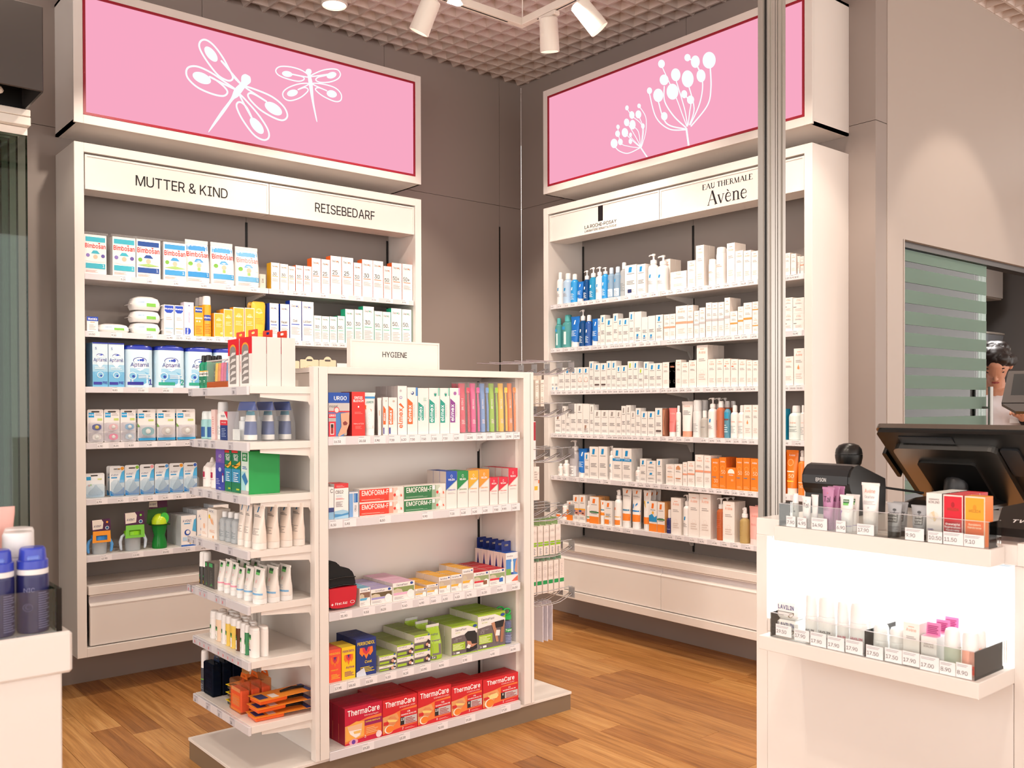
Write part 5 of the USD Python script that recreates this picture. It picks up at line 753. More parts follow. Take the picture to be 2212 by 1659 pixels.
hd = np.array(L3(.19, .14, 1.21, 0)[:3]); fd = F * .72 - Sd * .35 + Uz * .45; fd /= np.linalg.norm(fd); kd = np.cross(fd, Sd); kd = kd / np.linalg.norm(kd)
palm = hd + fd * .03; body += [((*hd, .025), (*(palm + Sd * .014), .02)), ((*hd, .025), (*(palm - Sd * .014), .019))]
for k in range(4):
    a = palm + fd * .022 + Sd * (.024 - .016 * k); b1 = a + fd * (.026 - .002 * abs(k - 1)) + F * .008 - Uz * .004; c1 = b1 + F * .018 - Uz * .018 - Sd * .006; body += [((*(palm + Sd * (.016 - .011 * k)), .0125), (*a, .0095)), ((*a, .0095), (*b1, .0085)), ((*b1, .0085), (*c1, .0075))]
th0 = palm - Sd * .022 - Uz * .008; th1 = th0 + fd * .022 + F * .012 - Uz * .008; th2 = th1 + F * .018 + Sd * .012; body += [((*(hd - Sd * .008), .016), (*th0, .011)), ((*th0, .011), (*th1, .0095)), ((*th1, .0095), (*th2, .008))]
tm = limb(body, .009, 10); mesh_part(tm, 'body', 'skin', wo)
coat = limb([(L3(-.01, 0, .80, .165), L3(-.01, 0, 1.05, .148)), (L3(-.01, 0, 1.05, .148), L3(-.012, 0, 1.22, .145)), (L3(-.012, 0, 1.22, .14), L3(-.012, 0, 1.30, .1)), (L3(-.012, -.15, 1.31, .06), L3(-.012, .15, 1.31, .06)), (L3(-.02, -.06, 1.36, .05), L3(-.02, .06, 1.36, .05)), (L3(0, .165, 1.30, .058), L3(.03, .2, 1.19, .055)), (L3(0, -.165, 1.30, .058), L3(.03, -.2, 1.19, .055))], .014, 10); mesh_part(coat, 'coat', 'coat', wo, label='white work coat')
slv = limb([(L3(.02, .19, 1.22, .05), L3(.06, .222, 1.10, .047)), (L3(.06, .222, 1.10, .047), L3(.165, .155, 1.19, .034))], .01, 8); mesh_part(slv, 'sleeve', 'black_cloth', wo, label='black sleeve of the writing arm')
slv = limb([(L3(.02, -.19, 1.22, .05), L3(.06, -.222, 1.10, .047)), (L3(.06, -.222, 1.10, .047), L3(.2, -.08, 1.12, .034))], .01, 8); mesh_part(slv, 'sleeve', 'black_cloth', wo, label='black sleeve of the other arm')
hair = limb([(H(-.03, 0, .05, .088), H(.012, 0, .07, .078)), (H(-.05, 0, .0, .085), H(-.03, 0, .05, .088)), (H(.012, -.03, .085, .06), H(.045, .03, .082, .045)), (H(.03, .06, .06, .035), H(-.03, .075, .03, .04)), (H(.03, -.06, .06, .035), H(-.03, -.075, .03, .04)), (H(-.06, -.03, .09, .05), H(-.05, .03, .1, .045)), (H(-.08, 0, -.03, .05), H(-.11, 0, -.09, .035)), (H(.03, -.066, .05, .02), H(.045, -.07, -.03, .008))], .012, 8); hv = meshkit.fbm(hair.vertices * 45) - .5; hair.vertices += hair.vertex_normals * hv[:, None] * .014; mesh_part(hair, 'hair', 'hair', wo)
for s in (-1, 1):
    mesh_part(limb([(H(.083, s * .022, .035, .0035), H(.08, s * .046, .036, .003))], .004, 2), 'eyebrow', 'hair', wo); mesh_part(limb([(H(.081, s * .024, .012, .006), H(.078, s * .042, .012, .0055))], .004, 2), 'eyelid', 'hair', wo, label='lowered dark lashes')
mat('lip', '#9c4a48', .5); mesh_part(limb([(H(.086, -.016, -.056, .0048), H(.090, 0, -.055, .0055)), (H(.090, 0, -.055, .0055), H(.086, .016, -.056, .0048))], .004, 2), 'lips', 'lip', wo)
bd = MB(); o_ = np.array(L3(.118, .075, 1.17, 0)[:3]); bd.prism(Polygon([(0, 0), (.06, 0), (.06, .026), (0, .026)]), o_ - F * -.03, Sd, Uz, F, .002, lin('#e8e4e4')); part(bd, 'name_badge', 'paint', wo, smooth=False)
pc = thing('pencil', 'yellow pencil held by the writing woman', 'pencil', (0, 0, 0)); p0 = np.array([1.86, -2.19, 0]) + palm + fd * .03 + F * .02; pdv = np.array([.55, -.66, .42]); pdv /= np.linalg.norm(pdv)
mat('pencil_yellow', '#e0a11c', .4); part(MB().tube([p0, p0 + pdv * .14], .0038, (.8, .6, .1), 6), 'shaft', 'pencil_yellow', pc); part(MB().tube([p0 - pdv * .02, p0 - pdv * .0005], np.array([.0008, .0036]), (.8, .7, .5), 6), 'tip', 'lamp_white', pc)
cbd = thing('writing_pad', 'white writing pad in front of the woman behind the glass door', 'writing pad', (1.50, -2.33, 1.0305)); part(MB().box(0, 0, 0, .12, .2, .012), 'paper_sheet', 'white_laminate', cbd)
tb = thing('office_table', 'dark work table behind the glass door', 'table'); part(MB().box(1.42, -2.335, 1.0, 1.63, -1.7, 1.03), 'tabletop', 'dark_metal', tb)
for x in (1.44, 1.59):
    for y in (-2.32, -1.74): part(MB().box(x, y, 0, x + .03, y + .03, .9995), 'leg', 'dark_metal', tb)
p2_ = thing('person', 'dark-haired person in a fine striped grey shirt, seen from behind through the frosted stripes', 'person', (.93, -2.03, 0))
F2 = np.array([.55, .83, 0]); S2 = np.array([.83, -.55, 0])
def L4(f, s, u, r): return tuple(F2 * f + S2 * s + Uz * u) + (r,)
mesh_part(limb([(L4(0, 0, .9, .14), L4(0, 0, 1.2, .12)), (L4(0, 0, 1.2, .11), L4(.01, 0, 1.3, .09)), (L4(0, -.17, 1.28, .055), L4(0, .17, 1.28, .055)), (L4(.01, 0, 1.32, .058), L4(.03, 0, 1.42, .054)), (L4(.02, 0, 1.50, .085), L4(.06, 0, 1.49, .078)), (L4(.07, 0, 1.46, .06), L4(.1, 0, 1.40, .038)), (L4(.1, 0, 1.47, .03), L4(.125, 0, 1.44, .012)), (L4(.03, .084, 1.455, .013), L4(.03, .088, 1.485, .014)), (L4(.03, -.084, 1.455, .013), L4(.03, -.088, 1.485, .014)), (L4(0, .18, 1.27, .055), L4(.03, .23, 1.03, .042)), (L4(.03, .23, 1.03, .042), L4(.22, .16, 1.0, .03)), (L4(0, -.18, 1.27, .055), L4(.03, -.23, 1.03, .042)), (L4(.03, -.23, 1.03, .042), L4(.22, -.16, 1.0, .03))], .013, 8), 'body', 'skin', p2_)
M['stripe_cloth'] = usdkit.material(stage, LK + 'stripe_cloth', {'t': ('texture_coordinate', {}), 'w': ('wave_texture', {'scale': 26.0, 'bands_direction': 'z'}), 'r': ('rgb_ramp', {'ramp': [(.4, lin('#4c4c50')), (.6, lin('#9a9a9a'))]}), 'p': ('principled_bsdf', {'roughness': .8})}, [('t.object', 'w.vector'), ('w.color', 'r.fac'), ('r.color', 'p.base_color')], surface='p.BSDF')
mesh_part(limb([(L4(-.0, 0, .85, .16), L4(0, 0, 1.2, .14)), (L4(0, 0, 1.2, .13), L4(.0, 0, 1.3, .1)), (L4(0, -.17, 1.29, .065), L4(0, .17, 1.29, .065)), (L4(0, 0, 1.33, .07), L4(.01, 0, 1.36, .063)), (L4(0, .18, 1.28, .064), L4(.03, .23, 1.05, .054)), (L4(0, -.18, 1.28, .064), L4(.03, -.23, 1.05, .054))], .014, 8), 'shirt', 'stripe_cloth', p2_)
mesh_part(limb([(L4(-.0, 0, 1.53, .095), L4(.05, 0, 1.535, .085)), (L4(-.015, 0, 1.53, .09), L4(-.02, 0, 1.44, .075)), (L4(-.0, .05, 1.52, .06), L4(.0, -.05, 1.52, .06))], .014, 8), 'hair', 'hair', p2_)

# ------------------------------------------------------------------ hooks on the gondola's right end, each with a ticket holder
HZ = [1.463, 1.287, 1.098, .856, .705, .506]; HY = [-1.728, -1.655, -1.575, -1.49, -1.40]
hk0 = None; HOOK = {}
for i, z in enumerate(HZ):
    for k, y in enumerate(HY):
        lab = '%s double wire hook from the front, %s row down, right end of the gondola' % (ORD[k + 1], ORD[i + 1])
        if hk0 is None:
            hk0 = thing('display_hook', lab, 'hook', (-1.4535, y, z), 0, 'wire hooks on the gondola end')
            part(MB().tube([(0, 0, 0), (.12, 0, .0), (.252, 0, .004)], .0018, (.7, .7, .7), 6), 'upper_wire', 'chrome', hk0)
            for s in (-1, 1): part(MB().tube([(0, s * .009, -.052), (.13, s * .009, -.056), (.175, s * .009, -.052), (.21, s * .009, -.04), (.245, s * .009, -.026)], .0022, (.7, .7, .7), 6), 'lower_wire', 'chrome', hk0)
            part(MB().tube([(.245, -.009, -.026), (.25, -.005, -.0245), (.25, .005, -.0245), (.245, .009, -.026)], .0022, (.7, .7, .7), 6), 'tip_loop', 'chrome', hk0)
            part(MB().box(.2525, -.019, -.045, .2535, .019, .004), 'ticket_holder', 'film', hk0); part(MB().box(.2536, -.017, -.042, .2541, .017, -.002, lin('#dcd6da')), 'ticket', 'strip_grey', hk0)
        else: dup(hk0, (-1.4535, y, z), 0, lab, 'wire hooks on the gondola end')
# ------------------------------------------------------------------ goods: how each kind looks
DK, GY, LG = '#33302f', '#8f8b8d', '#c4c0c1'
CORAL, LBLUE = '#f0a184', '#1790d2'
A = {}
def art(key, k, look, items=(), **o): A[key] = dict(k=k, look=look, items=list(items), **o)
def lines(x0, x1, y0, y1, n, c=LG): return ('l', x0, y0, x1, y1, n, c)
W0 = '#f3efed'
for c, col, nm in (('ye', '#e8b020', 'yellow'), ('or', '#f0752f', 'orange')):
    for t in ('25', '30', '50', '50+'):
        art(f'day_{c}_{t}', 'carton', f'slim white carton with {nm} sides and number {t.rstrip("+")}', [('t', 'Daylong', .46, .86, .05, DK, .62), ('o', .60, .862, .05, .05, col), ('t', t, .40, .56, .105, DK, .62), ('r', .12, .475, .8, .49, col), lines(.12, .85, .30, .42, 4)], side=col, top=col, d=.05)
for t in ('Repair', 'Gel', 'Lotion'): art('day_bl_' + t, 'carton', 'tall white carton with blue sides, marked %s' % t, [('t', 'Daylong', .46, .86, .05, DK, .62), ('o', .6, .862, .05, .05, '#2450c8'), ('t', t, .45, .49, .06, DK, .66), ('r', .12, .40, .82, .418, '#2450c8'), lines(.12, .85, .16, .36, 6)], side='#1c46bd', top='#1c46bd', d=.05)
for t in ('30', '50'): art('day_gr_' + t, 'carton', f'slim white carton with green sides and number {t}', [('t', 'Daylong', .46, .87, .05, DK, .62), ('o', .6, .872, .05, .05, '#3fc79c'), ('t', t + ('.' if t == '50' else ''), .40, .56, .105, DK, .62), ('r', .12, .44, .8, .455, '#3cc49a'), lines(.12, .85, .12, .38, 6)], side='#2dbb92', top='#2dbb92', d=.05)
def milk(key, c, nm, kind='carton', red='#dc2a26'):
    art(key, kind, f'white infant milk {"pouch" if kind == "pouch" else "carton"} with {nm} bands', [('r', .06, .82, .94, .94, c), ('t', 'Bimbosan', .5, .70, .125, red, .92, True), ('p', [(.62, .80), (.72, .80), (.67, .76)], red), ('p', [(.30, .52), (.40, .60), (.58, .60), (.70, .52)], c), ('o', .5, .44, .10, .10, '#f3c3a6'), ('o', .16, .47, .085, .085, '#8a78c0' if nm == 'turquoise' else '#7cba45'), ('o', .84, .47, .085, .085, '#6a5aa8' if nm == 'turquoise' else '#f2f2f2'), ('p', [(.04, .33), (.5, .38), (.96, .33), (.5, .30)], '#a8cc78' if nm != 'turquoise' else W0), ('r', .06, .14, .94, .27, c), ('t', '1', .86, .205, .07, '#ffffff'), lines(.06, .6, .04, .11, 3, '#d9b4ae')], side='#dcd9d8', top='#e8e6e5', d=.085, name='infant_milk_box' if kind == 'carton' else 'infant_milk_pouch', cat='box' if kind == 'carton' else 'pouch', film=kind == 'carton')
milk('milkA', '#3fb7cc', 'turquoise'); milk('milkB', '#1f4f9e', 'dark blue'); milk('milkC', '#3f9fdc', 'sky blue'); milk('pouchA', '#2f93d6', 'blue', 'pouch'); milk('pouchB', '#4ca6dc', 'light blue', 'pouch'); milk('pouchC', '#6cb2dc', 'pale blue', 'pouch', '#e58a86')
art('beige_pack', 'carton', 'small beige pack turned sideways', [('v', 'EW', .5, .55, .35, DK)], front='#dccfc2', side='#cfc2b5', d=.06)
art('box_blue_cap', 'carton', 'small white carton with blue top band', [('r', 0, .70, 1, 1, '#1c49b8'), ('t', 'Mustela', .5, .83, .15, '#ffffff', .8, True), ('r', .3, .60, .7, .64, '#f0a860'), lines(.2, .8, .1, .5, 4)], top='#1c49b8', d=.045)
art('wipes', 'wipes', 'white soft wipes pack with green print', [('r', .45, .25, .8, .5, '#7cc34a'), ('r', .15, .55, .38, .7, '#7fb4dc')], d=.11, name='wipes_pack', cat='wipes')
def mus(key, nm, front, c2, txtc='#ffffff'): art(key, 'carton', nm, [('p', [(.06, .97), (.94, .97), (.94, .80), (.72, .73), (.28, .73), (.06, .80)], '#1f49c0'), ('t', 'Mustela', .5, .86, .055, txtc, .8, True), lines(.2, .8, .5, .62, 2), ('r', .1, .20, .9, .225, c2), lines(.15, .8, .06, .15, 2)], front=front, side='#eceae8', d=.045)
mus('mus_white', 'white carton with blue shield and sky blue line', W0, '#8cc6e8'); mus('mus_white2', 'white carton with blue shield and orange line', W0, '#f0b870')
art('mus_lilac', 'carton', 'pale lilac carton with blue badge at the foot', [('p', [(.12, .04), (.55, .04), (.68, .1), (.68, .17), (.55, .23), (.12, .23)], '#1f49c0'), ('v', 'Mustela', .36, .135, .16, '#ffffff', .17, True), ('v', 'VERGETURES', .55, .55, .13, '#cfa8d0', .4), ('o', .52, .9, .06, .06, '#4a3a90')], front='#eee2f0', side='#e4d8e8', d=.045)
art('mus_yellow', 'carton', 'yellow carton with blue patch', [('r', .1, .80, .9, .97, '#2046a8'), ('t', 'Mustela', .5, .88, .06, '#ffffff', .7, True), ('r', .1, .58, .9, .63, '#f6e6c4'), ('o', .3, .5, .12, .1, '#f5ead2'), ('o', .6, .5, .1, .1, '#f5ead2'), lines(.15, .85, .08, .38, 5, '#d98a20')], front='#f3ac2c', side='#e59a1e', top='#e59a1e', d=.045)
art('mus_spray', 'bottle', 'yellow spray bottle with white cap and blue label', [('r', -.02, .50, 1.02, .68, '#2046a8'), ('t', 'Mustela', .5, .59, .055, '#ffffff', .8, True), lines(.2, .8, .1, .42, 6, '#c87a18')], body='#f2a928', cap='#f1efee', ct='over', cf=.22)
art('cal_box', 'carton', 'yellow carton edged in white', [('r', .06, .03, .94, .97, '#f6b83c'), ('o', .5, .74, .2, .2, '#f9cd78'), ('t', 'WELEDA', .5, .70, .05, '#ffffff', .6), ('o', .78, .16, .14, .14, '#fbdf9a'), ('o', .72, .22, .04, .04, '#d8452c'), lines(.2, .8, .42, .58, 3, '#fbdfa8')], front='#fbf0dc', side='#f2ac30', top='#f2ac30', d=.045)
art('cal_tube', 'tube', 'yellow tube standing on its cap', [('o', .5, .74, .2, .2, '#f8cf70'), ('t', 'WELEDA', .5, .70, .035, '#ffffff', .5), lines(.25, .75, .4, .58, 4, '#e2a530')], body='#f4bf3e', cap='#f0b838', top='dome')
AP = [('r', 0, .0, 1, .34, '#6fb9e4'), ('r', 0, .34, 1, .5, '#a4d4ee'), ('o', .5, .30, .36, .17, '#7cc0e8'), ('p', [(.26, .62), (.74, .62), (.74, .52), (.5, .43), (.26, .52)], '#fbfdff'), ('o', .5, .71, .24, .12, '#2c2f92'), ('o', .5, .70, .222, .115, '#fbfdff'), ('o', .44, .715, .03, .03, '#3f86d4'), ('o', .52, .72, .04, .04, '#2f50c0'), ('o', .60, .725, .055, .055, '#2c49c0')]
art('apt_box', 'carton', 'tall pale blue infant formula carton marked PRE', AP + [('t', 'Aptamil', .5, .60, .075, '#2b2f8f', .86), ('o', .5, .27, .21, .21, '#e8f4fb'), ('o', .5, .27, .17, .17, '#7fc0e6'), ('o', .55, .25, .07, .07, '#2b49b0'), ('r', .06, .05, .6, .11, '#3a3aa4'), ('t', 'PRE', .8, .085, .065, '#3a3aa4', .3, True), lines(.15, .85, .40, .46, 3, '#ffffff'), ('r', 0, .975, 1, 1, '#2436a8'), ('t', '5', .22, .86, .05, '#2b2f8f')], front='#d4eaf6', side='#6f9cc0', top='#2436a8', d=.095, name='formula_box')
for k, c, n in (('1', '#2c2f9a', 'dark blue'), ('2', '#2aa487', 'green')): art('apt_can' + k, 'can', f'pale blue formula tub with blue lid and {n} number {k}', AP + [('t', 'Aptamil', .5, .585, .10, '#2b2f8f', .78), ('o', .24, .30, .14, .14, '#e8f4fb'), ('o', .24, .30, .11, .11, '#7fc0e6'), ('o', .27, .285, .05, .05, '#2b49b0'), lines(.44, .9, .24, .36, 3, '#ffffff'), ('r', .08, .06, .62, .14, c), ('t', k, .88, .12, .14, c, .2, True)], body='#cfe8f6', name='formula_tub', cat='tub')
art('kito', 'card', 'kraft paper hanging card with round logo', [('o', .5, .6, .2, .2, '#d5b48c'), ('o', .5, .6, .185, .185, '#e8d3b4'), ('t', "PARA'KITO", .5, .62, .055, '#8a6a48', .8)], front='#e8d3b4', name='hanging_card', cat='card')
art('small_white', 'carton', 'white pack half hidden behind the sign', [('r', .2, .1, .9, .3, '#e8d24a')], d=.05)
def pac(key, look, cols, two): art(key, 'blister', look, [('r', .06, .72, .36, .86, '#179fdc'), ('t', 'MAM', .21, .79, .04, '#ffffff', .24, True), lines(.45, .75, .76, .86, 3, LG), ('r', .6, .62, .9, .68, '#c9dc7c'), ('p', [(.0, .56), (.14, .44), (0, .44)], '#7ab648')] if not two else [('r', .08, .76, .42, .9, '#179fdc'), ('t', 'MAM', .25, .83, .04, '#ffffff', .28, True), ('r', .62, .66, .92, .73, '#c9dc7c'), lines(.5, .9, .82, .9, 2)], cols=cols, two=two, name='pacifier_pack', cat='pacifier pack')
pac('pacA', 'pacifier blister with moon picture', ['#2a3f96', '#e8e6e2'], True); pac('pacB', 'pacifier blister holding two pink pacifiers', ['#f2c4c8', '#ef86a8'], True); pac('pacC', 'pacifier blister holding two pale blue pacifiers', ['#7fb6dc', '#b8ccdc'], True)
pac('pacD', 'pacifier blister with teal pacifier', ['#86bcc4'], False); pac('pacE', 'pacifier blister with grey and mint pacifier', ['#cfcac6'], False)
art('teatA', 'teat', 'soft white teat bag with blue logo', [('r', .12, .72, .34, .86, '#2f9fd4'), ('o', .25, .5, .05, .05, '#e0a0a0'), ('o', .33, .52, .05, .05, '#a4cc84'), ('r', .66, .72, .86, .78, '#d8dc96')], acc='#cfdde8', name='teat_pack', cat='teat pack')
for k, c, n in (('or', '#f0a02c', 'orange'), ('gn', '#8cc63c', 'green'), ('pk', '#f2a0a8', 'pink'), ('bl', '#58a0e4', 'light blue'), ('nv', '#3a66c8', 'dark blue')): art('teat_' + k, 'teat', f'bottle teat blister with {n} dot', [('t', 'AVENT', .34, .70, .06, '#5a5e8c', .5), ('r', .1, .60, .5, .64, '#3d9ad4'), ('o', .86, .92, .12, .12, c), ('p', [(.66, .45), (1, .45), (1, .86), (.82, .80), (.72, .65)], '#54b4e8')], acc='#2f8ccc', name='teat_pack', cat='teat pack')
art('sipA', 'sippy', 'clear sippy cup with orange sleeve and blue handles', c1='#f09a2c', c2='#3b8fe0', c3='#5aa6ea', name='sippy_cup', cat='cup'); art('sipB', 'sippy', 'clear sippy cup with green sleeve and pale handles', c1='#7ccc4c', c2='#8cdc2c', c3='#cfdcec', name='sippy_cup', cat='cup'); art('sipC', 'straw', 'green hourglass straw cup with lime cap', name='straw_cup', cat='cup')
art('avent_box', 'carton', 'white carton with blue swirl and bottle picture', [('t', 'AVENT', .4, .82, .08, '#5a5e8c', .6), ('r', .2, .73, .6, .76, '#3d9ad4'), ('o', .42, .45, .2, .2, '#2c52a8'), ('o', .45, .46, .13, .13, W0), ('p', [(.74, .5), (1, .45), (1, .9), (.86, .85)], '#58b4e4'), ('r', .1, .18, .9, .30, '#bcd8ee'), ('o', .62, .1, .07, .07, '#f0c030'), ('r', 0, 0, 1, .05, '#2c62b4')], side='#d8dde4', d=.06)
# skin care shelf: white cartons with a slanted blue, grey or orange mark
def lrp(key, look, mark=LBLUE, at=(.30, .76), extra=(), front='#f1ede9', **o):
    x, y = at; art(key, 'carton', look, [('p', [(x, y), (x + .27, y), (x + .33, y + .17), (x + .06, y + .17)], mark), lines(.18, .82, y - .06, y - .02, 1, GY), lines(.16, .84, .36, .50, 3, GY), lines(.16, .84, .10, .20, 3)] + list(extra), front=front, side='#dcd8d5', d=o.pop('d', .042), **o)
lrp('lw', 'white carton with slanted blue mark'); lrp('lw_navy', 'wide white carton with blue mark and navy patch', extra=[('r', .25, .08, .58, .2, '#2a3566')]); lrp('lw_side', 'white carton with blue mark at its foot', at=(.25, .10)); lrp('lw_drop', 'white carton with blue mark and drop ring', extra=[('o', .5, .55, .14, .14, '#6fa4cc'), ('o', .5, .54, .09, .09, '#f1ede9')]); lrp('lw_dot', 'low white carton with blue dot', at=(.4, .06))
lrp('lw_or', 'white carton with blue mark and orange rings', extra=[('o', .5, .45, .3, .3, '#efb09a'), ('o', .5, .45, .25, .25, '#f1ede9')]); lrp('lw_dark', 'white carton with blue mark and dark stamp', extra=[('r', .12, .15, .85, .21, '#5a4a48')]); lrp('lw_gn', 'white carton with yellow-green dot', mark='#bcd44a'); lrp('lw_band', 'white carton with blue mark and blue band', extra=[('r', .0, .60, 1, .68, LBLUE), ('t', 'LIPIKAR', .55, .64, .04, '#ffffff', .6)])
lrp('lr', 'white carton with brown mark', mark='#8c6f62'); lrp('lr_logo', 'white carton with grey mark', mark='#a39c98'); lrp('lr_low', 'white carton with brown square at its foot', mark='#a4806c', at=(.22, .12))
lrp('lo', 'carton with orange lower half', mark='#f07a28', extra=[('r', 0, .0, 1, .55, '#f58a2c'), ('t', '50', .35, .66, .08, '#f09a50', .5)]); lrp('lo_photo', 'white carton with orange mark and face photo', mark='#f07a28', extra=[('r', 0, .44, 1, .50, '#f2ae38'), ('p', [(0, .44), (1, .44), (1, .24), (0, .30)], '#d79a88'), ('r', 0, .36, .4, .44, '#4a5a94'), ('r', .45, .3, .8, .35, '#5a3430')])
lrp('lo_green', 'white carton with green band and orange foot', mark='#f07a28', extra=[('r', 0, .40, 1, .45, '#3f7f4a'), ('r', 0, .0, 1, .26, '#f58a2c')], ); A['lo_green']['side'] = '#e8a868'; lrp('lo_small', 'white tube-shaped carton with orange foot', mark='#f07a28', extra=[('r', .1, .34, .6, .37, '#f2b450'), ('r', .0, .05, .6, .24, '#f58a2c')]); lrp('lo_kid', 'white carton with blue waves and orange foot', mark='#f07a28', extra=[('r', 0, 0, 1, .26, '#f58a2c'), ('p', [(0, .32), (1, .32), (1, .54), (.7, .47), (.4, .58), (0, .52)], '#2b92cc'), ('o', .5, .62, .14, .14, '#f2b84a')])
def ave(key, look, extra=(), front='#f5efea', txt=CORAL, side='#e2d8d0', **o): art(key, 'carton', look, [('t', 'Avène', .5, .82, .075, txt, .62), lines(.32, .68, .90, .93, 1, txt), lines(.2, .8, .62, .70, 2, '#b5aeac'), lines(.2, .8, .18, .34, 3, '#dccfc8')] + list(extra), front=front, side=side, d=o.pop('d', .042), **o)
ave('av', 'white carton with coral lettering'); ave('av_plain', 'white carton with dotted side'); ave('av_wide', 'low wide white carton with coral lettering'); ave('av_tall', 'tall white carton with coral lettering', [('o', .5, .36, .16, .16, '#efdcd4'), ('o', .5, .36, .14, .14, '#f5efea')]); ave('av_dash', 'white carton with short grey dash', [('r', .05, .40, .32, .44, '#8a8684')]); ave('av_red', 'white carton with small red flash', [('r', .12, .72, .4, .76, '#ea7a5c')]); ave('av_drop', 'white carton with orange drop', [('o', .45, .46, .1, .1, '#f09a60'), ('p', [(.35, .47), (.55, .47), (.45, .56)], '#f09a60')])
for k, c, n in (('co', '#eda284', 'copper'), ('si', '#c2bec0', 'silver'), ('go', '#d29a4c', 'gold')): ave('av_band_' + k, f'white carton with {n} band', [('r', 0, .46, 1, .525, c)])
ave('av_compact', 'white carton with compact and orange line', [('o', .5, .4, .34, .42, '#f0e4dc'), ('r', .18, .36, .82, .40, '#f0a060')]); ave('av_compact2', 'white carton with brown half moon', [('p', [(.22, .74), (.78, .74), (.74, .84), (.62, .92), (.5, .94), (.38, .92), (.26, .84)], '#d89a6c'), ('r', .18, .30, .82, .34, '#c8784c')])
OR = '#f58426'
for t in ('30', '50'): art('ao_' + t, 'carton', f'orange sun care carton with number {t}', [('t', 'Avène', .5, .86, .06, '#ffffff', .62), ('o', .5, .66, .3, .3, '#fa9c48'), ('o', .5, .66, .2, .2, OR), ('r', .1, .37, .6, .39, '#4f86b4'), ('t', t, .6, .24 if t == '30' else .52, .11, '#ffe2c0', .6), lines(.15, .85, .06, .14, 2, '#fbb878')], front=OR, side='#e06c1c', top='#e57420', d=.042)
art('ao_dome', 'carton', 'orange carton with white half dome', [('p', [(.14, .74), (.86, .74), (.82, .85), (.68, .93), (.5, .95), (.32, .93), (.18, .85)], '#fbf3ea'), ('t', 'Avène', .5, .66, .06, '#ffffff', .5), ('t', '50', .62, .42, .09, '#ffe2c0', .5)], front=OR, side='#e06c1c', top='#e57420', d=.042)
art('brown_box', 'carton', 'narrow carton with brown photograph', [('p', [(.1, .05), (.6, .05), (.4, .5), (.7, .95), (.1, .95)], '#c08468')], front='#8c5a44', side='#7c4c38', d=.04); art('teal_box', 'carton', 'narrow teal carton', [], front='#0e93b4', side='#0c80a0', d=.04)
# bottles, pumps, sprays, tubes
def btl(key, look, body, cap='#f4f2f1', ct='screw', cf=.2, items=(), m='gloss', k='bottle', **o): art(key, k, look, items, body=body, cap=cap, ct=ct, cf=cf, m=m, **o)
LB = [('p', [(.36, .52), (.54, .52), (.6, .64), (.42, .64)], LBLUE), lines(.25, .75, .30, .44, 4, '#a8a4a6')]
LWt = [('p', [(.36, .54), (.54, .54), (.6, .66), (.42, .66)], '#ffffff'), lines(.25, .75, .14, .42, 6, '#d8ecfa')]
btl('bw_blue', 'white bottle with small blue mark', '#f3f1f1', items=LB); btl('b_pale', 'pale blue bottle with white cap', '#b4cfe8', items=LB); btl('b_bluecap', 'bright blue bottle with white cap', '#2f9ade', items=LWt); btl('p_navy', 'deep blue pump bottle', '#155fa8', ct='pump', cf=.3, items=LWt, m='liquid'); btl('p_aqua', 'clear aqua pump bottle', '#38b4e8', ct='pump', cf=.3, items=LWt, m='liquid'); btl('p_white', 'white pump bottle', '#f3f0ee', ct='pump', cf=.27, items=LB); btl('p_blue', 'blue pump bottle with white pump', '#2a97dc', ct='pump', cf=.22, items=LWt)
btl('b_clearblue', 'clear bottle of pale blue lotion', '#b4d2ea', cap='#cfdfee', items=[('p', [(.3, .62), (.5, .62), (.56, .74), (.36, .74)], '#3fa0dc'), ('r', .1, .06, .9, .36, '#e8f0f6'), lines(.2, .8, .1, .3, 4, '#9ab0c4')], m='liquid'); btl('b_clear', 'clear bottle of colourless lotion', '#d8dee2', cap='#e8e8e8', items=[('p', [(.1, .66), (.3, .66), (.34, .78), (.14, .78)], '#3fa0dc'), lines(.15, .85, .2, .5, 6, '#8e989e')], m='liquid')
btl('can_white', 'white aerosol can with domed cap', '#f5f2f1', ct='over', cf=.16, items=[lines(.2, .8, .55, .65, 2, CORAL), lines(.2, .8, .2, .4, 4, '#d4ccca')]); btl('can_slim', 'slim white bottle half hidden behind', '#f1e9e4', ct='over', cf=.12); btl('tube_small', 'small white tube with coral print', '#f3e6e0', k='tube', items=[('v', 'AVENE', .5, .5, .4, '#e0a090', .5)])
btl('b_turq', 'clear turquoise bottle', '#6cc4c4', cap='#58b4b4', items=[('r', .15, .68, .6, .80, '#2fa0dc'), ('r', .5, .12, .7, .6, '#e4f4f2'), lines(.1, .4, .3, .5, 4, '#2a7c80')], m='liquid'); btl('b_navy', 'dark blue bottle with white cap', '#1d55a4', items=LWt)
btl('t_blue', 'bright blue tube on white cap', '#1f74cc', k='tube', items=[('p', [(.4, .74), (.54, .74), (.6, .88), (.46, .88)], '#ffffff'), lines(.2, .75, .36, .56, 5, '#cfe4f6'), lines(.2, .6, .16, .22, 2, '#cfe4f6')]); btl('t_coral', 'coral pink tube on white cap', '#ef8684', k='tube', items=[('t', 'Avène', .5, .80, .07, '#f7c4bc', .6), lines(.25, .75, .5, .54, 1, '#d86c6c')]); btl('t_whitecoral', 'white tube on coral cap', '#f6efec', cap='#f2a78c', k='tube', items=[('t', 'Avène', .5, .86, .05, CORAL, .5), lines(.2, .85, .62, .76, 4, GY)]); btl('t_pink', 'soft pink tube on pale cap', '#f4b4ac', cap='#f4d8d4', k='tube', items=[('t', 'Avène', .5, .74, .06, '#e88c84', .5), ('t', 'Body', .5, .52, .05, '#d48c88', .4)])
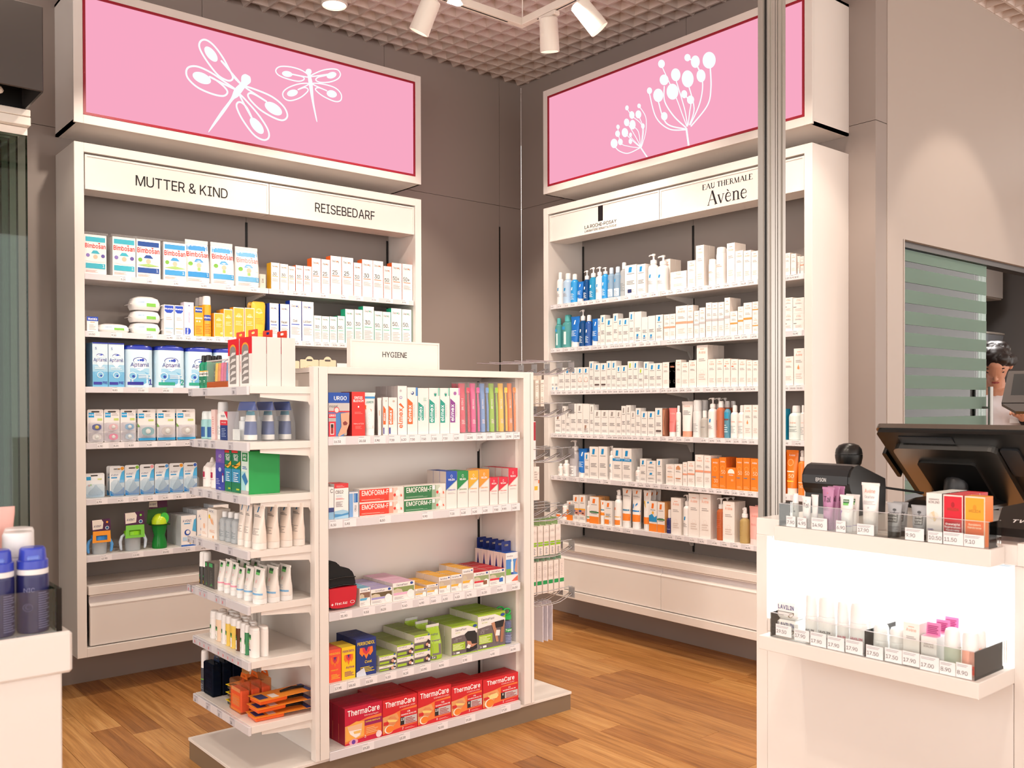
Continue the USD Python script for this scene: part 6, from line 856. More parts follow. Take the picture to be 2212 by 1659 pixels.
btl('b_white', 'white bottle with white cap', '#f4efec', items=[('t', 'Avène', .5, .62, .06, CORAL, .55), lines(.2, .8, .2, .5, 5, '#b9c2c2')]); btl('b_foam', 'white foam bottle with clear overcap', '#e9e9e8', cap='#e2e2e2', ct='over', cf=.3, items=[lines(.2, .8, .2, .55, 6, '#b4b8ba')]); btl('b_clearw', 'clear glass bottle with square white cap', '#e6e2dc', cf=.26, items=[lines(.2, .8, .5, .56, 1, GY)], m='liquid'); btl('b_coral', 'coral orange bottle with black vertical print', '#f39a72', items=[('v', 'ETENUA', .28, .42, .2, '#3a2a26', .5)], m='liquid', cf=.18); btl('b_bluebi', 'two-layer blue bottle with dark band', '#7cc0d8', cap='#2f9cc0', ct='screw', cf=.02, items=[('r', -.02, .68, 1.02, 1.0, '#2c9cc4'), ('r', .0, .62, 1, .67, '#7a4a48'), lines(.2, .8, .2, .5, 4, '#c4e4ee')], m='liquid'); btl('b_palegreen', 'pale mint bottle with white cap', '#e4f0ec', items=[('t', 'Avène', .5, .62, .06, CORAL, .5), ('t', 'Cleanance', .45, .48, .05, '#8a9a98', .6), lines(.2, .8, .3, .42, 3, '#a8b4b2')])
btl('p_clear', 'clear pump bottle half filled', '#e3dfe2', ct='pump', cf=.3, items=[('r', -.02, .02, 1.02, .42, '#f3eff0'), lines(.1, .7, .1, .38, 5, GY)], m='liquid'); btl('to_50', 'orange sun tube on white cap', OR, cap='#f5ece4', k='tube', items=[('t', 'Avène', .5, .88, .045, '#ffffff', .5), ('o', .42, .72, .26, .26, '#f9b070'), ('o', .42, .72, .18, .18, OR), ('r', .1, .50, .74, .53, '#fbe6d0'), ('t', '50', .55, .40, .085, '#ffe2c0', .6), ('r', .14, .28, .74, .31, '#f6d24a')]); btl('p_orange', 'orange sun spray bottle with white pump', '#f58a30', ct='spray', cf=.24, items=[('r', .1, .36, .9, .38, '#fbe6d0'), ('t', '50', .6, .24, .08, '#ffe2c0', .6)])
btl('b_whor', 'small white bottle with orange print', '#f5f1ee', items=[('r', .3, .7, .5, .85, '#f07a28'), ('r', .1, .2, .9, .38, '#f0742c'), ('p', [(.3, .42), (.8, .42), (.55, .6)], '#2f7fc0')], cf=.08); btl('b_whgreen', 'white bottle with green band and orange foot', '#f1eeec', items=[('r', 0, .30, 1, .36, '#3f8a5c'), ('r', 0, 0, 1, .22, '#f0802c')]); btl('t_whor', 'white tube with orange band', '#f4f1ef', k='tube', items=[('r', .4, .82, .6, .92, '#f07a28'), ('r', .05, .58, .95, .63, '#5c98b4'), ('r', .05, .38, .95, .50, '#f4902c')]); btl('sp_or', 'white spray bottle with orange foot', '#f3f0ee', ct='spray', cf=.26, items=[('p', [(.2, .60), (.4, .60), (.44, .7), (.24, .7)], '#f07a28'), ('r', .05, .34, .95, .37, '#f4b03c'), ('r', .05, .06, .9, .24, '#f5882c')])
for k, c in (('t_or', '#4d88ac'), ('t_or2', '#3f8ed0')): btl(k, 'large white tube with %s band and orange block' % ('teal' if k == 't_or' else 'blue'), '#f4f1ee', k='tube', items=[('p', [(.42, .88), (.56, .88), (.62, .96), (.48, .96)], '#f07a28'), lines(.15, .85, .80, .84, 2, GY), ('r', .02, .43, .98, .47, c), ('r', .04, .18, .96, .36, '#f5882c')] + ([('p', [(.2, .52), (.3, .5), (.36, .6), (.22, .64)], '#2f8fd8'), ('p', [(.5, .56), (.72, .62), (.7, .66), (.52, .62)], '#2f8fd8')] if k == 't_or2' else []))
btl('t_kid', 'large white tube with blue wave print', '#f4f1ee', k='tube', items=[('p', [(.42, .86), (.56, .86), (.62, .94), (.48, .94)], '#f07a28'), ('p', [(.05, .40), (.95, .40), (.95, .56), (.6, .50), (.3, .62), (.1, .72)], '#2a8fd4'), ('p', [(.1, .72), (.3, .62), (.5, .54), (.3, .74)], '#f2c030'), ('o', .7, .7, .1, .1, '#2f8fd8'), ('r', .04, .16, .96, .33, '#f5882c')]); btl('roll_navy', 'small navy bottle with white cap', '#262a68', ct='screw', cf=.35, items=[('o', .45, .45, .22, .22, '#6a70a8'), ('o', .45, .45, .17, .17, '#262a68'), ('r', .15, .27, .85, .29, '#c8cce0')])
btl('p_oil', 'amber oil bottle with white pump', '#e8824c', ct='pump', cf=.26, items=[lines(.15, .8, .4, .7, 5, '#c8603a')], m='liquid'); btl('sp_oil', 'golden oil spray bottle with white cap', '#e4c987', ct='spray', cf=.3, items=[lines(.15, .4, .3, .7, 5, '#b89a58')], m='liquid')
# gondola goods
art('urgo', 'card', 'blue, grey and red blister card with rounded picture edge', [('r', 0, .76, 1, 1, '#1d4fae'), ('r', 0, .58, 1, .76, '#c9c4c2'), ('t', 'URGO', .56, .86, .085, '#ffffff', .7, True), ('t', 'mogel', .24, .68, .06, '#4a4646', .4), ('r', 0, .55, 1, .58, '#d8323c'), ('o', .38, .60, .13, .13, '#e4444c'), ('o', .38, .60, .1, .1, '#f4dcd8'), ('r', .0, .0, .34, .52, '#e03a48'), ('t', 'URGO', .18, .47, .045, '#ffffff', .3, True), ('r', 0, .34, .34, .42, '#b9b4b2'), ('r', .07, .04, .25, .30, '#f4e4e0'), ('r', .1, .06, .22, .22, '#a4302c'), ('r', .1, .2, .22, .28, '#3a2220'), ('p', [(.56, .52), (.98, .55), (.97, .28), (.82, .08), (.5, .0), (.42, .02), (.6, .22)], '#e3a98c'), ('p', [(.66, .31), (.78, .35), (.9, .3), (.84, .25), (.7, .25)], '#8a3c3a')], front='#4f86c8', name='blister_card', cat='card', hang=False)
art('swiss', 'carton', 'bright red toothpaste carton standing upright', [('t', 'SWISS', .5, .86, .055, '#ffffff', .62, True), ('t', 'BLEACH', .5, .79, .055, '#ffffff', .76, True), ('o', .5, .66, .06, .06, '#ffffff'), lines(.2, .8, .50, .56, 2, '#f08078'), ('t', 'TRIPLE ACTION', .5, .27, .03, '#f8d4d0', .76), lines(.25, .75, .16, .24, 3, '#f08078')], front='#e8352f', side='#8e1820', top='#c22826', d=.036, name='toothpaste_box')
def elm(key, look, c, y0, y1, extra=(), **o): art(key, o.pop('k', 'carton'), look, [('p', [(.02, y0), (.52, y0), (.52, y1 - .10), (.02, y1)], c), ('v', 'elmex', .27, (y0 + y1 - .1) / 2, .34, '#ffffff', y1 - y0 - .1, True), ('v', 'KARIESSCHUTZ', .66, .5, .10, '#b0b0b4', .5)] + list(extra), front='#f2ece9', side=o.pop('side', '#e2dad6'), d=.036, name=o.pop('name', 'toothpaste_box'), **o)
elm('elm_or', 'white toothpaste carton with orange panel and blue corner', '#ee6a2c', .22, .77, [('r', .82, .82, 1, 1, '#4f8cd0'), ('o', .5, .88, .14, .14, '#3c4f8c'), ('o', .46, .89, .08, .08, '#e8eef4')]); elm('elm_te_small', 'white toothpaste carton with shorter teal panel', '#1f9d8c', .30, .70, [lines(.5, .8, .72, .8, 3, '#9cccbc')]); elm('elm_te', 'white toothpaste carton with teal panel and mint corner', '#1f9d8c', .24, .76, [('r', .84, .83, 1, 1, '#9ad6c4'), ('o', .58, .88, .13, .13, '#d4d8d8'), ('p', [(.46, .88), (.71, .88), (.66, .82), (.52, .82)], '#2a9c88')]); elm('elm_pu', 'white toothpaste carton with purple panel', '#8c3f94', .24, .77, [('r', .86, .84, 1, 1, '#d890cc'), ('o', .5, .88, .15, .15, '#a868ac')]); elm('elm_or_small', 'low white toothpaste carton with orange panel', '#ee6a2c', .28, .78, [('r', .04, .03, .22, .2, '#3c3c94'), ('o', .6, .9, .14, .1, '#c8b4a8')])
art('elm_slim', 'carton', 'tall white toothpaste carton with orange lettering', [('v', 'elmex', .36, .34, .46, '#ee6a2c', .52, True), ('p', [(.1, .62), (.3, .65), (.7, .56), (.62, .54)], '#ee6a2c'), ('o', .32, .9, .12, .12, '#c4bcc0'), ('o', .34, .76, .16, .14, '#a494c0'), ('o', .34, .76, .1, .08, '#f4ecec')], side='#cfc6c4', d=.036, name='toothpaste_box')
btl('elm_tube', 'white toothpaste tube with orange panel and blue stripe', '#f2eeec', k='tube', items=[('r', .03, .86, .97, .91, '#3f95d4'), ('t', 'JUNIOR', .5, .77, .055, '#3f9c94', .6, True), ('p', [(.14, .17), (.6, .17), (.56, .60), (.1, .72)], '#ee6a2c'), ('v', 'elmex', .36, .37, .26, '#ffffff', .4, True)], name='toothpaste_tube'); btl('elm_clear', 'white tube with orange print, leaning back', '#efe8e4', k='tube', items=[('v', 'elmex', .4, .6, .3, '#f0955c', .4), ('r', .1, .0, .9, .1, '#4a4a94')], name='toothpaste_tube')
for k, c, n in (('rd', '#d83a5a', 'red'), ('pk', '#e64b92', 'pink'), ('bl', '#6b9bd6', 'blue'), ('gn', '#97c91c', 'green'), ('ye', '#f5c62c', 'yellow'), ('or', '#f58a34', 'orange')): art('be_' + k, 'brushset', f'clear pack with {n} toothpaste tube and toothbrush', c=c, name='toothbrush_set', cat='toothbrush set')
art('cb_pack', 'carton', 'white and blue mouth spray pack cut by the post', [('t', 'C', .6, .86, .12, DK, .5), ('r', 0, .22, 1, .36, '#3c4a84'), ('r', 0, 0, 1, .22, '#8cb8d8')], d=.03); art('cb_box', 'carton', 'white mouth spray carton with red top and water picture', [('r', 0, .87, 1, 1, '#d83a3e'), lines(.15, .7, .90, .96, 2, '#f0a0a0'), ('t', 'CB12', .36, .75, .085, '#3a3638', .56), ('t', 'spray', .34, .65, .06, '#b4d0e4', .4), lines(.1, .7, .55, .6, 2, '#d87470'), lines(.1, .6, .34, .5, 5, GY), ('p', [(0, 0), (1, 0), (1, .2), (.6, .25), (0, .22)], '#a4cce4'), ('p', [(0, .04), (1, .1), (1, .16), (.5, .12), (0, .14)], '#4f94c8')], side='#d4d0d0', top='#c83a3c', d=.03); art('cb_spray', 'carton', 'narrow pale carton with dark blue cylinder picture', [('r', .5, .58, .92, .94, '#2f6cb4'), ('r', .56, .60, .66, .92, '#8cc0e8'), ('r', .0, .02, .4, .94, '#7aa8dc'), ('v', 'CB12', .68, .35, .18, '#5a5458', .3)], front='#e2e2e6', side='#a4b4cc', d=.03)
for k, c, n in (('rd', '#e2402e', 'red'), ('gn', '#2f7846', 'green')): art('emo_' + k, 'carton', f'long {n} toothpaste carton lying flat', [('r', 0, .06, .66, .94, c), ('r', .66, .06, .76, .94, '#ef9a84' if k == 'rd' else '#96b094'), ('r', .76, .06, .86, .94, '#f2cabc' if k == 'rd' else '#c4cfbc'), ('t', 'EMOFORM-F', .35, .64, .34, '#f7efe8', .60, True), lines(.04, .55, .16, .26, 2, '#f2b4a4' if k == 'rd' else '#a4c4a8'), ('r', .67, .62, .735, .92, '#eeeef2'), ('o', .86, .55, .05, .06, '#f6f0ea'), ('p', [(.76, .42), (.78, .52), (.82, .5), (.815, .36), (.79, .28)], '#d83a30'), ('p', [(.93, .46), (.95, .46), (.965, .28), (.93, .28)], '#e06a50')], front='#efe4dc', side='#ece4de', top='#efe8e2', d=.04, name='toothpaste_box')
for k, c, n in (('bl', '#2350b4', 'blue'), ('gn', '#1f8c48', 'green'), ('ye', '#f6ae2c', 'yellow'), ('or', '#f59a2c', 'orange'), ('rd', '#dc2440', 'red')): art('wel_' + k, 'carton', f'white toothpaste carton with slanted {n} top', [('p', [(0, 1), (1, 1), (1, .76), (.6, .66), (0, .50)], c), ('p', [(1, .76), (1, .735), (.6, .635), (0, .47), (0, .50), (.6, .66)], '#f4c8bc' if k in ('rd', 'or') else '#b8d4c8'), ('o', .5, .87, .08, .11, '#ffffff'), ('o', .5, .87, .06, .09, c), ('t', 'WELEDA', .5, .77, .055, '#ffffff', .6, True), ('t', 'Zahncreme', .5, .50, .045, c, .7), lines(.15, .85, .40, .44, 2, LG)], front='#f2e8e2', side='#dccfc8', top=c, d=.04, name='toothpaste_box')
art('first_aid', 'first_aid', 'black and red rounded first aid bag', name='first_aid_bag', cat='bag')
def der(key, look, c, top, photo='#8c6a58', extra=()): art(key, 'carton', look, [('t', 'DermaPlast', .42, .86, .10, '#6a6a80', .62), ('o', .86, .90, .07, .05, '#2f4f9c'), ('r', .03, .46, .97, .76, photo), ('p', [(.03, .46), (.45, .46), (.4, .62), (.2, .7), (.03, .62)], '#cfc2a8'), ('r', .03, .32, .74, .44, c), ('o', .80, .32, .16, .16, '#f7f4f2'), lines(.06, .5, .08, .24, 3, LG)] + list(extra), front='#f2ece8', side='#e4d6cc', top=top, d=.05)
der('der_bl', 'small plaster carton with light blue top', '#5fb0d8', '#74bcdc'); der('der_li', 'plaster carton with lilac top', '#a49cd4', '#b4acdc', '#6a5a3c'); der('der_pk', 'large plaster carton with pink top', '#e8b4d0', '#e8bcd8', '#8a9a5c'); der('der_ye', 'plaster carton with yellow top', '#f4b43c', '#f2b632', '#c4b4a4'); der('der_rdA', 'bandage carton with red top and brown roll', '#d8303c', '#d02c38', '#98a878', [('r', .62, .16, .86, .42, '#8c5c3c')]); der('der_rdB', 'bandage carton with red top and blue roll', '#d8303c', '#d02c38', '#98a878', [('r', .62, .16, .86, .42, '#2f6cc0')])
art('der_spray', 'hangcarton', 'wound spray carton with dark blue hanging tab', [('p', [(.02, .97), (.98, .97), (.55, .86), (.02, .78)], '#f2eef0'), ('t', 'DermaPlast', .34, .88, .06, '#5a5a70', .5), ('r', .02, .26, .98, .78, '#4f8ed4'), ('r', .02, .26, .5, .46, '#7ab04c'), ('p', [(.7, .36), (.96, .3), (.96, .82), (.82, .7)], '#d0a088'), ('r', .42, .30, .62, .70, '#f4f2f2'), ('r', .46, .70, .58, .86, '#f4f2f2'), ('r', .42, .28, .62, .34, '#3a4aa0'), ('p', [(.45, .04), (.98, .04), (.98, .22)], '#ee6a50')], front='#efe8e8', side='#2a3a80', top='#2f5cb4', d=.038, name='wound_spray_pack')
for k, c, n, tx in (('or', '#f0563c', 'red-orange', '#f6c23c'), ('ye', '#f4cb1e', 'yellow', '#8c3a7c'), ('nv', '#22357c', 'navy', '#f4d41e')): art('per_' + k, 'carton', f'{n} liniment carton with flame picture', [('t', 'PERSKINDOL', .5, .86, .085, tx, .86, True), ('p', [(.18, .76), (.82, .76), (.84, .62), (.7, .52), (.62, .58), (.5, .44), (.38, .58), (.3, .52), (.16, .62)], '#f07a2c'), ('p', [(.3, .76), (.7, .76), (.66, .64), (.5, .56), (.34, .64)], '#d8384c'), ('p', [(.4, .76), (.6, .76), (.5, .64)], '#4a2c7c'), ('t', 'Cool' if k == 'nv' else ('Active' if k == 'ye' else 'THERMO HOT'), .6 if k != 'or' else .45, .36, .07, tx if k != 'nv' else '#f4d41e', .6, True), lines(.2, .9, .10, .26, 4, tx)] + ([('p', [(0, 0), (.36, 0), (.5, 0), (.38, .22), (0, .12)], '#d8dce8')] if k == 'nv' else []), front=c, side={'or': '#d8442c', 'ye': '#dcb41a', 'nv': '#1a2a64'}[k], top={'or': '#e8604a', 'ye': '#f0d040', 'nv': '#2a3a7c'}[k], d=.045)
GR = '#a4c832'
art('ban', 'carton', 'small green and white bandage carton', [('r', 0, 0, 1, .30, '#6d6466'), ('r', 0, .86, 1, 1, GR), ('p', [(.02, .86), (.80, .86), (.98, .70), (.02, .52)], '#f2ecea'), ('t', 'DermaPlast', .34, .74, .13, '#7a7a8c', .5), ('r', .0, .30, .98, .50, '#6d6466'), ('r', .02, .12, .56, .34, GR), ('o', .88, .92, .06, .04, '#2f56a4'), ('p', [(.6, .06), (.96, .06), (.98, .5), (.84, .62), (.7, .42)], '#3a2a2a'), ('o', .78, .3, .09, .08, '#d8a48c'), ('r', .84, .1, .96, .3, '#f2eeee')], front='#e8e4d8', side='#dcd8c4', top='#8c9c50', d=.07)
art('ice_pouch', 'pouch', 'green and white cold pack pouch, leaning', [('p', [(.0, .97), (.6, .97), (.98, .66), (.02, .66)], '#eeeae8'), ('t', 'DermaPlast', .4, .78, .06, '#6a6a80', .7), ('r', .02, .16, .98, .62, '#7a7274'), ('r', .04, .22, .6, .52, GR), ('p', [(.6, .6), (.96, .64), (.96, .3), (.8, .42)], '#8c6454'), ('r', .05, .04, .4, .14, '#6d6668'), ('t', '1x', .2, .09, .07, '#ffffff', .3)], front=GR, side='#dcdccc', name='cold_pack_pouch', cat='pouch')
def ice(key, look, arm): art(key, 'carton', look, [('r', 0, .03, 1, .66, '#6f6467'), ('r', 0, 0, 1, .03, GR), ('p', [(0, .96), (.62, .96), (1, .80), (1, .74), (0, .62)], '#f2eeec'), ('p', [(.62, .96), (1, 1), (1, .80)], GR), ('r', 0, .96, 1, 1, GR), ('t', 'DermaPlast', .36, .85, .065, '#4a4a60', .58), ('t', 'ACTIVE', .24, .76, .04, '#bcd46a', .3), ('t', 'INSTANT', .26, .56, .045, '#b4aeb0', .4), ('t', 'ICE', .16, .49, .07, '#b4aeb0', .3), ('r', .03, .17, .52, .43, GR), lines(.05, .46, .20, .40, 5, '#eaf2c4'), ('t', '1x', .1, .09, .055, '#ffffff', .2), ('r', .17, .06, .3, .12, '#f2f2f2'), ('o', .9, .91, .08, .045, '#2f4f9c')] + arm, front='#ece6e4', side='#cfcdb8', top='#98bc30', d=.045, name='cold_pack_box')
ice('iceA', 'green and grey cold pack carton with arm picture', [('p', [(.5, .68), (.62, .76), (.9, .74), (.98, .6), (.98, .12), (.7, .05), (.56, .06), (.62, .4)], '#1d1a1c'), ('p', [(.58, .44), (.74, .4), (.78, .3), (1, .2), (1, .28), (.82, .2), (.62, .18)], '#c88f74'), ('p', [(.56, .2), (.68, .16), (.74, .26), (.62, .32)], '#eeeae8')]); ice('iceB', 'tallest green and grey cold pack carton with knee picture', [('p', [(.48, .72), (.62, .74), (.74, .16), (.66, .16), (.58, .44)], '#c08a6c'), ('p', [(.86, .76), (.98, .72), (.9, .12), (.8, .12)], '#a8745a'), ('p', [(.6, .74), (.96, .76), (.9, .56), (.64, .56)], '#1f1b1d'), ('p', [(.62, .34), (.78, .32), (.80, .48), (.66, .5)], '#f2eeee')])
art('towel_bottle', 'towel', 'clear bottle with green ring lid and blue towel', name='towel_bottle', cat='bottle')
def the(key, look, c, n, extra, txt='WÄRMEAUFLAGEN'): art(key, 'carton', look, [('p', [(0, 0), (.98, 0), (.98, .66), (.6, .64), (.3, .56), (0, .52)], '#f0803c'), ('p', [(0, .1), (.3, .2), (.46, .4), (.4, .56), (0, .52)], '#e8a468'), ('t', 'ThermaCare', .5, .83, .15, '#ffffff', .86, True), ('t', txt, .7, .70, .045, '#f6d4cc', .5), ('p', [(0, 0), (1, 0), (1, .14), (.5, .12), (0, .04)], c), ('p', [(.98, 0), (1, 0), (1, .7), (.98, .7)], c)] + extra, front=c, side={'#c8163c': '#a01030'}.get(c, '#a8141e'), top={'#c8163c': '#b81238'}.get(c, '#c01c24'), d=.042, name='heat_patch_box')
def red(n, k, body='#e2905c'): return [('p', [(.50, .60), (.98, .60), (.98, .16), (.50, .16)], '#d4222c'), ('r', .5, .18, .98, .40, '#c9c4c4'), ('r', .5, .18, .61, .40, '#241c1e'), ('t', n, .555, .33, .07, '#ffffff', .09, True), ('t', 'NACKEN & SCHULTER', .74, .46, .04, '#ffffff', .44, True), ('t', 'FÜR', .74, .53, .04, '#ffffff', .2, True), lines(.64, .94, .20, .38, 4, '#a83a3c'), ('p', [(.08, .30), (.2, .50), (.34, .48), (.44, .34), (.3, .26)], body), ('p', [(.12, .44), (.3, .40), (.42, .36), (.36, .32), (.14, .36)], '#f6d27c'), ('p', [(.02, .28), (.14, .28), (.17, .33), (.14, .38), (.02, .38)], '#d42a2c'), ('o', .17, .15, .13, .10, '#f6e8d4'), ('o', .19, .15, .11, .085, '#f0842c'), ('t', k, .56, .08, .07, '#ffffff', .1), lines(.62, .9, .05, .1, 2, '#f0a09c')]
the('the_mg', 'magenta heat patch carton with belly picture', '#c8163c', '3', [('p', [(.02, .1), (.5, .16), (.52, .56), (.3, .60), (.02, .5)], '#f4b050'), ('p', [(.06, .5), (.46, .52), (.42, .2), (.28, .14), (.12, .3)], '#eec09c'), ('p', [(.1, .38), (.44, .36), (.38, .2), (.28, .16), (.14, .28)], '#f7efe8'), ('p', [(.22, .34), (.42, .34), (.4, .26), (.24, .27)], '#f2c46c'), ('r', .52, .42, 1, .58, '#9c1c5c'), ('t', 'WARMEUMSCHLAG', .74, .52, .04, '#f4d23c', .4, True), lines(.56, .9, .20, .38, 4, '#f6c48c'), ('o', .22, .06, .12, .07, '#e8a0b4'), ('o', .22, .06, .05, .05, '#6a3c9c'), ('o', .9, .11, .08, .08, '#f2d8dc'), ('t', '3', .53, .12, .07, '#ffffff', .1)], 'Wärmeauflagen')
the('the_rd2', 'first red heat patch carton with neck picture', '#d4202a', '12', red('12', '2')); the('the_rd6', 'second red heat patch carton with neck picture', '#d4202a', '12', red('12', '6')); the('the_rd3', 'red heat patch carton with joints picture', '#d4202a', '8', red('8', '3', '#d8946c')); the('the_rd8', 'wide red heat patch carton with back picture', '#d4202a', '8', red('8', '2'), 'WÄRMEUMSCHLÄGE')
A['the_rd8']['items'] += [('p', [(.16, .36), (.2, .44), (.38, .46), (.42, .36), (.38, .28), (.2, .28)], '#f6dc94')]
# end-shelf goods
art('lis', 'bottle', 'green mouthwash bottle with black cap', [('r', .05, .45, .95, .62, '#eceae6'), ('t', 'LISTERINE', .5, .53, .07, DK, .9, True), ('r', .05, .62, .95, .66, '#e0b43c'), ('r', .05, .12, .95, .45, '#0f7c58'), ('o', .6, .26, .12, .12, '#bfe0d0')], body='#35b48c', cap='#1a1818', ct='screw', cf=.2, m='liquid', cat='bottle')
art('brush_case', 'brush_case', 'clear tray of coloured interdental brush cases', name='brush_display', cat='display tray')
art('kid_box', 'carton', 'tall red and white toothbrush carton with rainbow arch', [('r', 0, .66, 1, 1, '#dc1f2e'), ('r', .16, .06, .74, .78, '#8c8684'), ('o', .45, .78, .29, .2, '#f0a030'), ('o', .45, .76, .26, .17, '#8c8684')] + [('p', [(.18, .1 + .13 * k), (.72, .16 + .13 * k), (.72, .2 + .13 * k), (.4, .2 + .13 * k)], '#dcd8d6') for k in range(5)] + [('v', 'DENTAL', .08, .42, .08, '#e08a8a', .4)], front='#efe9e6', side='#e4dcd8', top='#dc2a36', d=.05, tab=True, cat='box')
art('b_teal_w', 'bottle', 'white and teal shampoo bottle with dark blue label', [('r', .2, .1, .8, .62, '#2c5c9c'), ('p', [(.2, .62), (.8, .62), (.5, .8)], '#dfeef0')], body='#9cced0', cap='#e4eaea', ct='over', cf=.3, cat='bottle'); art('pink_pack', 'carton', 'narrow pale pink carton', [lines(.3, .7, .2, .8, 8, '#e8a0a0')], front='#f4d8d4', side='#eccac6', d=.04); art('navy_red', 'carton', 'white carton with red band and navy lower half', [('r', 0, 0, 1, .52, '#2a3f7c'), ('r', 0, .52, 1, .70, '#dc3a48'), ('p', [(.55, 1), (1, 1), (1, .72)], '#d8324a'), ('t', 'triofan', .4, .84, .08, '#5a6a8c', .6), ('t', 'ERKALTUNG', .5, .61, .05, '#ffffff', .8), lines(.2, .8, .12, .44, 6, '#8c9cc4')], side='#d8d4d8', d=.04)
art('tena', 'tena', 'clear bag of care products with blue top', name='care_set_bag', cat='bag'); art('intim', 'bottle', 'white bottle with raspberry square label', [('r', .06, .48, .62, .74, '#b4224c'), ('o', .34, .62, .14, .12, '#f0d4dc'), ('o', .36, .62, .1, .09, '#b4224c'), lines(.1, .7, .40, .44, 1, '#c86a84'), lines(.1, .4, .2, .3, 2, GY)], body='#f1e9e4', cap='#efe7e2', ct='beak', cf=.28, cat='bottle')
art('ao_box', 'carton', 'purple and blue contact lens carton', [('r', 0, .0, 1, .5, '#3a44a4'), ('r', 0, .5, 1, .66, '#5650ac'), ('t', 'AO', .5, .82, .08, '#ffffff', .4), ('t', 'SEPT', .52, .72, .06, '#d890d0', .5), ('o', .5, .5, .16, .1, '#c4cce8'), ('r', .76, .2, .9, .36, '#f0f0f4'), ('r', .8, .36, .86, .42, '#dc3a34'), lines(.1, .5, .14, .3, 4, '#a4a8d8'), ('t', 'Alcon', .5, .05, .035, '#ffffff', .3)], front='#7a5cb4', side='#5a48a0', top='#3c2c74', d=.04)
art('opti_y', 'carton', 'green contact lens carton with yellow swoosh', [('r', 0, .94, .7, 1, '#dc3c3c'), ('t', 'OPTI-', .5, .86, .07, '#ffffff', .7, True), ('t', 'FREE', .5, .78, .07, '#ffffff', .7, True), ('p', [(0, .60), (.5, .66), (1, .76), (1, .66), (.5, .57), (0, .64)], '#f2b43c'), ('r', 0, .24, 1, .56, '#3c94bc'), ('o', .5, .38, .32, .24, '#2f7fb8'), lines(.22, .78, .26, .50, 5, '#e4f0f4'), ('r', .55, .06, .9, .1, '#b4cc3c')], front='#1f7d54', side='#17664a', top='#a83434', d=.04)
art('opti_g', 'carton', 'contact lens carton with wide green side', [('r', .0, .0, .6, .52, '#a8dce0'), ('r', .14, .76, .86, .96, '#2f8a50'), ('t', 'OPTI-', .5, .89, .05, '#ffffff', .5, True), ('t', 'FREE', .5, .81, .05, '#ffffff', .5, True), ('p', [(.1, .4), (.5, .5), (.9, .3), (.6, .2)], '#3c80b8'), ('r', 0, 0, 1, .08, '#b9b6b4'), lines(.2, .8, .58, .66, 2, '#4a6ab0')], front='#dceee4', side='#1c9a4a', top='#1f8a48', d=.11)
art('lac_small', 'carton', 'narrow pale carton with coral spots', [('o', .5, .4, .16, .16, '#f4c4a4'), lines(.2, .8, .1, .2, 2, '#e8c0a8')], front='#f4e8e0', side='#e8dcd4', d=.04); art('lac_box', 'carton', 'white carton with orange leaves and yellow dot', [('t', 'LACTAC', .4, .90, .07, '#7a88a8', .6), ('o', .18, .72, .1, .1, '#f2c83c'), ('p', [(.3, .72), (.5, .6), (.56, .46), (.42, .5), (.3, .62)], '#f4b080'), ('p', [(.5, .72), (.66, .5), (.62, .44), (.5, .58)], '#f6c49c'), lines(.2, .8, .2, .3, 3, '#f0c0a0'), ('o', .6, .06, .06, .06, '#f09040')], front='#f2eae2', side='#e6dcd2', d=.05)
btl('t_intib', 'white tube with slanted blue mark', '#f0e4da', cap='#f1e9e2', k='tube', items=[('p', [(.42, .84), (.52, .84), (.60, .97), (.5, .97)], '#2474a8'), lines(.2, .8, .74, .80, 2, '#7c7876'), lines(.2, .8, .34, .5, 5, '#a8a09c')])
btl('roll_black', 'black roll-on stick with white cap', '#3a3836', ct='over', cf=.45, items=[('r', .1, .44, .6, .54, '#3f9c5c'), ('o', .4, .18, .2, .2, '#e8b02c')]); art('carton_black', 'carton', 'slim charcoal carton with green logo', [('r', .1, .82, .7, .97, '#4ca464'), lines(.3, .6, .2, .7, 8, '#6c6a66'), ('p', [(.2, .06), (.7, .1), (.5, .2)], '#4c8c4c')], front='#4a4744', side='#8a827a', top='#b4aca4', d=.04)
for k, c, n in (('p', '#f0a0b4', 'pink'), ('b', '#7cb4e0', 'blue')): btl('t_rau_' + k, f'white tube with {n} band and green logo', '#f0ebe6', k='tube', items=[('r', .28, .86, .66, .93, '#2f5c3c'), ('r', .28, .79, .66, .86, '#6cc46c'), ('o', .5, .62, .08, .08, '#eecac8'), ('r', .02, .26, .98, .31, c), lines(.3, .7, .36, .46, 3, '#c0ccd8')] + ([('p', [(.02, .44), (.14, .5), (.1, .66), (.02, .6)], '#8ccc4c')] if k == 'b' else []))
for k, c, n, cp in (('w', '#f3efec', 'white', '#f4f1ef'), ('pe', '#f0d2b4', 'peach', '#f4f1ef'), ('ye', '#ecc95c', 'yellow', '#f4f1ef'), ('br', '#5c3018', 'brown', '#f4f1ef'), ('gn', '#3f8c5c', 'green', '#f4f1ef')): btl('sham_' + k, f'{n} shampoo bottle with white cap', c, cap=cp, ct='dome', cf=.26, items=[('r', .12, .56, .6, .68, '#2f6c44'), ('r', .12, .50, .6, .56, '#6cc46c'), ('r', .1, .06, .62, .48, '#f4efe8' if k != 'w' else '#f0ece8'), ('o', .36, .2, .16, .14, {'w': '#8cb44c', 'pe': '#6a8c34', 'ye': '#f0a030', 'br': '#4c8c4c', 'gn': '#f0b478'}[k])])
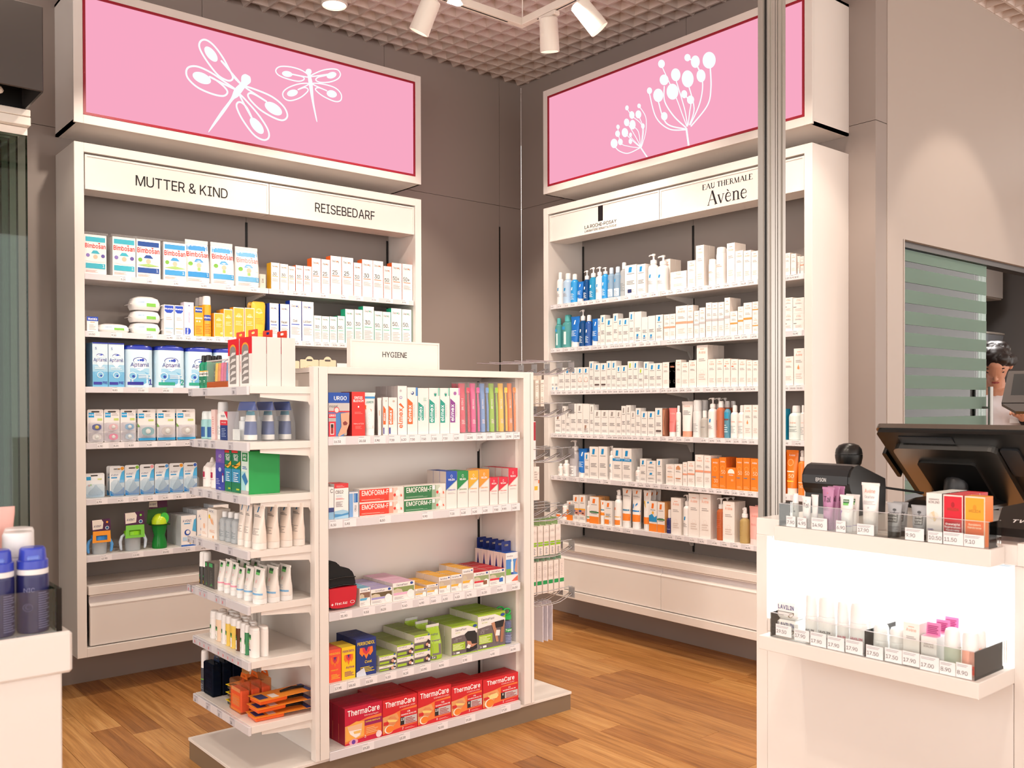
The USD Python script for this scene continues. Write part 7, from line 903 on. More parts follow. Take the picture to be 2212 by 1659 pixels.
btl('sham_big', 'large white oval bottle with peach print', '#f3eeea', cap='#f3eeea', ct='dome', cf=.1, items=[('r', .1, .72, .6, .84, '#2f6c44'), ('r', .1, .66, .6, .72, '#6cc46c'), ('p', [(.1, .36), (.5, .34), (.4, .5), (.2, .54)], '#f2bc84'), ('r', .05, .26, .55, .30, '#23304c')], oval=.55)
btl('spray_can', 'tall shaving foam can with white cap', '#4c4f58', ct='over', cf=.42, items=[('r', .05, .40, .9, .5, '#2c3448'), ('r', .05, .5, .9, .55, '#6cac4c'), lines(.2, .8, .12, .36, 6, '#9ca0a8')], cat='can')
art('raz_dark', 'razor', 'smoky blue clamshell razor pack', c='#3a4a68', c2='#22345c', name='razor_pack', cat='razor pack'); art('raz_or', 'razor', 'orange clamshell razor pack standing upright', c='#f08a3c', c2='#f26a24', name='razor_pack', cat='razor pack')
# counter goods
TAL = lambda c: [('t', 'T', .4, .74, .10, c, .3), ('t', 'al', .54, .66, .09, c, .36), ('o', .55, .86, .04, .04, '#e86a6a'), ('o', .55, .36, .12, .06, '#f6c4c8')]
btl('tal_clear', 'clear spray bottle with white cap in the tray', '#d8d8d4', ct='over', cf=.3, items=TAL(DK), m='liquid', cat='bottle'); btl('t_tal', 'small white hand cream tube with tall black lettering', '#f4eeec', k='tube', items=[('t', 'Tal', .5, .70, .14, DK, .6), ('o', .5, .86, .04, .04, '#e86a6a'), ('o', .5, .34, .14, .07, '#f6c4c8')]); btl('tal_white', 'plain white tube between the cream tubes', '#f1ecea', k='tube'); btl('t_talp', 'mauve hand cream tube with tall black lettering', '#bc80a8', k='tube', cap='#b87ca4', items=[('t', 'Tal', .48, .70, .17, '#33202c', .62), ('o', .5, .86, .035, .035, '#f06a6a'), lines(.15, .7, .46, .56, 4, '#8c5c7c')]); btl('t_rausch', 'white cream tube with green logo and violet flower', '#f4efec', k='tube', items=[('r', .28, .78, .72, .88, '#2f6c3c'), ('t', 'RAUSCH', .5, .83, .045, '#ffffff', .36, True), ('r', .28, .72, .68, .78, '#7ccc6c'), ('p', [(.02, .5), (.16, .58), (.26, .56), (.14, .46), (.26, .38), (.08, .38)], '#a45cc0'), ('o', .08, .46, .05, .05, '#4c2c5c'), ('o', .72, .58, .1, .1, '#f4c4c8'), ('o', .72, .58, .085, .085, '#f4efec'), ('r', .4, .10, .9, .17, '#9068bc')])
btl('t_cica', 'tall white cream tube with coral lettering', '#f6efec', k='tube', items=[('t', 'Avène', .5, .83, .075, '#ee8a74', .6), ('t', 'Cicalfate', .5, .72, .055, '#a4a4ac', .55), lines(.16, .84, .58, .66, 3, '#c0bcbe'), ('o', .5, .52, .05, .05, '#c4c0c4')]); btl('t_luxe', 'silver hand cream tube with black label', '#a9a8ab', cap='#1d1c1d', k='tube', items=[('r', .3, .44, .78, .68, '#3a393b'), ('t', 'HAND', .54, .65, .05, '#e4e4e4', .4, True), ('t', 'CREME', .54, .57, .05, '#e4e4e4', .42, True), ('t', 'LUXE', .54, .49, .06, '#e4e4e4', .42, True), ('r', .2, .70, .84, .715, '#3a393b'), ('o', .54, .80, .12, .08, '#4a494b'), ('r', .525, .71, .555, .76, '#4a494b'), lines(.2, .85, .16, .34, 5, '#7c7b7e')])
art('borlind', 'carton', 'white hand cream carton with cream swirl', [('t', 'ANNEMARIE', .5, .87, .032, '#6a5c5a', .66), ('t', 'BÖRLIND', .5, .81, .045, '#6a5c5a', .7), ('o', .48, .54, .30, .26, '#efe2d4'), ('p', [(.3, .6), (.5, .64), (.62, .44), (.5, .42), (.42, .54)], '#e0ccac'), ('t', 'HAND-', .3, .25, .035, '#5a4a94', .4, True)], front='#f2ebe8', side='#3c3634', top='#e8f0ec', d=.035); art('granat', 'carton', 'red hand cream carton edged in white', [('r', .05, .03, .95, .97, '#d8142c'), ('o', .5, .80, .09, .14, '#b00c20'), ('t', 'WELEDA', .5, .70, .055, '#8c4a20', .6), ('r', .05, .03, .95, .46, '#b81226'), ('t', 'Granatapfel', .5, .40, .04, '#ffffff', .74, True), ('t', 'Regenerations-', .5, .34, .04, '#ffffff', .82, True), ('t', 'Handcreme', .5, .28, .04, '#ffffff', .68, True)], front='#f6e0d8', side='#c01226', top='#dc2a3c', d=.035); art('sand', 'carton', 'orange hand cream carton edged in white', [('r', .05, .5, .95, .97, '#f6a824'), ('o', .5, .78, .09, .14, '#e89418'), ('t', 'WELEDA', .5, .70, .055, '#9c6a1c', .6), ('r', .05, .03, .95, .5, '#f4702c'), ('t', 'Sanddorn', .5, .43, .04, '#fbe4c4', .6, True), ('t', 'Handcreme', .5, .37, .04, '#fbe4c4', .66, True)], front='#f8dcc4', side='#f5823c', top='#f6a02c', d=.035)
art('lav_box', 'stackbox', 'stack of two white deodorant cream boxes', [('t', 'LAVILIN', .5, .70, .24, '#33307c', .78, True), ('r', .0, .44, .9, .47, '#4a3420'), ('p', [(.6, .2), (.66, .34), (.9, .46), (.88, .3), (.74, .14)], '#7a5c38'), ('p', [(.66, .22), (.7, .33), (.86, .42), (.85, .3), (.74, .17)], '#f2ece8'), lines(.05, .4, .24, .30, 1, GY)], front='#f4f0ee', cat='boxes')
def lav(key, look, c, ct, cf, k2): btl(key, look, '#f6f4f3', ct=ct, cf=cf, items=[('t', 'LAVILIN', .5, .46, .075, c, .74, True), ('r', .1, .385, .9, .395, '#6a5c50'), ('p', [(.6, .24), (.8, .36), (.86, .28), (.74, .2)], '#c8c4cc'), ('o', .3, .16, .12, .12, k2)], cat='bottle')
lav('lav_roll_s', 'slim white deodorant stick with dark lettering', '#33303c', 'over', .45, '#b4b4dc'); lav('lav_roll', 'wide white roll-on with dark lettering', '#33303c', 'dome', .42, '#9c9ccc'); lav('lavp_roll_s', 'slim white deodorant stick with pink lettering', '#e0406c', 'over', .45, '#f6c4d0'); lav('lavp_roll', 'wide white roll-on with pink lettering', '#e0406c', 'dome', .42, '#f4a4b8')
btl('deo_white', 'short white deodorant with rounded cap', '#f3f1ef', ct='dome', cf=.5, items=[('o', .5, .3, .06, .06, '#5a8cd4')]); btl('deo_lrp', 'low wide white deodorant with blue square', '#f1efed', ct='dome', cf=.45, items=[('r', .44, .30, .62, .5, LBLUE), lines(.2, .9, .2, .26, 1, GY)]); ave('deo_ave', 'white deodorant carton with coral lettering', [('o', .5, .2, .3, .3, '#f4dcd0'), ('o', .5, .2, .26, .26, '#f5efea')])
art('body_box', 'flapbox', 'white carton with open pink lid flap', [('t', 'ANNEMARIE', .5, .76, .045, '#9c8c88', .62), ('t', 'BÖRLIND', .5, .68, .06, '#9c8c88', .66), ('t', 'BODY', .42, .26, .06, '#b4a4a0', .5), ('r', 0, .16, .5, .19, '#8c2c48')], front='#efe9e6', side='#dcd8d6', top='#f0b8d4', d=.035, cat='box')
for k, c, n in (('g', '#7cb43c', 'green'), ('r', '#ea4c30', 'red')): btl('wel_roll_' + k, f'glass roll-on with white cap and {n} label', '#dfe6d8' if k == 'g' else '#f0c0b0', ct='dome', cf=.42, items=[('r', -.02, .08, 1.02, .42, c), ('t', 'WELEDA', .5, .3, .07, '#2c3c24' if k == 'g' else '#5c241c', .8, True)], m='liquid', cat='bottle')
# ------------------------------------------------------------------ goods: builders (local: x to the viewer's right, y away from the viewer, base centre at the origin)
def flat_front(d): return lambda x, z, e: (x, -d / 2 - e, z)
def carton_mesh(w, h, d, a):
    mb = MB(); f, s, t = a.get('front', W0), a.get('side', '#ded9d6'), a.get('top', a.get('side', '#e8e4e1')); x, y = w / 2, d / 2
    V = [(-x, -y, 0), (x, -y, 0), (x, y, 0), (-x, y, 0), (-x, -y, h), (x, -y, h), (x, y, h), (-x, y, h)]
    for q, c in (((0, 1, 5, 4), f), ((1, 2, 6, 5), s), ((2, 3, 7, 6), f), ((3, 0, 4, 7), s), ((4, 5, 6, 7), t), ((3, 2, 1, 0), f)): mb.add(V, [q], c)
    return mb
def prints(t, a, w, h, surf, curved=False, extra=()):
    it = list(a['items']) + list(extra)
    if it: part(decals(it, w, h, surf, curved), 'printed_label', 'paint', t, smooth=False)
def pump_parts(t, z, r, h, cap, ct):
    mb = MB(); mb.loft([(z, r * .5, r * .5), (z + h * .08, r * .62, r * .62), (z + h * .40, r * .58, r * .58), (z + h * .45, r * .3, r * .3), (z + h * .5, r * .17, r * .17), (z + h * .84, r * .17, r * .17)], cap)
    if ct == 'pump':
        mb.loft([(z + h * .80, r * .3, r * .3), (z + h * .97, r * .36, r * .36), (z + h, r * .3, r * .3)], cap, n=14); mb.tube([(0, 0, z + h * .91), (-r * .7, 0, z + h * .93), (-r * 1.0, 0, z + h * .89), (-r * 1.08, 0, z + h * .82)], r * .13, cap)
    else:
        mb.loft([(z + h * .46, r * .42, r * .42), (z + h * .86, r * .40, r * .40), (z + h, r * .3, r * .3)], cap, n=16); mb.box(-r * .14, -r * .62, z + h * .78, r * .14, -r * .3, z + h * .94, cap)
    part(mb, 'pump', 'gloss', t)
def build(key, w, h, label, loc, rz, group=None):
    a = A[key]; k = a['k']; it = a['items']
    nm = {'carton': 'carton', 'bottle': 'bottle', 'tube': 'cream_tube', 'pouch': 'pouch', 'card': 'hanging_card', 'hangcarton': 'carton'}.get(k, k); ct = a.get('ct', 'screw')
    if k == 'bottle': nm = {'pump': 'pump_bottle', 'spray': 'spray_bottle'}.get(ct, 'bottle')
    nm = a.get('name', nm); cat = a.get('cat', {'carton': 'box', 'tube': 'tube', 'bottle': 'bottle', 'hangcarton': 'box'}.get(k, nm.replace('_', ' ')))
    t = thing(nm, label, cat, loc, rz, group)
    if k in ('carton', 'hangcarton'):
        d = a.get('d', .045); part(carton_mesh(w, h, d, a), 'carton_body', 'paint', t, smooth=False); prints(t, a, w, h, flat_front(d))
        if a.get('film'): part(MB().box(-w / 2 - .006, -d / 2 - .004, h + .0005, w / 2 + .006, d / 2, h + .010, (.95, .95, .95)), 'film_fold', 'film', t)
        if k == 'hangcarton' or a.get('tab'):
            th = .042 if k == 'hangcarton' else .026; q = Polygon([(-w * .38, 0), (w * .38, 0), (w * .38, th), (-w * .38, th)]).buffer(-.004).buffer(.004).difference(LineString([(-.008, th * .6), (.008, th * .6)]).buffer(.004))
            part(MB().prism(q, (0, d / 2 - .003 if k == 'hangcarton' else 0, h), (1, 0, 0), (0, 0, 1), (0, 1, 0), .001, lin('#1d2f78' if k == 'hangcarton' else '#e0503c')), 'hang_tab', 'paint', t, smooth=False)
            if k == 'hangcarton': part(MB().add([(-w / 2 - .0004, -d / 2 + .006, .01), (-w / 2 - .0004, d / 2 - .004, .01), (-w / 2 - .0004, 0, h * .9)], [(0, 1, 2)], lin('#2a2f7c')).add([(-w / 2 - .0002, -d / 2, 0), (-w / 2 - .0002, d / 2, 0), (-w / 2 - .0002, d / 2, h), (-w / 2 - .0002, -d / 2, h)], [(0, 1, 2, 3)], lin('#efe0d8')), 'side_print', 'paint', t, smooth=False)
        return t, d
    if k == 'flapbox':
        d = a['d']; hb = h * .72; part(carton_mesh(w, hb, d, a), 'carton_body', 'paint', t, smooth=False); prints(t, a, w, hb, flat_front(d))
        part(MB().prism(Polygon([(-w * .46, 0), (w * .46, 0), (w * .44, h * .28), (-w * .44, h * .28)]), (0, 0, hb), (1, 0, 0), (0, .12, 1), (0, 1, 0), .0008, lin('#e884b8')), 'lid_flap', 'paint', t, smooth=False)
        mb = MB()
        for j in range(5): mb.box(-w * .36, -.0012 + h * .04 * (j + 1) * .12 - .0006, hb + h * .04 * (j + 1), w * (.3 - .08 * (j % 2)), .0002 + h * .04 * (j + 1) * .12 - .0006, hb + h * .04 * (j + 1) + .0012, lin('#a83a78'))
        part(mb, 'flap_print', 'paint', t, smooth=False); return t, d
    if k == 'stackbox':
        d = .045
        for j in range(2):
            b = child(t, 'cream_box'); hb = h / 2 - .0006; z = j * (hb + .0012)
            mb = MB().box(-w / 2, -d / 2, z, w / 2, d / 2, z + hb, lin(a['front']), b=.006); part(mb, 'box_body', 'paint', b); part(decals(a['items'], w * .98, hb, lambda x, zz, e, z=z: (x, -d / 2 - e, z + zz)), 'printed_label', 'paint', b, smooth=False)
        return t, d
    if k in ('bottle',):
        r = w / 2; ov = a.get('oval', 1.0 if ct != 'dome' or h < .09 else .75); body, cap, cf = a['body'], a['cap'], a['cf']; hb = h * (1 - cf); rb = r * ov; nk = {'screw': .5, 'pump': .5, 'spray': .5, 'over': .92, 'dome': .96, 'beak': .8}.get(ct, .5)
        sh = min(r * .8, hb * .16); sec = [(0, r * .93, rb * .93), (r * .08, r, rb), (hb - sh, r, rb), (hb - sh * .45, r * (.75 + .25 * nk), rb * (.75 + .25 * nk)), (hb - sh * .1, r * (nk + .08), rb * (nk + .08)), (hb, r * nk, rb * nk)]
        if ct in ('over', 'dome'): sec = [(0, r * .95, rb * .95), (r * .06, r, rb), (hb - sh * .5, r, rb), (hb, r * nk, rb * nk)]
        part(MB().loft(sec, body), 'body', a.get('m', 'gloss'), t); prints(t, a, 2 * r, hb, loft_surf(sec), True)
        hc = h - hb
        if ct in ('pump', 'spray'): pump_parts(t, hb, r, hc, cap, ct)
        elif ct == 'beak': part(MB().loft([(hb, r * .8, rb * .8), (hb + hc * .4, r * .55, rb * .55), (hb + hc * .45, r * .3, rb * .3), (h, r * .12, rb * .12)], cap), 'cap', 'gloss', t)
        elif ct == 'dome': part(MB().loft([(hb + .0004, r * .97, rb * .97), (hb + hc * .75, r * .93, rb * .93), (hb + hc * .93, r * .8, rb * .8), (h, r * .5, rb * .5), (h + .0002, r * .01, rb * .01)], cap), 'cap', 'gloss', t)
        else:
            k_ = .56 if ct == 'screw' else .93; part(MB().loft([(hb + .0003, r * k_, rb * k_), (h - min(.008, hc * .3), r * k_ * .97, rb * k_ * .97), (h - .001, r * k_ * .86, rb * k_ * .86), (h, r * k_ * .7, rb * k_ * .7)], cap), 'cap', 'gloss' if a.get('m') != 'liquid' or ct != 'screw' else 'gloss', t)
        return t, 2 * rb
    if k == 'tube':
        hc = min(.028, h * .16); r = w / 2; rb = min(r * .72, .022); body = a['body']
        if a.get('top') == 'dome': sec = [(hc, r * .8, rb), (h * .5, r * .93, rb * .7), (h * .9, r, .006), (h * .97, r * .9, .003), (h, r * .7, .0015)]
        else: sec = [(hc, r * .76, rb), (hc + h * .25, r * .82, rb * .86), (h * .7, r * .93, rb * .4), (h * .93, r, .0022), (h, r, .0012)]
        part(MB().loft(sec, body), 'body', 'gloss', t); part(MB().loft([(0, r * .70, rb * .94), (.002, r * .74, rb * .98), (hc - .0004, r * .74, rb * .98)], a['cap']), 'cap', 'gloss', t)
        part(MB().box(-r, -.0016, h * .945, r, .0016, h, lin(body)), 'crimped_end', 'gloss', t) if a.get('top') != 'dome' else None
        sf = loft_surf(sec); prints(t, a, w, h, lambda x, z, e: sf(x, max(z, hc), e), True); return t, 2 * rb
    if k == 'pouch':
        r = w / 2; body = a.get('front', W0); sec = [(0, r * .97, .03), (h * .06, r, .036), (h * .5, r * .98, .03), (h * .85, r * .95, .008), (h * .91, r * .93, .0015), (h, r * .93, .0012)]
        part(MB().loft(sec, body, p=3.2), 'pouch_body', 'gloss', t); sf = loft_surf(sec, 3.2); prints(t, a, w * .96, h * .92, sf, True); part(MB().box(-r * .93, -.0022, h * .92, r * .93, .0022, h, lin('#e4e2e0')), 'sealed_edge', 'gloss', t); return t, .07
    if k == 'can':
        r, d = w / 2, .105; hb = h * .885; sec = [(0, r * .97, d * .48), (.004, r, d / 2), (hb, r, d / 2)]
        part(MB().loft(sec, a['body'], n=40, p=4.0), 'tub_body', 'gloss', t); prints(t, a, w * .97, hb, loft_surf(sec, 4.0), True)
        part(MB().loft([(hb + .0004, r * 1.01, d * .505), (h * .945, r * 1.01, d * .505), (h * .95, r * .96, d * .48), (h * .975, r * .93, d * .46), (h * .985, r * .8, d * .4)], '#2438b0', n=40, p=4.0), 'lid', 'gloss', t); part(MB().box(-r * .35, -d * .46, h * .986, r * .35, -d * .1, h, lin('#2d46c0'), b=.003), 'lid_handle', 'gloss', t); return t, d
    if k == 'card':
        q = Polygon([(-w / 2, 0), (w / 2, 0), (w / 2, h * .9), (-w / 2, h * .9)]).buffer(-.006).buffer(.006) if a.get('hang', True) else Polygon([(-w / 2, 0), (w * .2, 0), (w * .4, h * .2), (w / 2, h * .5), (w / 2, h), (-w / 2, h)])
        if a.get('hang', True): q = q.union(Point(0, h * .86).buffer(h * .14)).difference(LineString([(-.012, h * .88), (.012, h * .88)]).buffer(.005))
        d = .02; part(MB().prism(q, (0, -d / 2, 0), (1, 0, 0), (0, 0, 1), (0, 1, 0), .0012, lin(a['front'])), 'card_sheet', 'paint', t, smooth=False); prints(t, a, w, h, flat_front(d))
        part(MB().box(-w * .4, -d / 2 + .0013, .002, w * .4, d / 2, h * .5, lin('#cdbda8'), b=.003), 'tray', 'paint', t); return t, d
    if k == 'blister':
        d = .038; part(MB().prism(Polygon([(-w / 2, 0), (w / 2, 0), (w / 2, h), (-w / 2, h)]).buffer(-.006).buffer(.006).difference(LineString([(-.014, h * .93), (.014, h * .93)]).buffer(.0035)), (0, d / 2 - .001, 0), (1, 0, 0), (0, 0, 1), (0, 1, 0), .001, lin('#f0ecea')), 'card_sheet', 'paint', t, smooth=False); prints(t, a, w, h, lambda x, z, e: (x, d / 2 - .0012 - e, z))
        two = a['two']; zs = [(h * .03, h * .30), (h * .33, h * .60)] if two else [(h * .12, h * .50)]
        for j, (z0, z1) in enumerate(zs):
            part(MB().box(-w * .46, -d / 2, z0, w * .46, d / 2 - .0014, z1, (.93, .93, .95), b=.004), 'clear_case', 'film', t); c = a['cols'][(1 - j) % len(a['cols'])]; p = child(t, 'pacifier'); cz, r = (z0 + z1) / 2, min(w * .30, (z1 - z0) * .42)
            pm = MB(); q = Polygon([(r * 1.3 * math.cos(s) * (1 - .12 * math.cos(2 * s) ** 2), r * .85 * math.sin(s)) for s in np.linspace(0, 2 * math.pi, 24, endpoint=False)]); pm.prism(q, (0, -d * .1, cz), (1, 0, 0), (0, 0, 1), (0, 1, 0), .003, lin(c)); part(pm, 'shield', 'gloss', p, smooth=False)
            part(MB().loft([(0, r * .5, r * .5), (.004, r * .46, r * .46), (.006, r * .3, r * .3), (.0065, .0005, .0005)], '#e8d23c' if key == 'pacA' and j == 1 else '#e9efe9'), 'button', 'gloss', p) and None
            bt = stage.GetPrimAtPath(str(p.GetPath()) + '/button'); UsdGeom.Xformable(bt).AddTranslateOp().Set(Gf.Vec3d(0, -d * .1 - .0002, cz)); UsdGeom.Xformable(bt).AddRotateXOp().Set(90.0)
        if not two: part(MB().box(-w / 2 + .003, d / 2 - .0135, .004, w / 2 - .003, d / 2 - .0015, h * .1, lin('#35a4dc')), 'foot_band', 'paint', t)
        return t, d
    if k == 'teat':
        d = .045; part(MB().prism(Polygon([(-w / 2, 0), (w / 2, 0), (w / 2, h), (-w / 2, h)]).buffer(-.008).buffer(.008).difference(LineString([(-.012, h * .9), (.012, h * .9)]).buffer(.003)), (0, d / 2 - .001, 0), (1, 0, 0), (0, 0, 1), (0, 1, 0), .001, lin('#eef0f2')), 'card_sheet', 'paint', t, smooth=False); prints(t, a, w, h, lambda x, z, e: (x, d / 2 - .0012 - e, z), extra=[('p', [(.02, .02), (.98, .02), (.98, .3), (.6, .14), (.3, .1), (.02, .2)], a['acc'])])
        r = w * .36; part(MB().loft([(.012, r * .9, r * .45), (.018, r, r * .5), (h * .22, r, r * .5), (h * .26, r * .9, r * .46), (h * .38, r * .45, r * .3), (h * .46, r * .2, r * .18), (h * .52, r * .16, r * .15), (h * .53, r * .05, r * .05)], (.85, .9, .94)), 'teat', 'film', t); part(MB().box(-w * .47, -d / 2, .004, w * .47, d / 2 - .0016, h * .56, (.9, .95, .98), b=.012), 'clear_blister', 'film', t); return t, d
    if k == 'wipes':
        d = a['d']; r = w / 2; part(MB().loft([(0, r * .9, d * .42), (h * .25, r, d * .5), (h * .55, r * .98, d * .49), (h * .85, r * .86, d * .42), (h, r * .55, d * .28), (h + .0003, .001, .001)], '#f2efee', p=3.0), 'pack_body', 'gloss', t); sf = loft_surf([(0, r * .9, d * .42), (h * .25, r, d * .5), (h * .55, r * .98, d * .49), (h, r * .55, d * .28)], 3.0); prints(t, a, w * .9, h, sf, True)
        for s in (-1, 1): part(MB().prism(Polygon([(0, -d * .4), (s * .012, -d * .42), (s * .010, d * .42), (0, d * .4)]), (s * r * .955, 0, h * .38), (1, 0, 0), (0, 1, 0), (0, 0, 1), .0015, lin('#ece8e6')), 'sealed_end', 'gloss', t, smooth=False)
        return t, d
    if k == 'sippy':
        d = .075; r = w * .30; hb = h * .40
        part(MB().loft([(0, r * .88, r * .8), (.004, r * .92, r * .84), (hb, r, r * .9)], '#d6dde2'), 'cup', 'liquid', t); part(MB().loft([(hb + .0005, r * 1.06, r * .98), (hb + .018, r * 1.06, r * .98), (hb + .024, r * .7, r * .6), (hb + .026, r * .3, r * .26)], a['c2']), 'lid', 'gloss', t)
        part(MB().loft([(hb + .0265, r * .26, r * .2), (hb + .036, r * .24, r * .18), (hb + .040, r * .12, r * .09)], a['c2'] if key == 'sipB' else '#8fa8c8', n=14), 'spout', 'gloss', t)
        part(MB().prism(Polygon([(-r * 1.2, h * .34), (r * 1.2, h * .34), (r * 1.12, h * .66), (-r * 1.12, h * .66)]).difference(Polygon([(-r * .72, h * .40), (r * .72, h * .40), (r * .72, h * .535), (-r * .72, h * .535)])), (0, -d / 2 + .0015, 0), (1, 0, 0), (0, 0, 1), (0, 1, 0), .001, lin(a['c1'])), 'card_sleeve', 'paint', t, smooth=False)
        part(MB().prism(Polygon([(-r * 1.22, h * .665), (r * 1.22, h * .665), (r * 1.15, h), (-r * 1.3, h * .97)]).buffer(-.006).buffer(.006), (0, -d / 2 + .004, 0), (1, 0, 0), (0, 0, 1), (0, 1, 0), .001, lin('#4c2448')), 'card_header', 'paint', t, smooth=False)
        part(decals([('p', [(.02, .70), (.56, .72), (.6, .9), (.5, .98), (.0, .97)], '#e6dcd2'), ('t', 'AVENT', .28, .79, .055, '#4a4a6c', .4, True), ('o', .80, .74, .10, .10, '#e4ecf4'), ('o', .80, .74, .075, .075, '#2c5c8c'), ('o', .8, .9, .06, .06, a['c1']), ('o', .2, .38, .035, .035, '#f4e8e0'), ('o', .8, .38, .035, .035, '#f4e8e0')], r * 2.4, h, flat_front(d - .008)), 'printed_label', 'paint', t, smooth=False)
        for s in (-1, 1): part(MB().tube([(s * r * 1.0, 0, hb + .004), (s * r * 1.35, -.004, hb - .004), (s * r * 1.58, -.006, hb * .62), (s * r * 1.5, -.006, hb * .2), (s * r * 1.42, -.006, hb * .1)], [.0055, .0065, .0075, .006, .004], lin(a['c3'])), 'handle', 'gloss', t)
        return t, d
    if k == 'straw':
        r = w * .36; d = 2 * r; hb = h * .50; part(MB().loft([(0, r * .86, r * .86), (.004, r * .92, r * .92), (hb * .25, r * .9, r * .9), (hb * .55, r * .66, r * .66), (hb * .85, r * .9, r * .9), (hb, r * .94, r * .94)], '#2fa84a'), 'cup', 'liquid', t)
        part(MB().loft([(hb + .0004, r * 1.22, r * 1.05), (hb + .004, r * 1.22, r * 1.05)], '#7cc46c', p=4), 'clamshell_foot', 'film', t); part(MB().loft([(hb + .0045, r * .95, r * .95), (hb + .02, r * .95, r * .95), (h * .66, r * .8, r * .8), (h * .72, r * .5, r * .5), (h * .74, r * .2, r * .2)], '#c4e02c'), 'cap', 'gloss', t)
        part(MB().loft([(-.006, .02, .026), (.006, .02, .026)], '#4cc44c', cx=r * .45, n=18), 'cap_flap', 'gloss', t); fl = stage.GetPrimAtPath(str(t.GetPath()) + '/cap_flap'); UsdGeom.Xformable(fl).AddTranslateOp().Set(Gf.Vec3d(0, -r * .5, h * .645)); UsdGeom.Xformable(fl).AddRotateXOp().Set(90.0)
        part(MB().prism(Polygon([(-r * 1.3, h * .52), (r * 1.2, h * .52), (r * 1.25, h * .86), (-r * 1.15, h * .82)]), (0, r * .9, 0), (1, 0, 0), (0, 0, 1), (0, 1, 0), .001, lin('#3f7c34')), 'card_back', 'paint', t, smooth=False); part(MB().prism(Polygon([(-r * 1.0, h * .84), (r * 1.35, h * .86), (r * 1.3, h), (-r * .8, h)]), (0, r * .8, 0), (1, 0, 0), (0, 0, 1), (0, 1, 0), .001, lin('#5a2c50')), 'card_header', 'paint', t, smooth=False)
        part(decals([('p', [(.1, .88), (.52, .87), (.5, 1), (.12, .99)], '#e6dcd2'), ('t', 'AVENT', .3, .93, .04, '#4a4a6c', .34, True)], r * 2.6, h, lambda x, z, e: (x, r * .8 - e, z)), 'printed_label', 'paint', t, smooth=False); return t, d
    if k == 'brushset':
        d = .04; c = a['c']; r = w * .30; bx = -w * .14
        sec = [(.002, r * .95, .014), (h * .10, r, .015), (h * .11, r * .97, .015), (h * .75, r, .008), (h * .86, r, .0015), (h * .97, r, .001)]; part(MB().loft(sec, c, cx=bx), 'paste_tube', 'gloss', t); sf = loft_surf(sec)
        part(decals([('v', '[BE YOU.]', .42, .56, .22, '#f6f0ee', .34, True), lines(.25, .7, .18, .27, 4, '#f3dcdc')], 2 * r, h, lambda x, z, e: tuple(np.array(sf(x, z, e)) + [bx, 0, 0]), True), 'printed_label', 'paint', t, smooth=False)
        xb = w * .33; part(MB().tube([(xb + .004, -.008, .004), (xb + .002, -.008, h * .5), (xb - .001, -.008, h * .72), (xb - .001, -.008, h * .86)], [.0042, .0048, .0032, .0034], lin(c)), 'toothbrush_handle', 'gloss', t); part(MB().box(xb - .009, -.014, h * .77, xb + .006, -.006, h * .89, lin(c), b=.003), 'toothbrush_head', 'gloss', t)
        part(MB().loft([(.0006, w * .49, d * .48), (h * .5, w * .49, d * .46), (h * .98, w * .49, d * .3), (h, w * .49, .001)], (.97, .95, .95), p=6), 'clear_pack', 'film', t); return t, d
    if k == 'first_aid':
        d = .15; q = smooth_loop([(-w * .5, .02), (-w * .3, 0), (w * .25, 0), (w * .44, .012), (w * .5, h * .3), (w * .5, h * .55), (w * .40, h * .76), (w * .25, h * .83), (w * .05, h * .86), (-w * .12, h * .98), (-w * .4, h), (-w * .5, h * .8)], n=4); bag = Polygon(q).buffer(0)
        part(MB().prism(bag, (0, -d / 2 + .03, 0), (1, 0, 0), (0, 0, 1), (0, 1, 0), d - .03, (.02, .02, .02)), 'bag_body', 'black_cloth', t, smooth=False); fp = bag.buffer(-.006); low = fp.intersection(Polygon([(-1, -.1), (1, -.1), (1, h * .42), (0, h * .45), (-1, h * .41)])); upq = bag.buffer(-.004).intersection(Polygon([(-1, h * .46), (0, h * .49), (1, h * .46), (1, 1), (-1, 1)]))
        part(MB().prism(low, (0, -d / 2, .002), (1, 0, 0), (0, 0, 1), (0, 1, 0), .029, lin('#c8142a')), 'front_pocket', 'paint', t, smooth=False); part(MB().prism(upq, (0, -d / 2 + .012, 0), (1, 0, 0), (0, 0, 1), (0, 1, 0), .017, (.012, .012, .012)), 'front_panel', 'black_cloth', t, smooth=False)
        for s, zz in ((0, .47), (.03, .64)): part(MB().tube([(x, -d / 2 + .006, h * (zz + .03 * math.cos(x / w * 3))) for x in np.linspace(-w * .44, w * (.47 - s), 12)], .0022, (.03, .03, .03), 6), 'piping', 'black_plastic', t)
        part(decals([('t', 'First Aid', .42, .13, .05, '#f4ecec', .44, True), ('r', .09, .12, .16, .14, '#f4ecec'), ('r', .115, .105, .135, .155, '#f4ecec'), ('o', .8, .14, .08, .045, '#f4ecec'), ('o', .8, .14, .065, .033, '#c8142a')], w, h, lambda x, z, e: (x, -d / 2 - e, z)), 'printed_label', 'paint', t, smooth=False); return t, d
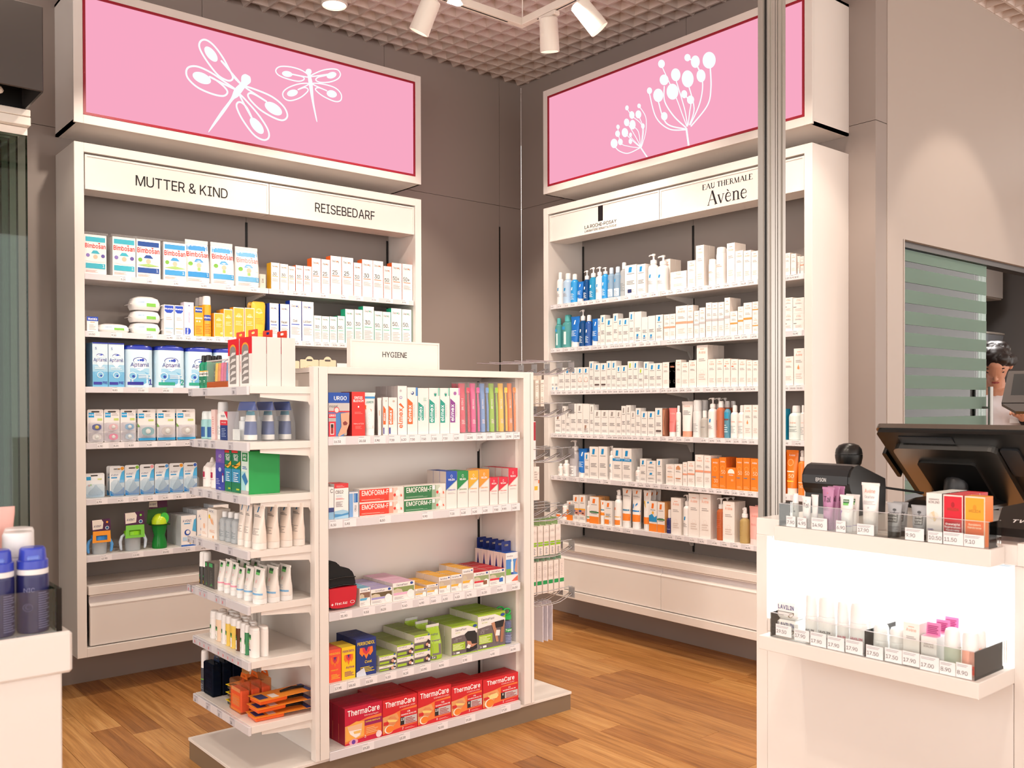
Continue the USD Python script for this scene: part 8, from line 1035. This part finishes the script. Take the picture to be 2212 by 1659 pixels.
    if k == 'towel':
        r = w / 2 * .92; hb = h * .74; part(MB().loft([(.004, r * .86, r * .86), (hb * .9, r * .86, r * .86), (hb * .94, r * .5, r * .5)], '#3a4a8c'), 'rolled_towel', 'paint', t); part(MB().loft([(0, r * .96, r * .96), (.004, r, r), (hb * .9, r, r), (hb, r * .7, r * .7)], (.9, .93, .96)), 'bottle_wall', 'film', t); part(MB().loft([(hb + .0004, r * .98, r * .98), (hb + h * .12, r * .94, r * .94), (hb + h * .14, r * .6, r * .6)], '#22b04c'), 'cap', 'gloss', t)
        part(MB().tube([(r * .92 * math.cos(s), 0, h * .86 + r * .62 + r * .62 * math.sin(s)) for s in np.linspace(0, 2 * math.pi, 20)], .0035, lin('#22b04c')), 'carry_ring', 'gloss', t); sf = loft_surf([(0, r, r), (hb, r, r)]); part(decals([('r', .0, .5, 1, .64, '#22b04c'), ('t', 'Towel', .45, .57, .08, '#ffffff', .7, True), lines(.1, .9, .1, .4, 5, '#a4acd0')], 2 * r, hb, sf, True), 'printed_label', 'paint', t, smooth=False); return t, 2 * r
    if k == 'brush_case':
        d = .055; part(MB().box(-w / 2, -d / 2, 0, w / 2, d / 2, h * .22, lin('#e07a4c'), b=.002), 'tray_foot', 'liquid', t)
        for s, c in enumerate(('#f2cc2c', '#f2983c', '#e86ca0', '#e0688c', '#5c9ad8', '#9cc83c')): x = -w * .34 + w * .135 * s; part(MB().loft([(h * .24, .011, .008), (h * .55, .010, .007), (h * .9, .006, .005), (h * .92, .002, .002)], c, cx=x, n=12), 'brush_case', 'gloss', t)
        part(MB().box(-w / 2, -d / 2, h * .225, w / 2, d / 2, h, (.93, .93, .93), b=.002), 'clear_cover', 'film', t); part(MB().box(-w / 2, -d / 2 - .0006, h * .965, w / 2, -d / 2 + .004, h + .0005, lin('#d4cece')), 'cover_edge', 'paint', t); return t, d
    if k == 'tena':
        d = .06; r = w / 2; part(MB().loft([(h * .78, r * .92, .012), (h * .83, r * .9, .012), (h, r * .86, .002)], '#1a4aa4', p=3), 'blue_top', 'gloss', t); part(MB().loft([(.004, .017, .014), (h * .5, .017, .014), (h * .52, .010, .010), (h * .62, .010, .010)], '#eef2f2', cx=-r * .45, n=16), 'white_bottle', 'gloss', t)
        part(MB().loft([(.004, .028, .018), (h * .16, .029, .018), (h * .17, .029, .018, '#39508c'), (h * .50, .03, .014, '#39508c'), (h * .51, .03, .012, '#f0ece6'), (h * .66, .03, .008, '#f0ece6'), (h * .67, .03, .006, '#2f8fa4'), (h * .76, .03, .002, '#2f8fa4')], '#f0ece6', cx=r * .35, p=2.6), 'lotion_tube', 'gloss', t); part(MB().box(-r * .85, -d / 2 + .004, .002, -r * .05, -d / 2 + .0055, h * .30, lin('#e4e6e4')), 'info_card', 'paint', t); part(MB().loft([(.0005, r * .98, d * .47), (h * .45, r * .96, d * .45), (h * .8, r * .94, .015), (h * .985, r * .9, .003)], (.95, .96, .97), p=4), 'clear_bag', 'film', t); return t, d
    if k == 'razor':
        d = .036; c, c2 = lin(a['c']), lin(a['c2']); part(MB().box(-w / 2 + .004, -d / 2 + .004, .004, w / 2 - .004, d / 2 - .003, h * .62, c2, b=.003), 'card_insert', 'paint', t); part(decals([('r', .1, .56, .9, .66, '#e8e0dc' if key == 'raz_or' else '#8c94a4'), ('r', .15, .16, .85, .46, '#f4b04c' if key == 'raz_or' else '#6c7690'), ('r', .05, .02, .95, .09, '#f0b83c'), lines(.2, .8, .2, .4, 5, '#d8d4d0')], w - .008, h, flat_front(d - .008)), 'printed_label', 'paint', t, smooth=False)
        part(MB().box(-w / 2, -d / 2, 0, w / 2, d / 2, h * .86, c if key == 'raz_dark' else (.95, .6, .35), b=.004), 'clamshell', 'film', t); part(MB().prism(Polygon([(-w * .3, 0), (w * .3, 0), (w * .2, h * .14), (-w * .2, h * .14)]).difference(LineString([(-.01, h * .07), (.01, h * .07)]).buffer(.003)), (0, d / 2 - .004, h * .86), (1, 0, 0), (0, 0, 1), (0, 1, 0), .002, c), 'hang_tab', 'liquid', t, smooth=False); return t, d
    raise ValueError(k)

PLACE = {'L': ('left cabinet', 1, -.272, 0, CZ, 6), 'R': ('right cabinet', 0, -.272, -90, CZ, 6), 'G': ('gondola front', 1, -1.757, 0, GZ, 5), 'E': ('gondola end', 0, -2.630, -90, EZ, 7), 'C': ('counter', 0, None, -90, [1.0077, .7807], 2)}
SHELFN = {'L': 'left cabinet shelf %s', 'R': 'right cabinet shelf %s', 'G': 'gondola front shelf %s', 'E': 'gondola end shelf %s', 'C': 'counter ledge %s'}
NUM = ['one', 'two', 'three', 'four', 'five', 'six', 'seven']; TB = {'one': 'top', 'two': 'second', 'three': 'third', 'four': 'fourth', 'five': 'fifth', 'six': 'sixth', 'seven': 'lowest'}
def where(sh):
    k, i = sh[0], int(sh[1]); top = ['top', 'second', 'third', 'fourth', 'fifth', 'sixth', 'seventh'][i - 1]
    return {'L': f'{top} left cabinet shelf', 'R': f'{top} right cabinet shelf', 'G': f'{top} gondola front shelf', 'E': f'{top} gondola end shelf', 'C': ('upper' if i == 1 else 'lower') + ' counter ledge'}[k]
def short(s, n):
    w = s.replace(',', '').split()[:n]
    while w[-1] in ('and', 'with', 'of', 'a', 'in', 'on', 'to', 'its', 'by', 'the', 'at', 'blue-', 'small'): w.pop()
    return ' '.join(w)
for sh, items in ROWS.items():
    k, i = sh[0], int(sh[1]); _, ax, v, rz, zz, _n = PLACE[k]; z = zz[i - 1]
    if k == 'C': v = -2.125 if i == 1 else -2.205
    order = sorted({round(r[1], 3) for r in items})
    for n_, (key, u0, u1, h, o) in enumerate(items):
        a = A[key]; base = o.get('base', 0.0)
        if k == 'G': u0, u1 = max(u0, -2.3835), min(u1, -1.5245)
        w = u1 - u0 - .0012; h = max(h - .0003, .02); uc = (u0 + u1) / 2; pos = order.index(round(items[n_][1], 3)) + 1
        d0 = a.get('d', .045); look = a['look']
        lvl = '' if not base else ('upper ' if base < .1 or sh != 'L2' else 'topmost ')
        stacked = any(abs(q[1] - items[n_][1]) < .004 and q is not items[n_] for q in items)
        pre = (lvl or ('lower ' if stacked else ''))
        lab = f'{pre}{short(look, 8)}, {ORD[pos]} from left, {where(sh)}'
        grp = None
        def loc(dep, row, gap=.002):
            y = v + o.get('back', 0) + dep / 2 + row * (dep + gap); return (uc, y, z + base + .0002) if ax == 1 else (y, -uc, z + base + .0002)
        t, d = build(key, w, h, lab, (0, 0, 0), rz, None)
        UsdGeom.Xformable(t).GetOrderedXformOps()[0].Set(Gf.Vec3d(*map(float, loc(d, 0))))
        rows = o.get('n', 1); lim = {'L': .245, 'R': .245, 'G': .232, 'E': .195, 'C': .14}[k] if sh != 'C1' else .16
        if rows > 1: tag(t, group=short(look, 6) + ' on ' + where(sh))
        for r in range(1, rows):
            if o.get('back', 0) + (r + 1) * (d + .002) > lim: break
            dup(t, loc(d, r), rz, f'{pre}{short(look, 5)}, {ORD[r + 1]} row, {ORD[pos]} from left, {where(sh)}', short(look, 6) + ' on ' + where(sh))

# goods standing a little further back or lying: razor packs, tray cans, hanging packs
art('raz_flat', 'razor', 'orange clamshell razor pack', c='#f08a3c', c2='#f26a24', name='razor_pack', cat='razor pack')
def flat_razor(label, x, y, z, w, l, c, c2, yaw=0.0):
    t = thing('razor_pack', label, 'razor pack', (x, y, z), yaw); part(MB().box(-l / 2, -w / 2, .0142, l / 2, w / 2, .0158, lin(c)), 'card_sheet', 'paint', t); part(MB().box(-l / 2 + .004, -w * .42, .0, -l / 2 + l * .52, w * .42, .0140, lin(c2), b=.003), 'cartridge_tray', 'gloss', t)
    part(MB().tube([(-l * .02, 0, .0205), (l * .2, .004, .023), (l * .42, 0, .0205)], [.004, .0055, .004], (.08, .08, .09)), 'razor_handle', 'black_plastic', t)
    mb = MB(); mb.box(-l * .46, -w * .3, .0159, -l * .3, w * .3, .0163, lin('#2c3a6c' if c != '#f2d41e' else '#1c1c1c')); mb.box(-l * .25, -w * .36, .0159, -l * .12, w * .1, .0163, lin('#e8e0d8')); mb.box(l * .40, -w * .5, .0159, l * .49, w * .5, .0163, lin('#2a3a7c')); part(mb, 'printed_label', 'paint', t, smooth=False)
for r in range(3): flat_razor('%s flat orange razor pack in the stack at the front corner, lowest end shelf' % ('bottom', 'middle', 'topmost')[r], -2.525 + .004 * r, -1.690, .2404 + .0275 * r, .088, .20, '#f2922c', '#ee6424', -4 + 3 * r)
for r in range(3): flat_razor('%s flat yellow-edged razor pack between the upright packs, lowest end shelf' % ('bottom', 'middle', 'topmost')[r], -2.560, -1.497, .2404 + .0275 * r, .055, .12, '#f2d41e', '#1f2420', 3 * r)
t = thing('razor_pack', 'dark razor pack lying behind the orange ones on the lowest end shelf', 'razor pack', (-2.478, -1.56, .2404), 20); part(MB().loft([(0, .045, .04), (.02, .044, .038), (.035, .03, .02), (.037, .005, .005)], '#2c2e2a', p=3.4), 'clamshell', 'gloss', t)

# cans and tubes in the tray at the lower left
can0 = None
for k in range(4):
    lab = '%s blue shaving can with blue cap behind the glass guard' % ('rightmost', 'second from right', 'third from right', 'leftmost')[k]; loc = (-3.590 - .0455 * k, -3.098, .9495)
    if can0 is None:
        can0 = thing('blue_can', lab, 'can', loc, 0, 'blue cans in the front tray'); r = .0215
        part(MB().loft([(0, r * .94, r * .94), (.003, r, r), (.080, r, r), (.084, r * .96, r * .96)], '#26265c'), 'can_body', 'gloss', can0); part(MB().loft([(.0844, r * .98, r * .98), (.092, r * .98, r * .98)], '#f0eeee'), 'white_collar', 'gloss', can0); part(MB().loft([(.0924, r * .97, r * .97), (.104, r * .96, r * .96), (.105, r * .86, r * .86), (.120, r * .8, r * .8), (.123, r * .7, r * .7), (.1235, .001, .001)], '#3c4cc0'), 'cap', 'gloss', can0); part(MB().box(-.011, -r * .93, .105, .006, -r * .55, .112, lin('#6a84e0'), b=.002), 'push_button', 'gloss', can0)
        part(decals([('t', 'NIC', .3, .74, .07, '#8c8cb4', .3), ('o', .26, .45, .14, .14, '#5a5a8c'), ('o', .26, .45, .12, .12, '#26265c'), ('o', .27, .46, .08, .08, '#5a5a8c'), ('o', .28, .46, .065, .065, '#26265c'), lines(.56, .94, .08, .72, 16, '#7c7ca8')], 2 * r, .084, loft_surf([(0, r, r), (.084, r, r)]), True), 'printed_label', 'paint', can0, smooth=False)
    else: dup(can0, loc, 0, lab, 'blue cans in the front tray')
wc0 = None
for row in range(2):
    for k in range(4):
        lab = '%s white-capped lotion bottle in the %s row of the front tray' % (ORD[k + 1] + ' from right', ('middle', 'rear')[row]); loc = (-3.598 - .05 * k + .012 * row, -3.045 + .05 * row, .9495)
        if wc0 is None:
            wc0 = thing('lotion_bottle', lab, 'bottle', loc, 0, 'white lotion bottles in the front tray'); r = .0225; part(MB().loft([(0, r * .95, r * .95), (.003, r, r), (.1, r, r), (.104, r * .9, r * .9)], '#e9e6ee'), 'body', 'gloss', wc0); part(MB().loft([(.1045, r * .95, r * .95), (.136, r * .93, r * .93), (.14, r * .85, r * .85), (.141, r * .6, r * .6)], '#f4f2f2'), 'cap', 'gloss', wc0)
        else: dup(wc0, loc, 0, lab, 'white lotion bottles in the front tray')
for k in range(2):
    t = thing('cream_tube', ('pink cream tube with wide crimped end behind the lotion bottles', 'second pink cream tube at the picture edge in the tray')[k], 'tube', (-3.618 - .085 * k, -2.93, .9495)); part(MB().loft([(.02, .026, .02), (.1, .034, .012), (.158, .04, .002), (.168, .04, .0015)], '#f0b8ae'), 'body', 'gloss', t); part(MB().loft([(0, .022, .018), (.0195, .022, .018)], '#f4f0f0'), 'cap', 'gloss', t)
t = thing('cream_tube', 'white cream tube at the left picture edge behind the pink ones', 'tube', (-3.70, -2.87, .9495)); part(MB().loft([(.02, .026, .02), (.1, .034, .012), (.175, .04, .002), (.185, .04, .0015)], '#f2f0f0'), 'body', 'gloss', t); part(MB().loft([(0, .022, .018), (.0195, .022, .018)], '#f4f0f0'), 'cap', 'gloss', t)

# packs hanging on the hooks at the gondola's right end (thin side towards the camera)
def hang_pack(label, x, y, ztop, w, h, d, cols, tabh=.022, name='hanging_pack', items=()):
    t = thing(name, label, 'pack', (x, y, ztop)); part(MB().box(-.0006, -w / 2 * .8, -tabh, .0006, w / 2 * .8, 0, lin(cols[1])), 'hang_tab', 'paint', t); b = MB(); b.box(-d / 2, -w / 2, -tabh - h, d / 2, w / 2, -tabh - .0004, lin(cols[0])); part(b, 'pack_body', 'paint', t, smooth=False)
    if items: part(decals(items, d, h, lambda x_, z_, e: (x_, -w / 2 - e, -tabh - h + z_)), 'printed_label', 'paint', t, smooth=False)
    return t
hp = {}
def hang_row(key, n, x0, dx, y, ztop, w, h, d, cols, lab, items, tabh=.022):
    first = None
    for k in range(n):
        l = f'{lab}, {ORD[k + 1]} from front'
        if first is None: first = hang_pack(l, x0, y, ztop, w, h, d, cols, tabh, items=items); tag(first, group=lab)
        else: dup(first, (x0 - dx * k, y, ztop), 0, l, lab)
hang_row('a', 4, -1.275, .03, -1.60, 1.412, .055, .115, .018, ('#efe6dc', '#ece2d6'), 'cream hanging pack on the top hooks', [lines(.2, .8, .55, .9, 5, '#d4c4b4'), lines(.2, .8, .1, .4, 4, '#cbbba8')])
hang_row('b', 2, -1.385, .03, -1.66, 1.412, .05, .2, .016, ('#d8cab8', '#d8cab8'), 'pack with black vertical lettering on the top hooks', [('v', 'WAX SWEET', .5, .28, .6, '#3a302a', .5, True)])
hang_row('c', 3, -1.37, .022, -1.66, 1.235, .05, .16, .012, ('#efe8e8', '#e8e8ea'), 'red and white hanging pack on the second hooks', [('r', .05, .5, .95, .98, '#b01c30')])
hang_row('d', 2, -1.36, .035, -1.66, 1.045, .05, .14, .03, ('#f2e8e0', '#f2e8e0'), 'white hanging pack with yellow patch on the third hooks', [('r', .1, .3, .7, .42, '#f2c02c'), ('r', .8, .5, 1, .6, '#f07a3c'), lines(.1, .7, .6, .9, 4, '#c8b8b0')])
hang_row('e', 5, -1.235, .034, -1.655, .802, .055, .125, .028, ('#f0e4dc', '#a4c48c'), 'white hanging pack with lime square on the fourth hooks', [('r', .05, .32, .95, .46, '#98cc14'), lines(.3, .7, .06, .28, 6, '#8c8490'), lines(.3, .7, .8, .9, 2, '#d8ccc8')], .03)
hang_row('f', 6, -1.215, .032, -1.655, .652, .055, .135, .026, ('#efe2da', '#9cc8ac'), 'white hanging pack with dark green square on the fifth hooks', [('r', .05, .28, .95, .40, '#12984a'), lines(.3, .7, .5, .9, 7, '#d8ccc8')], .03)
hang_row('g', 3, -1.28, .026, -1.655, .452, .075, .155, .004, ('#e0dae2', '#e0dae2'), 'thin white hanging card on the lowest hooks', [], .012)
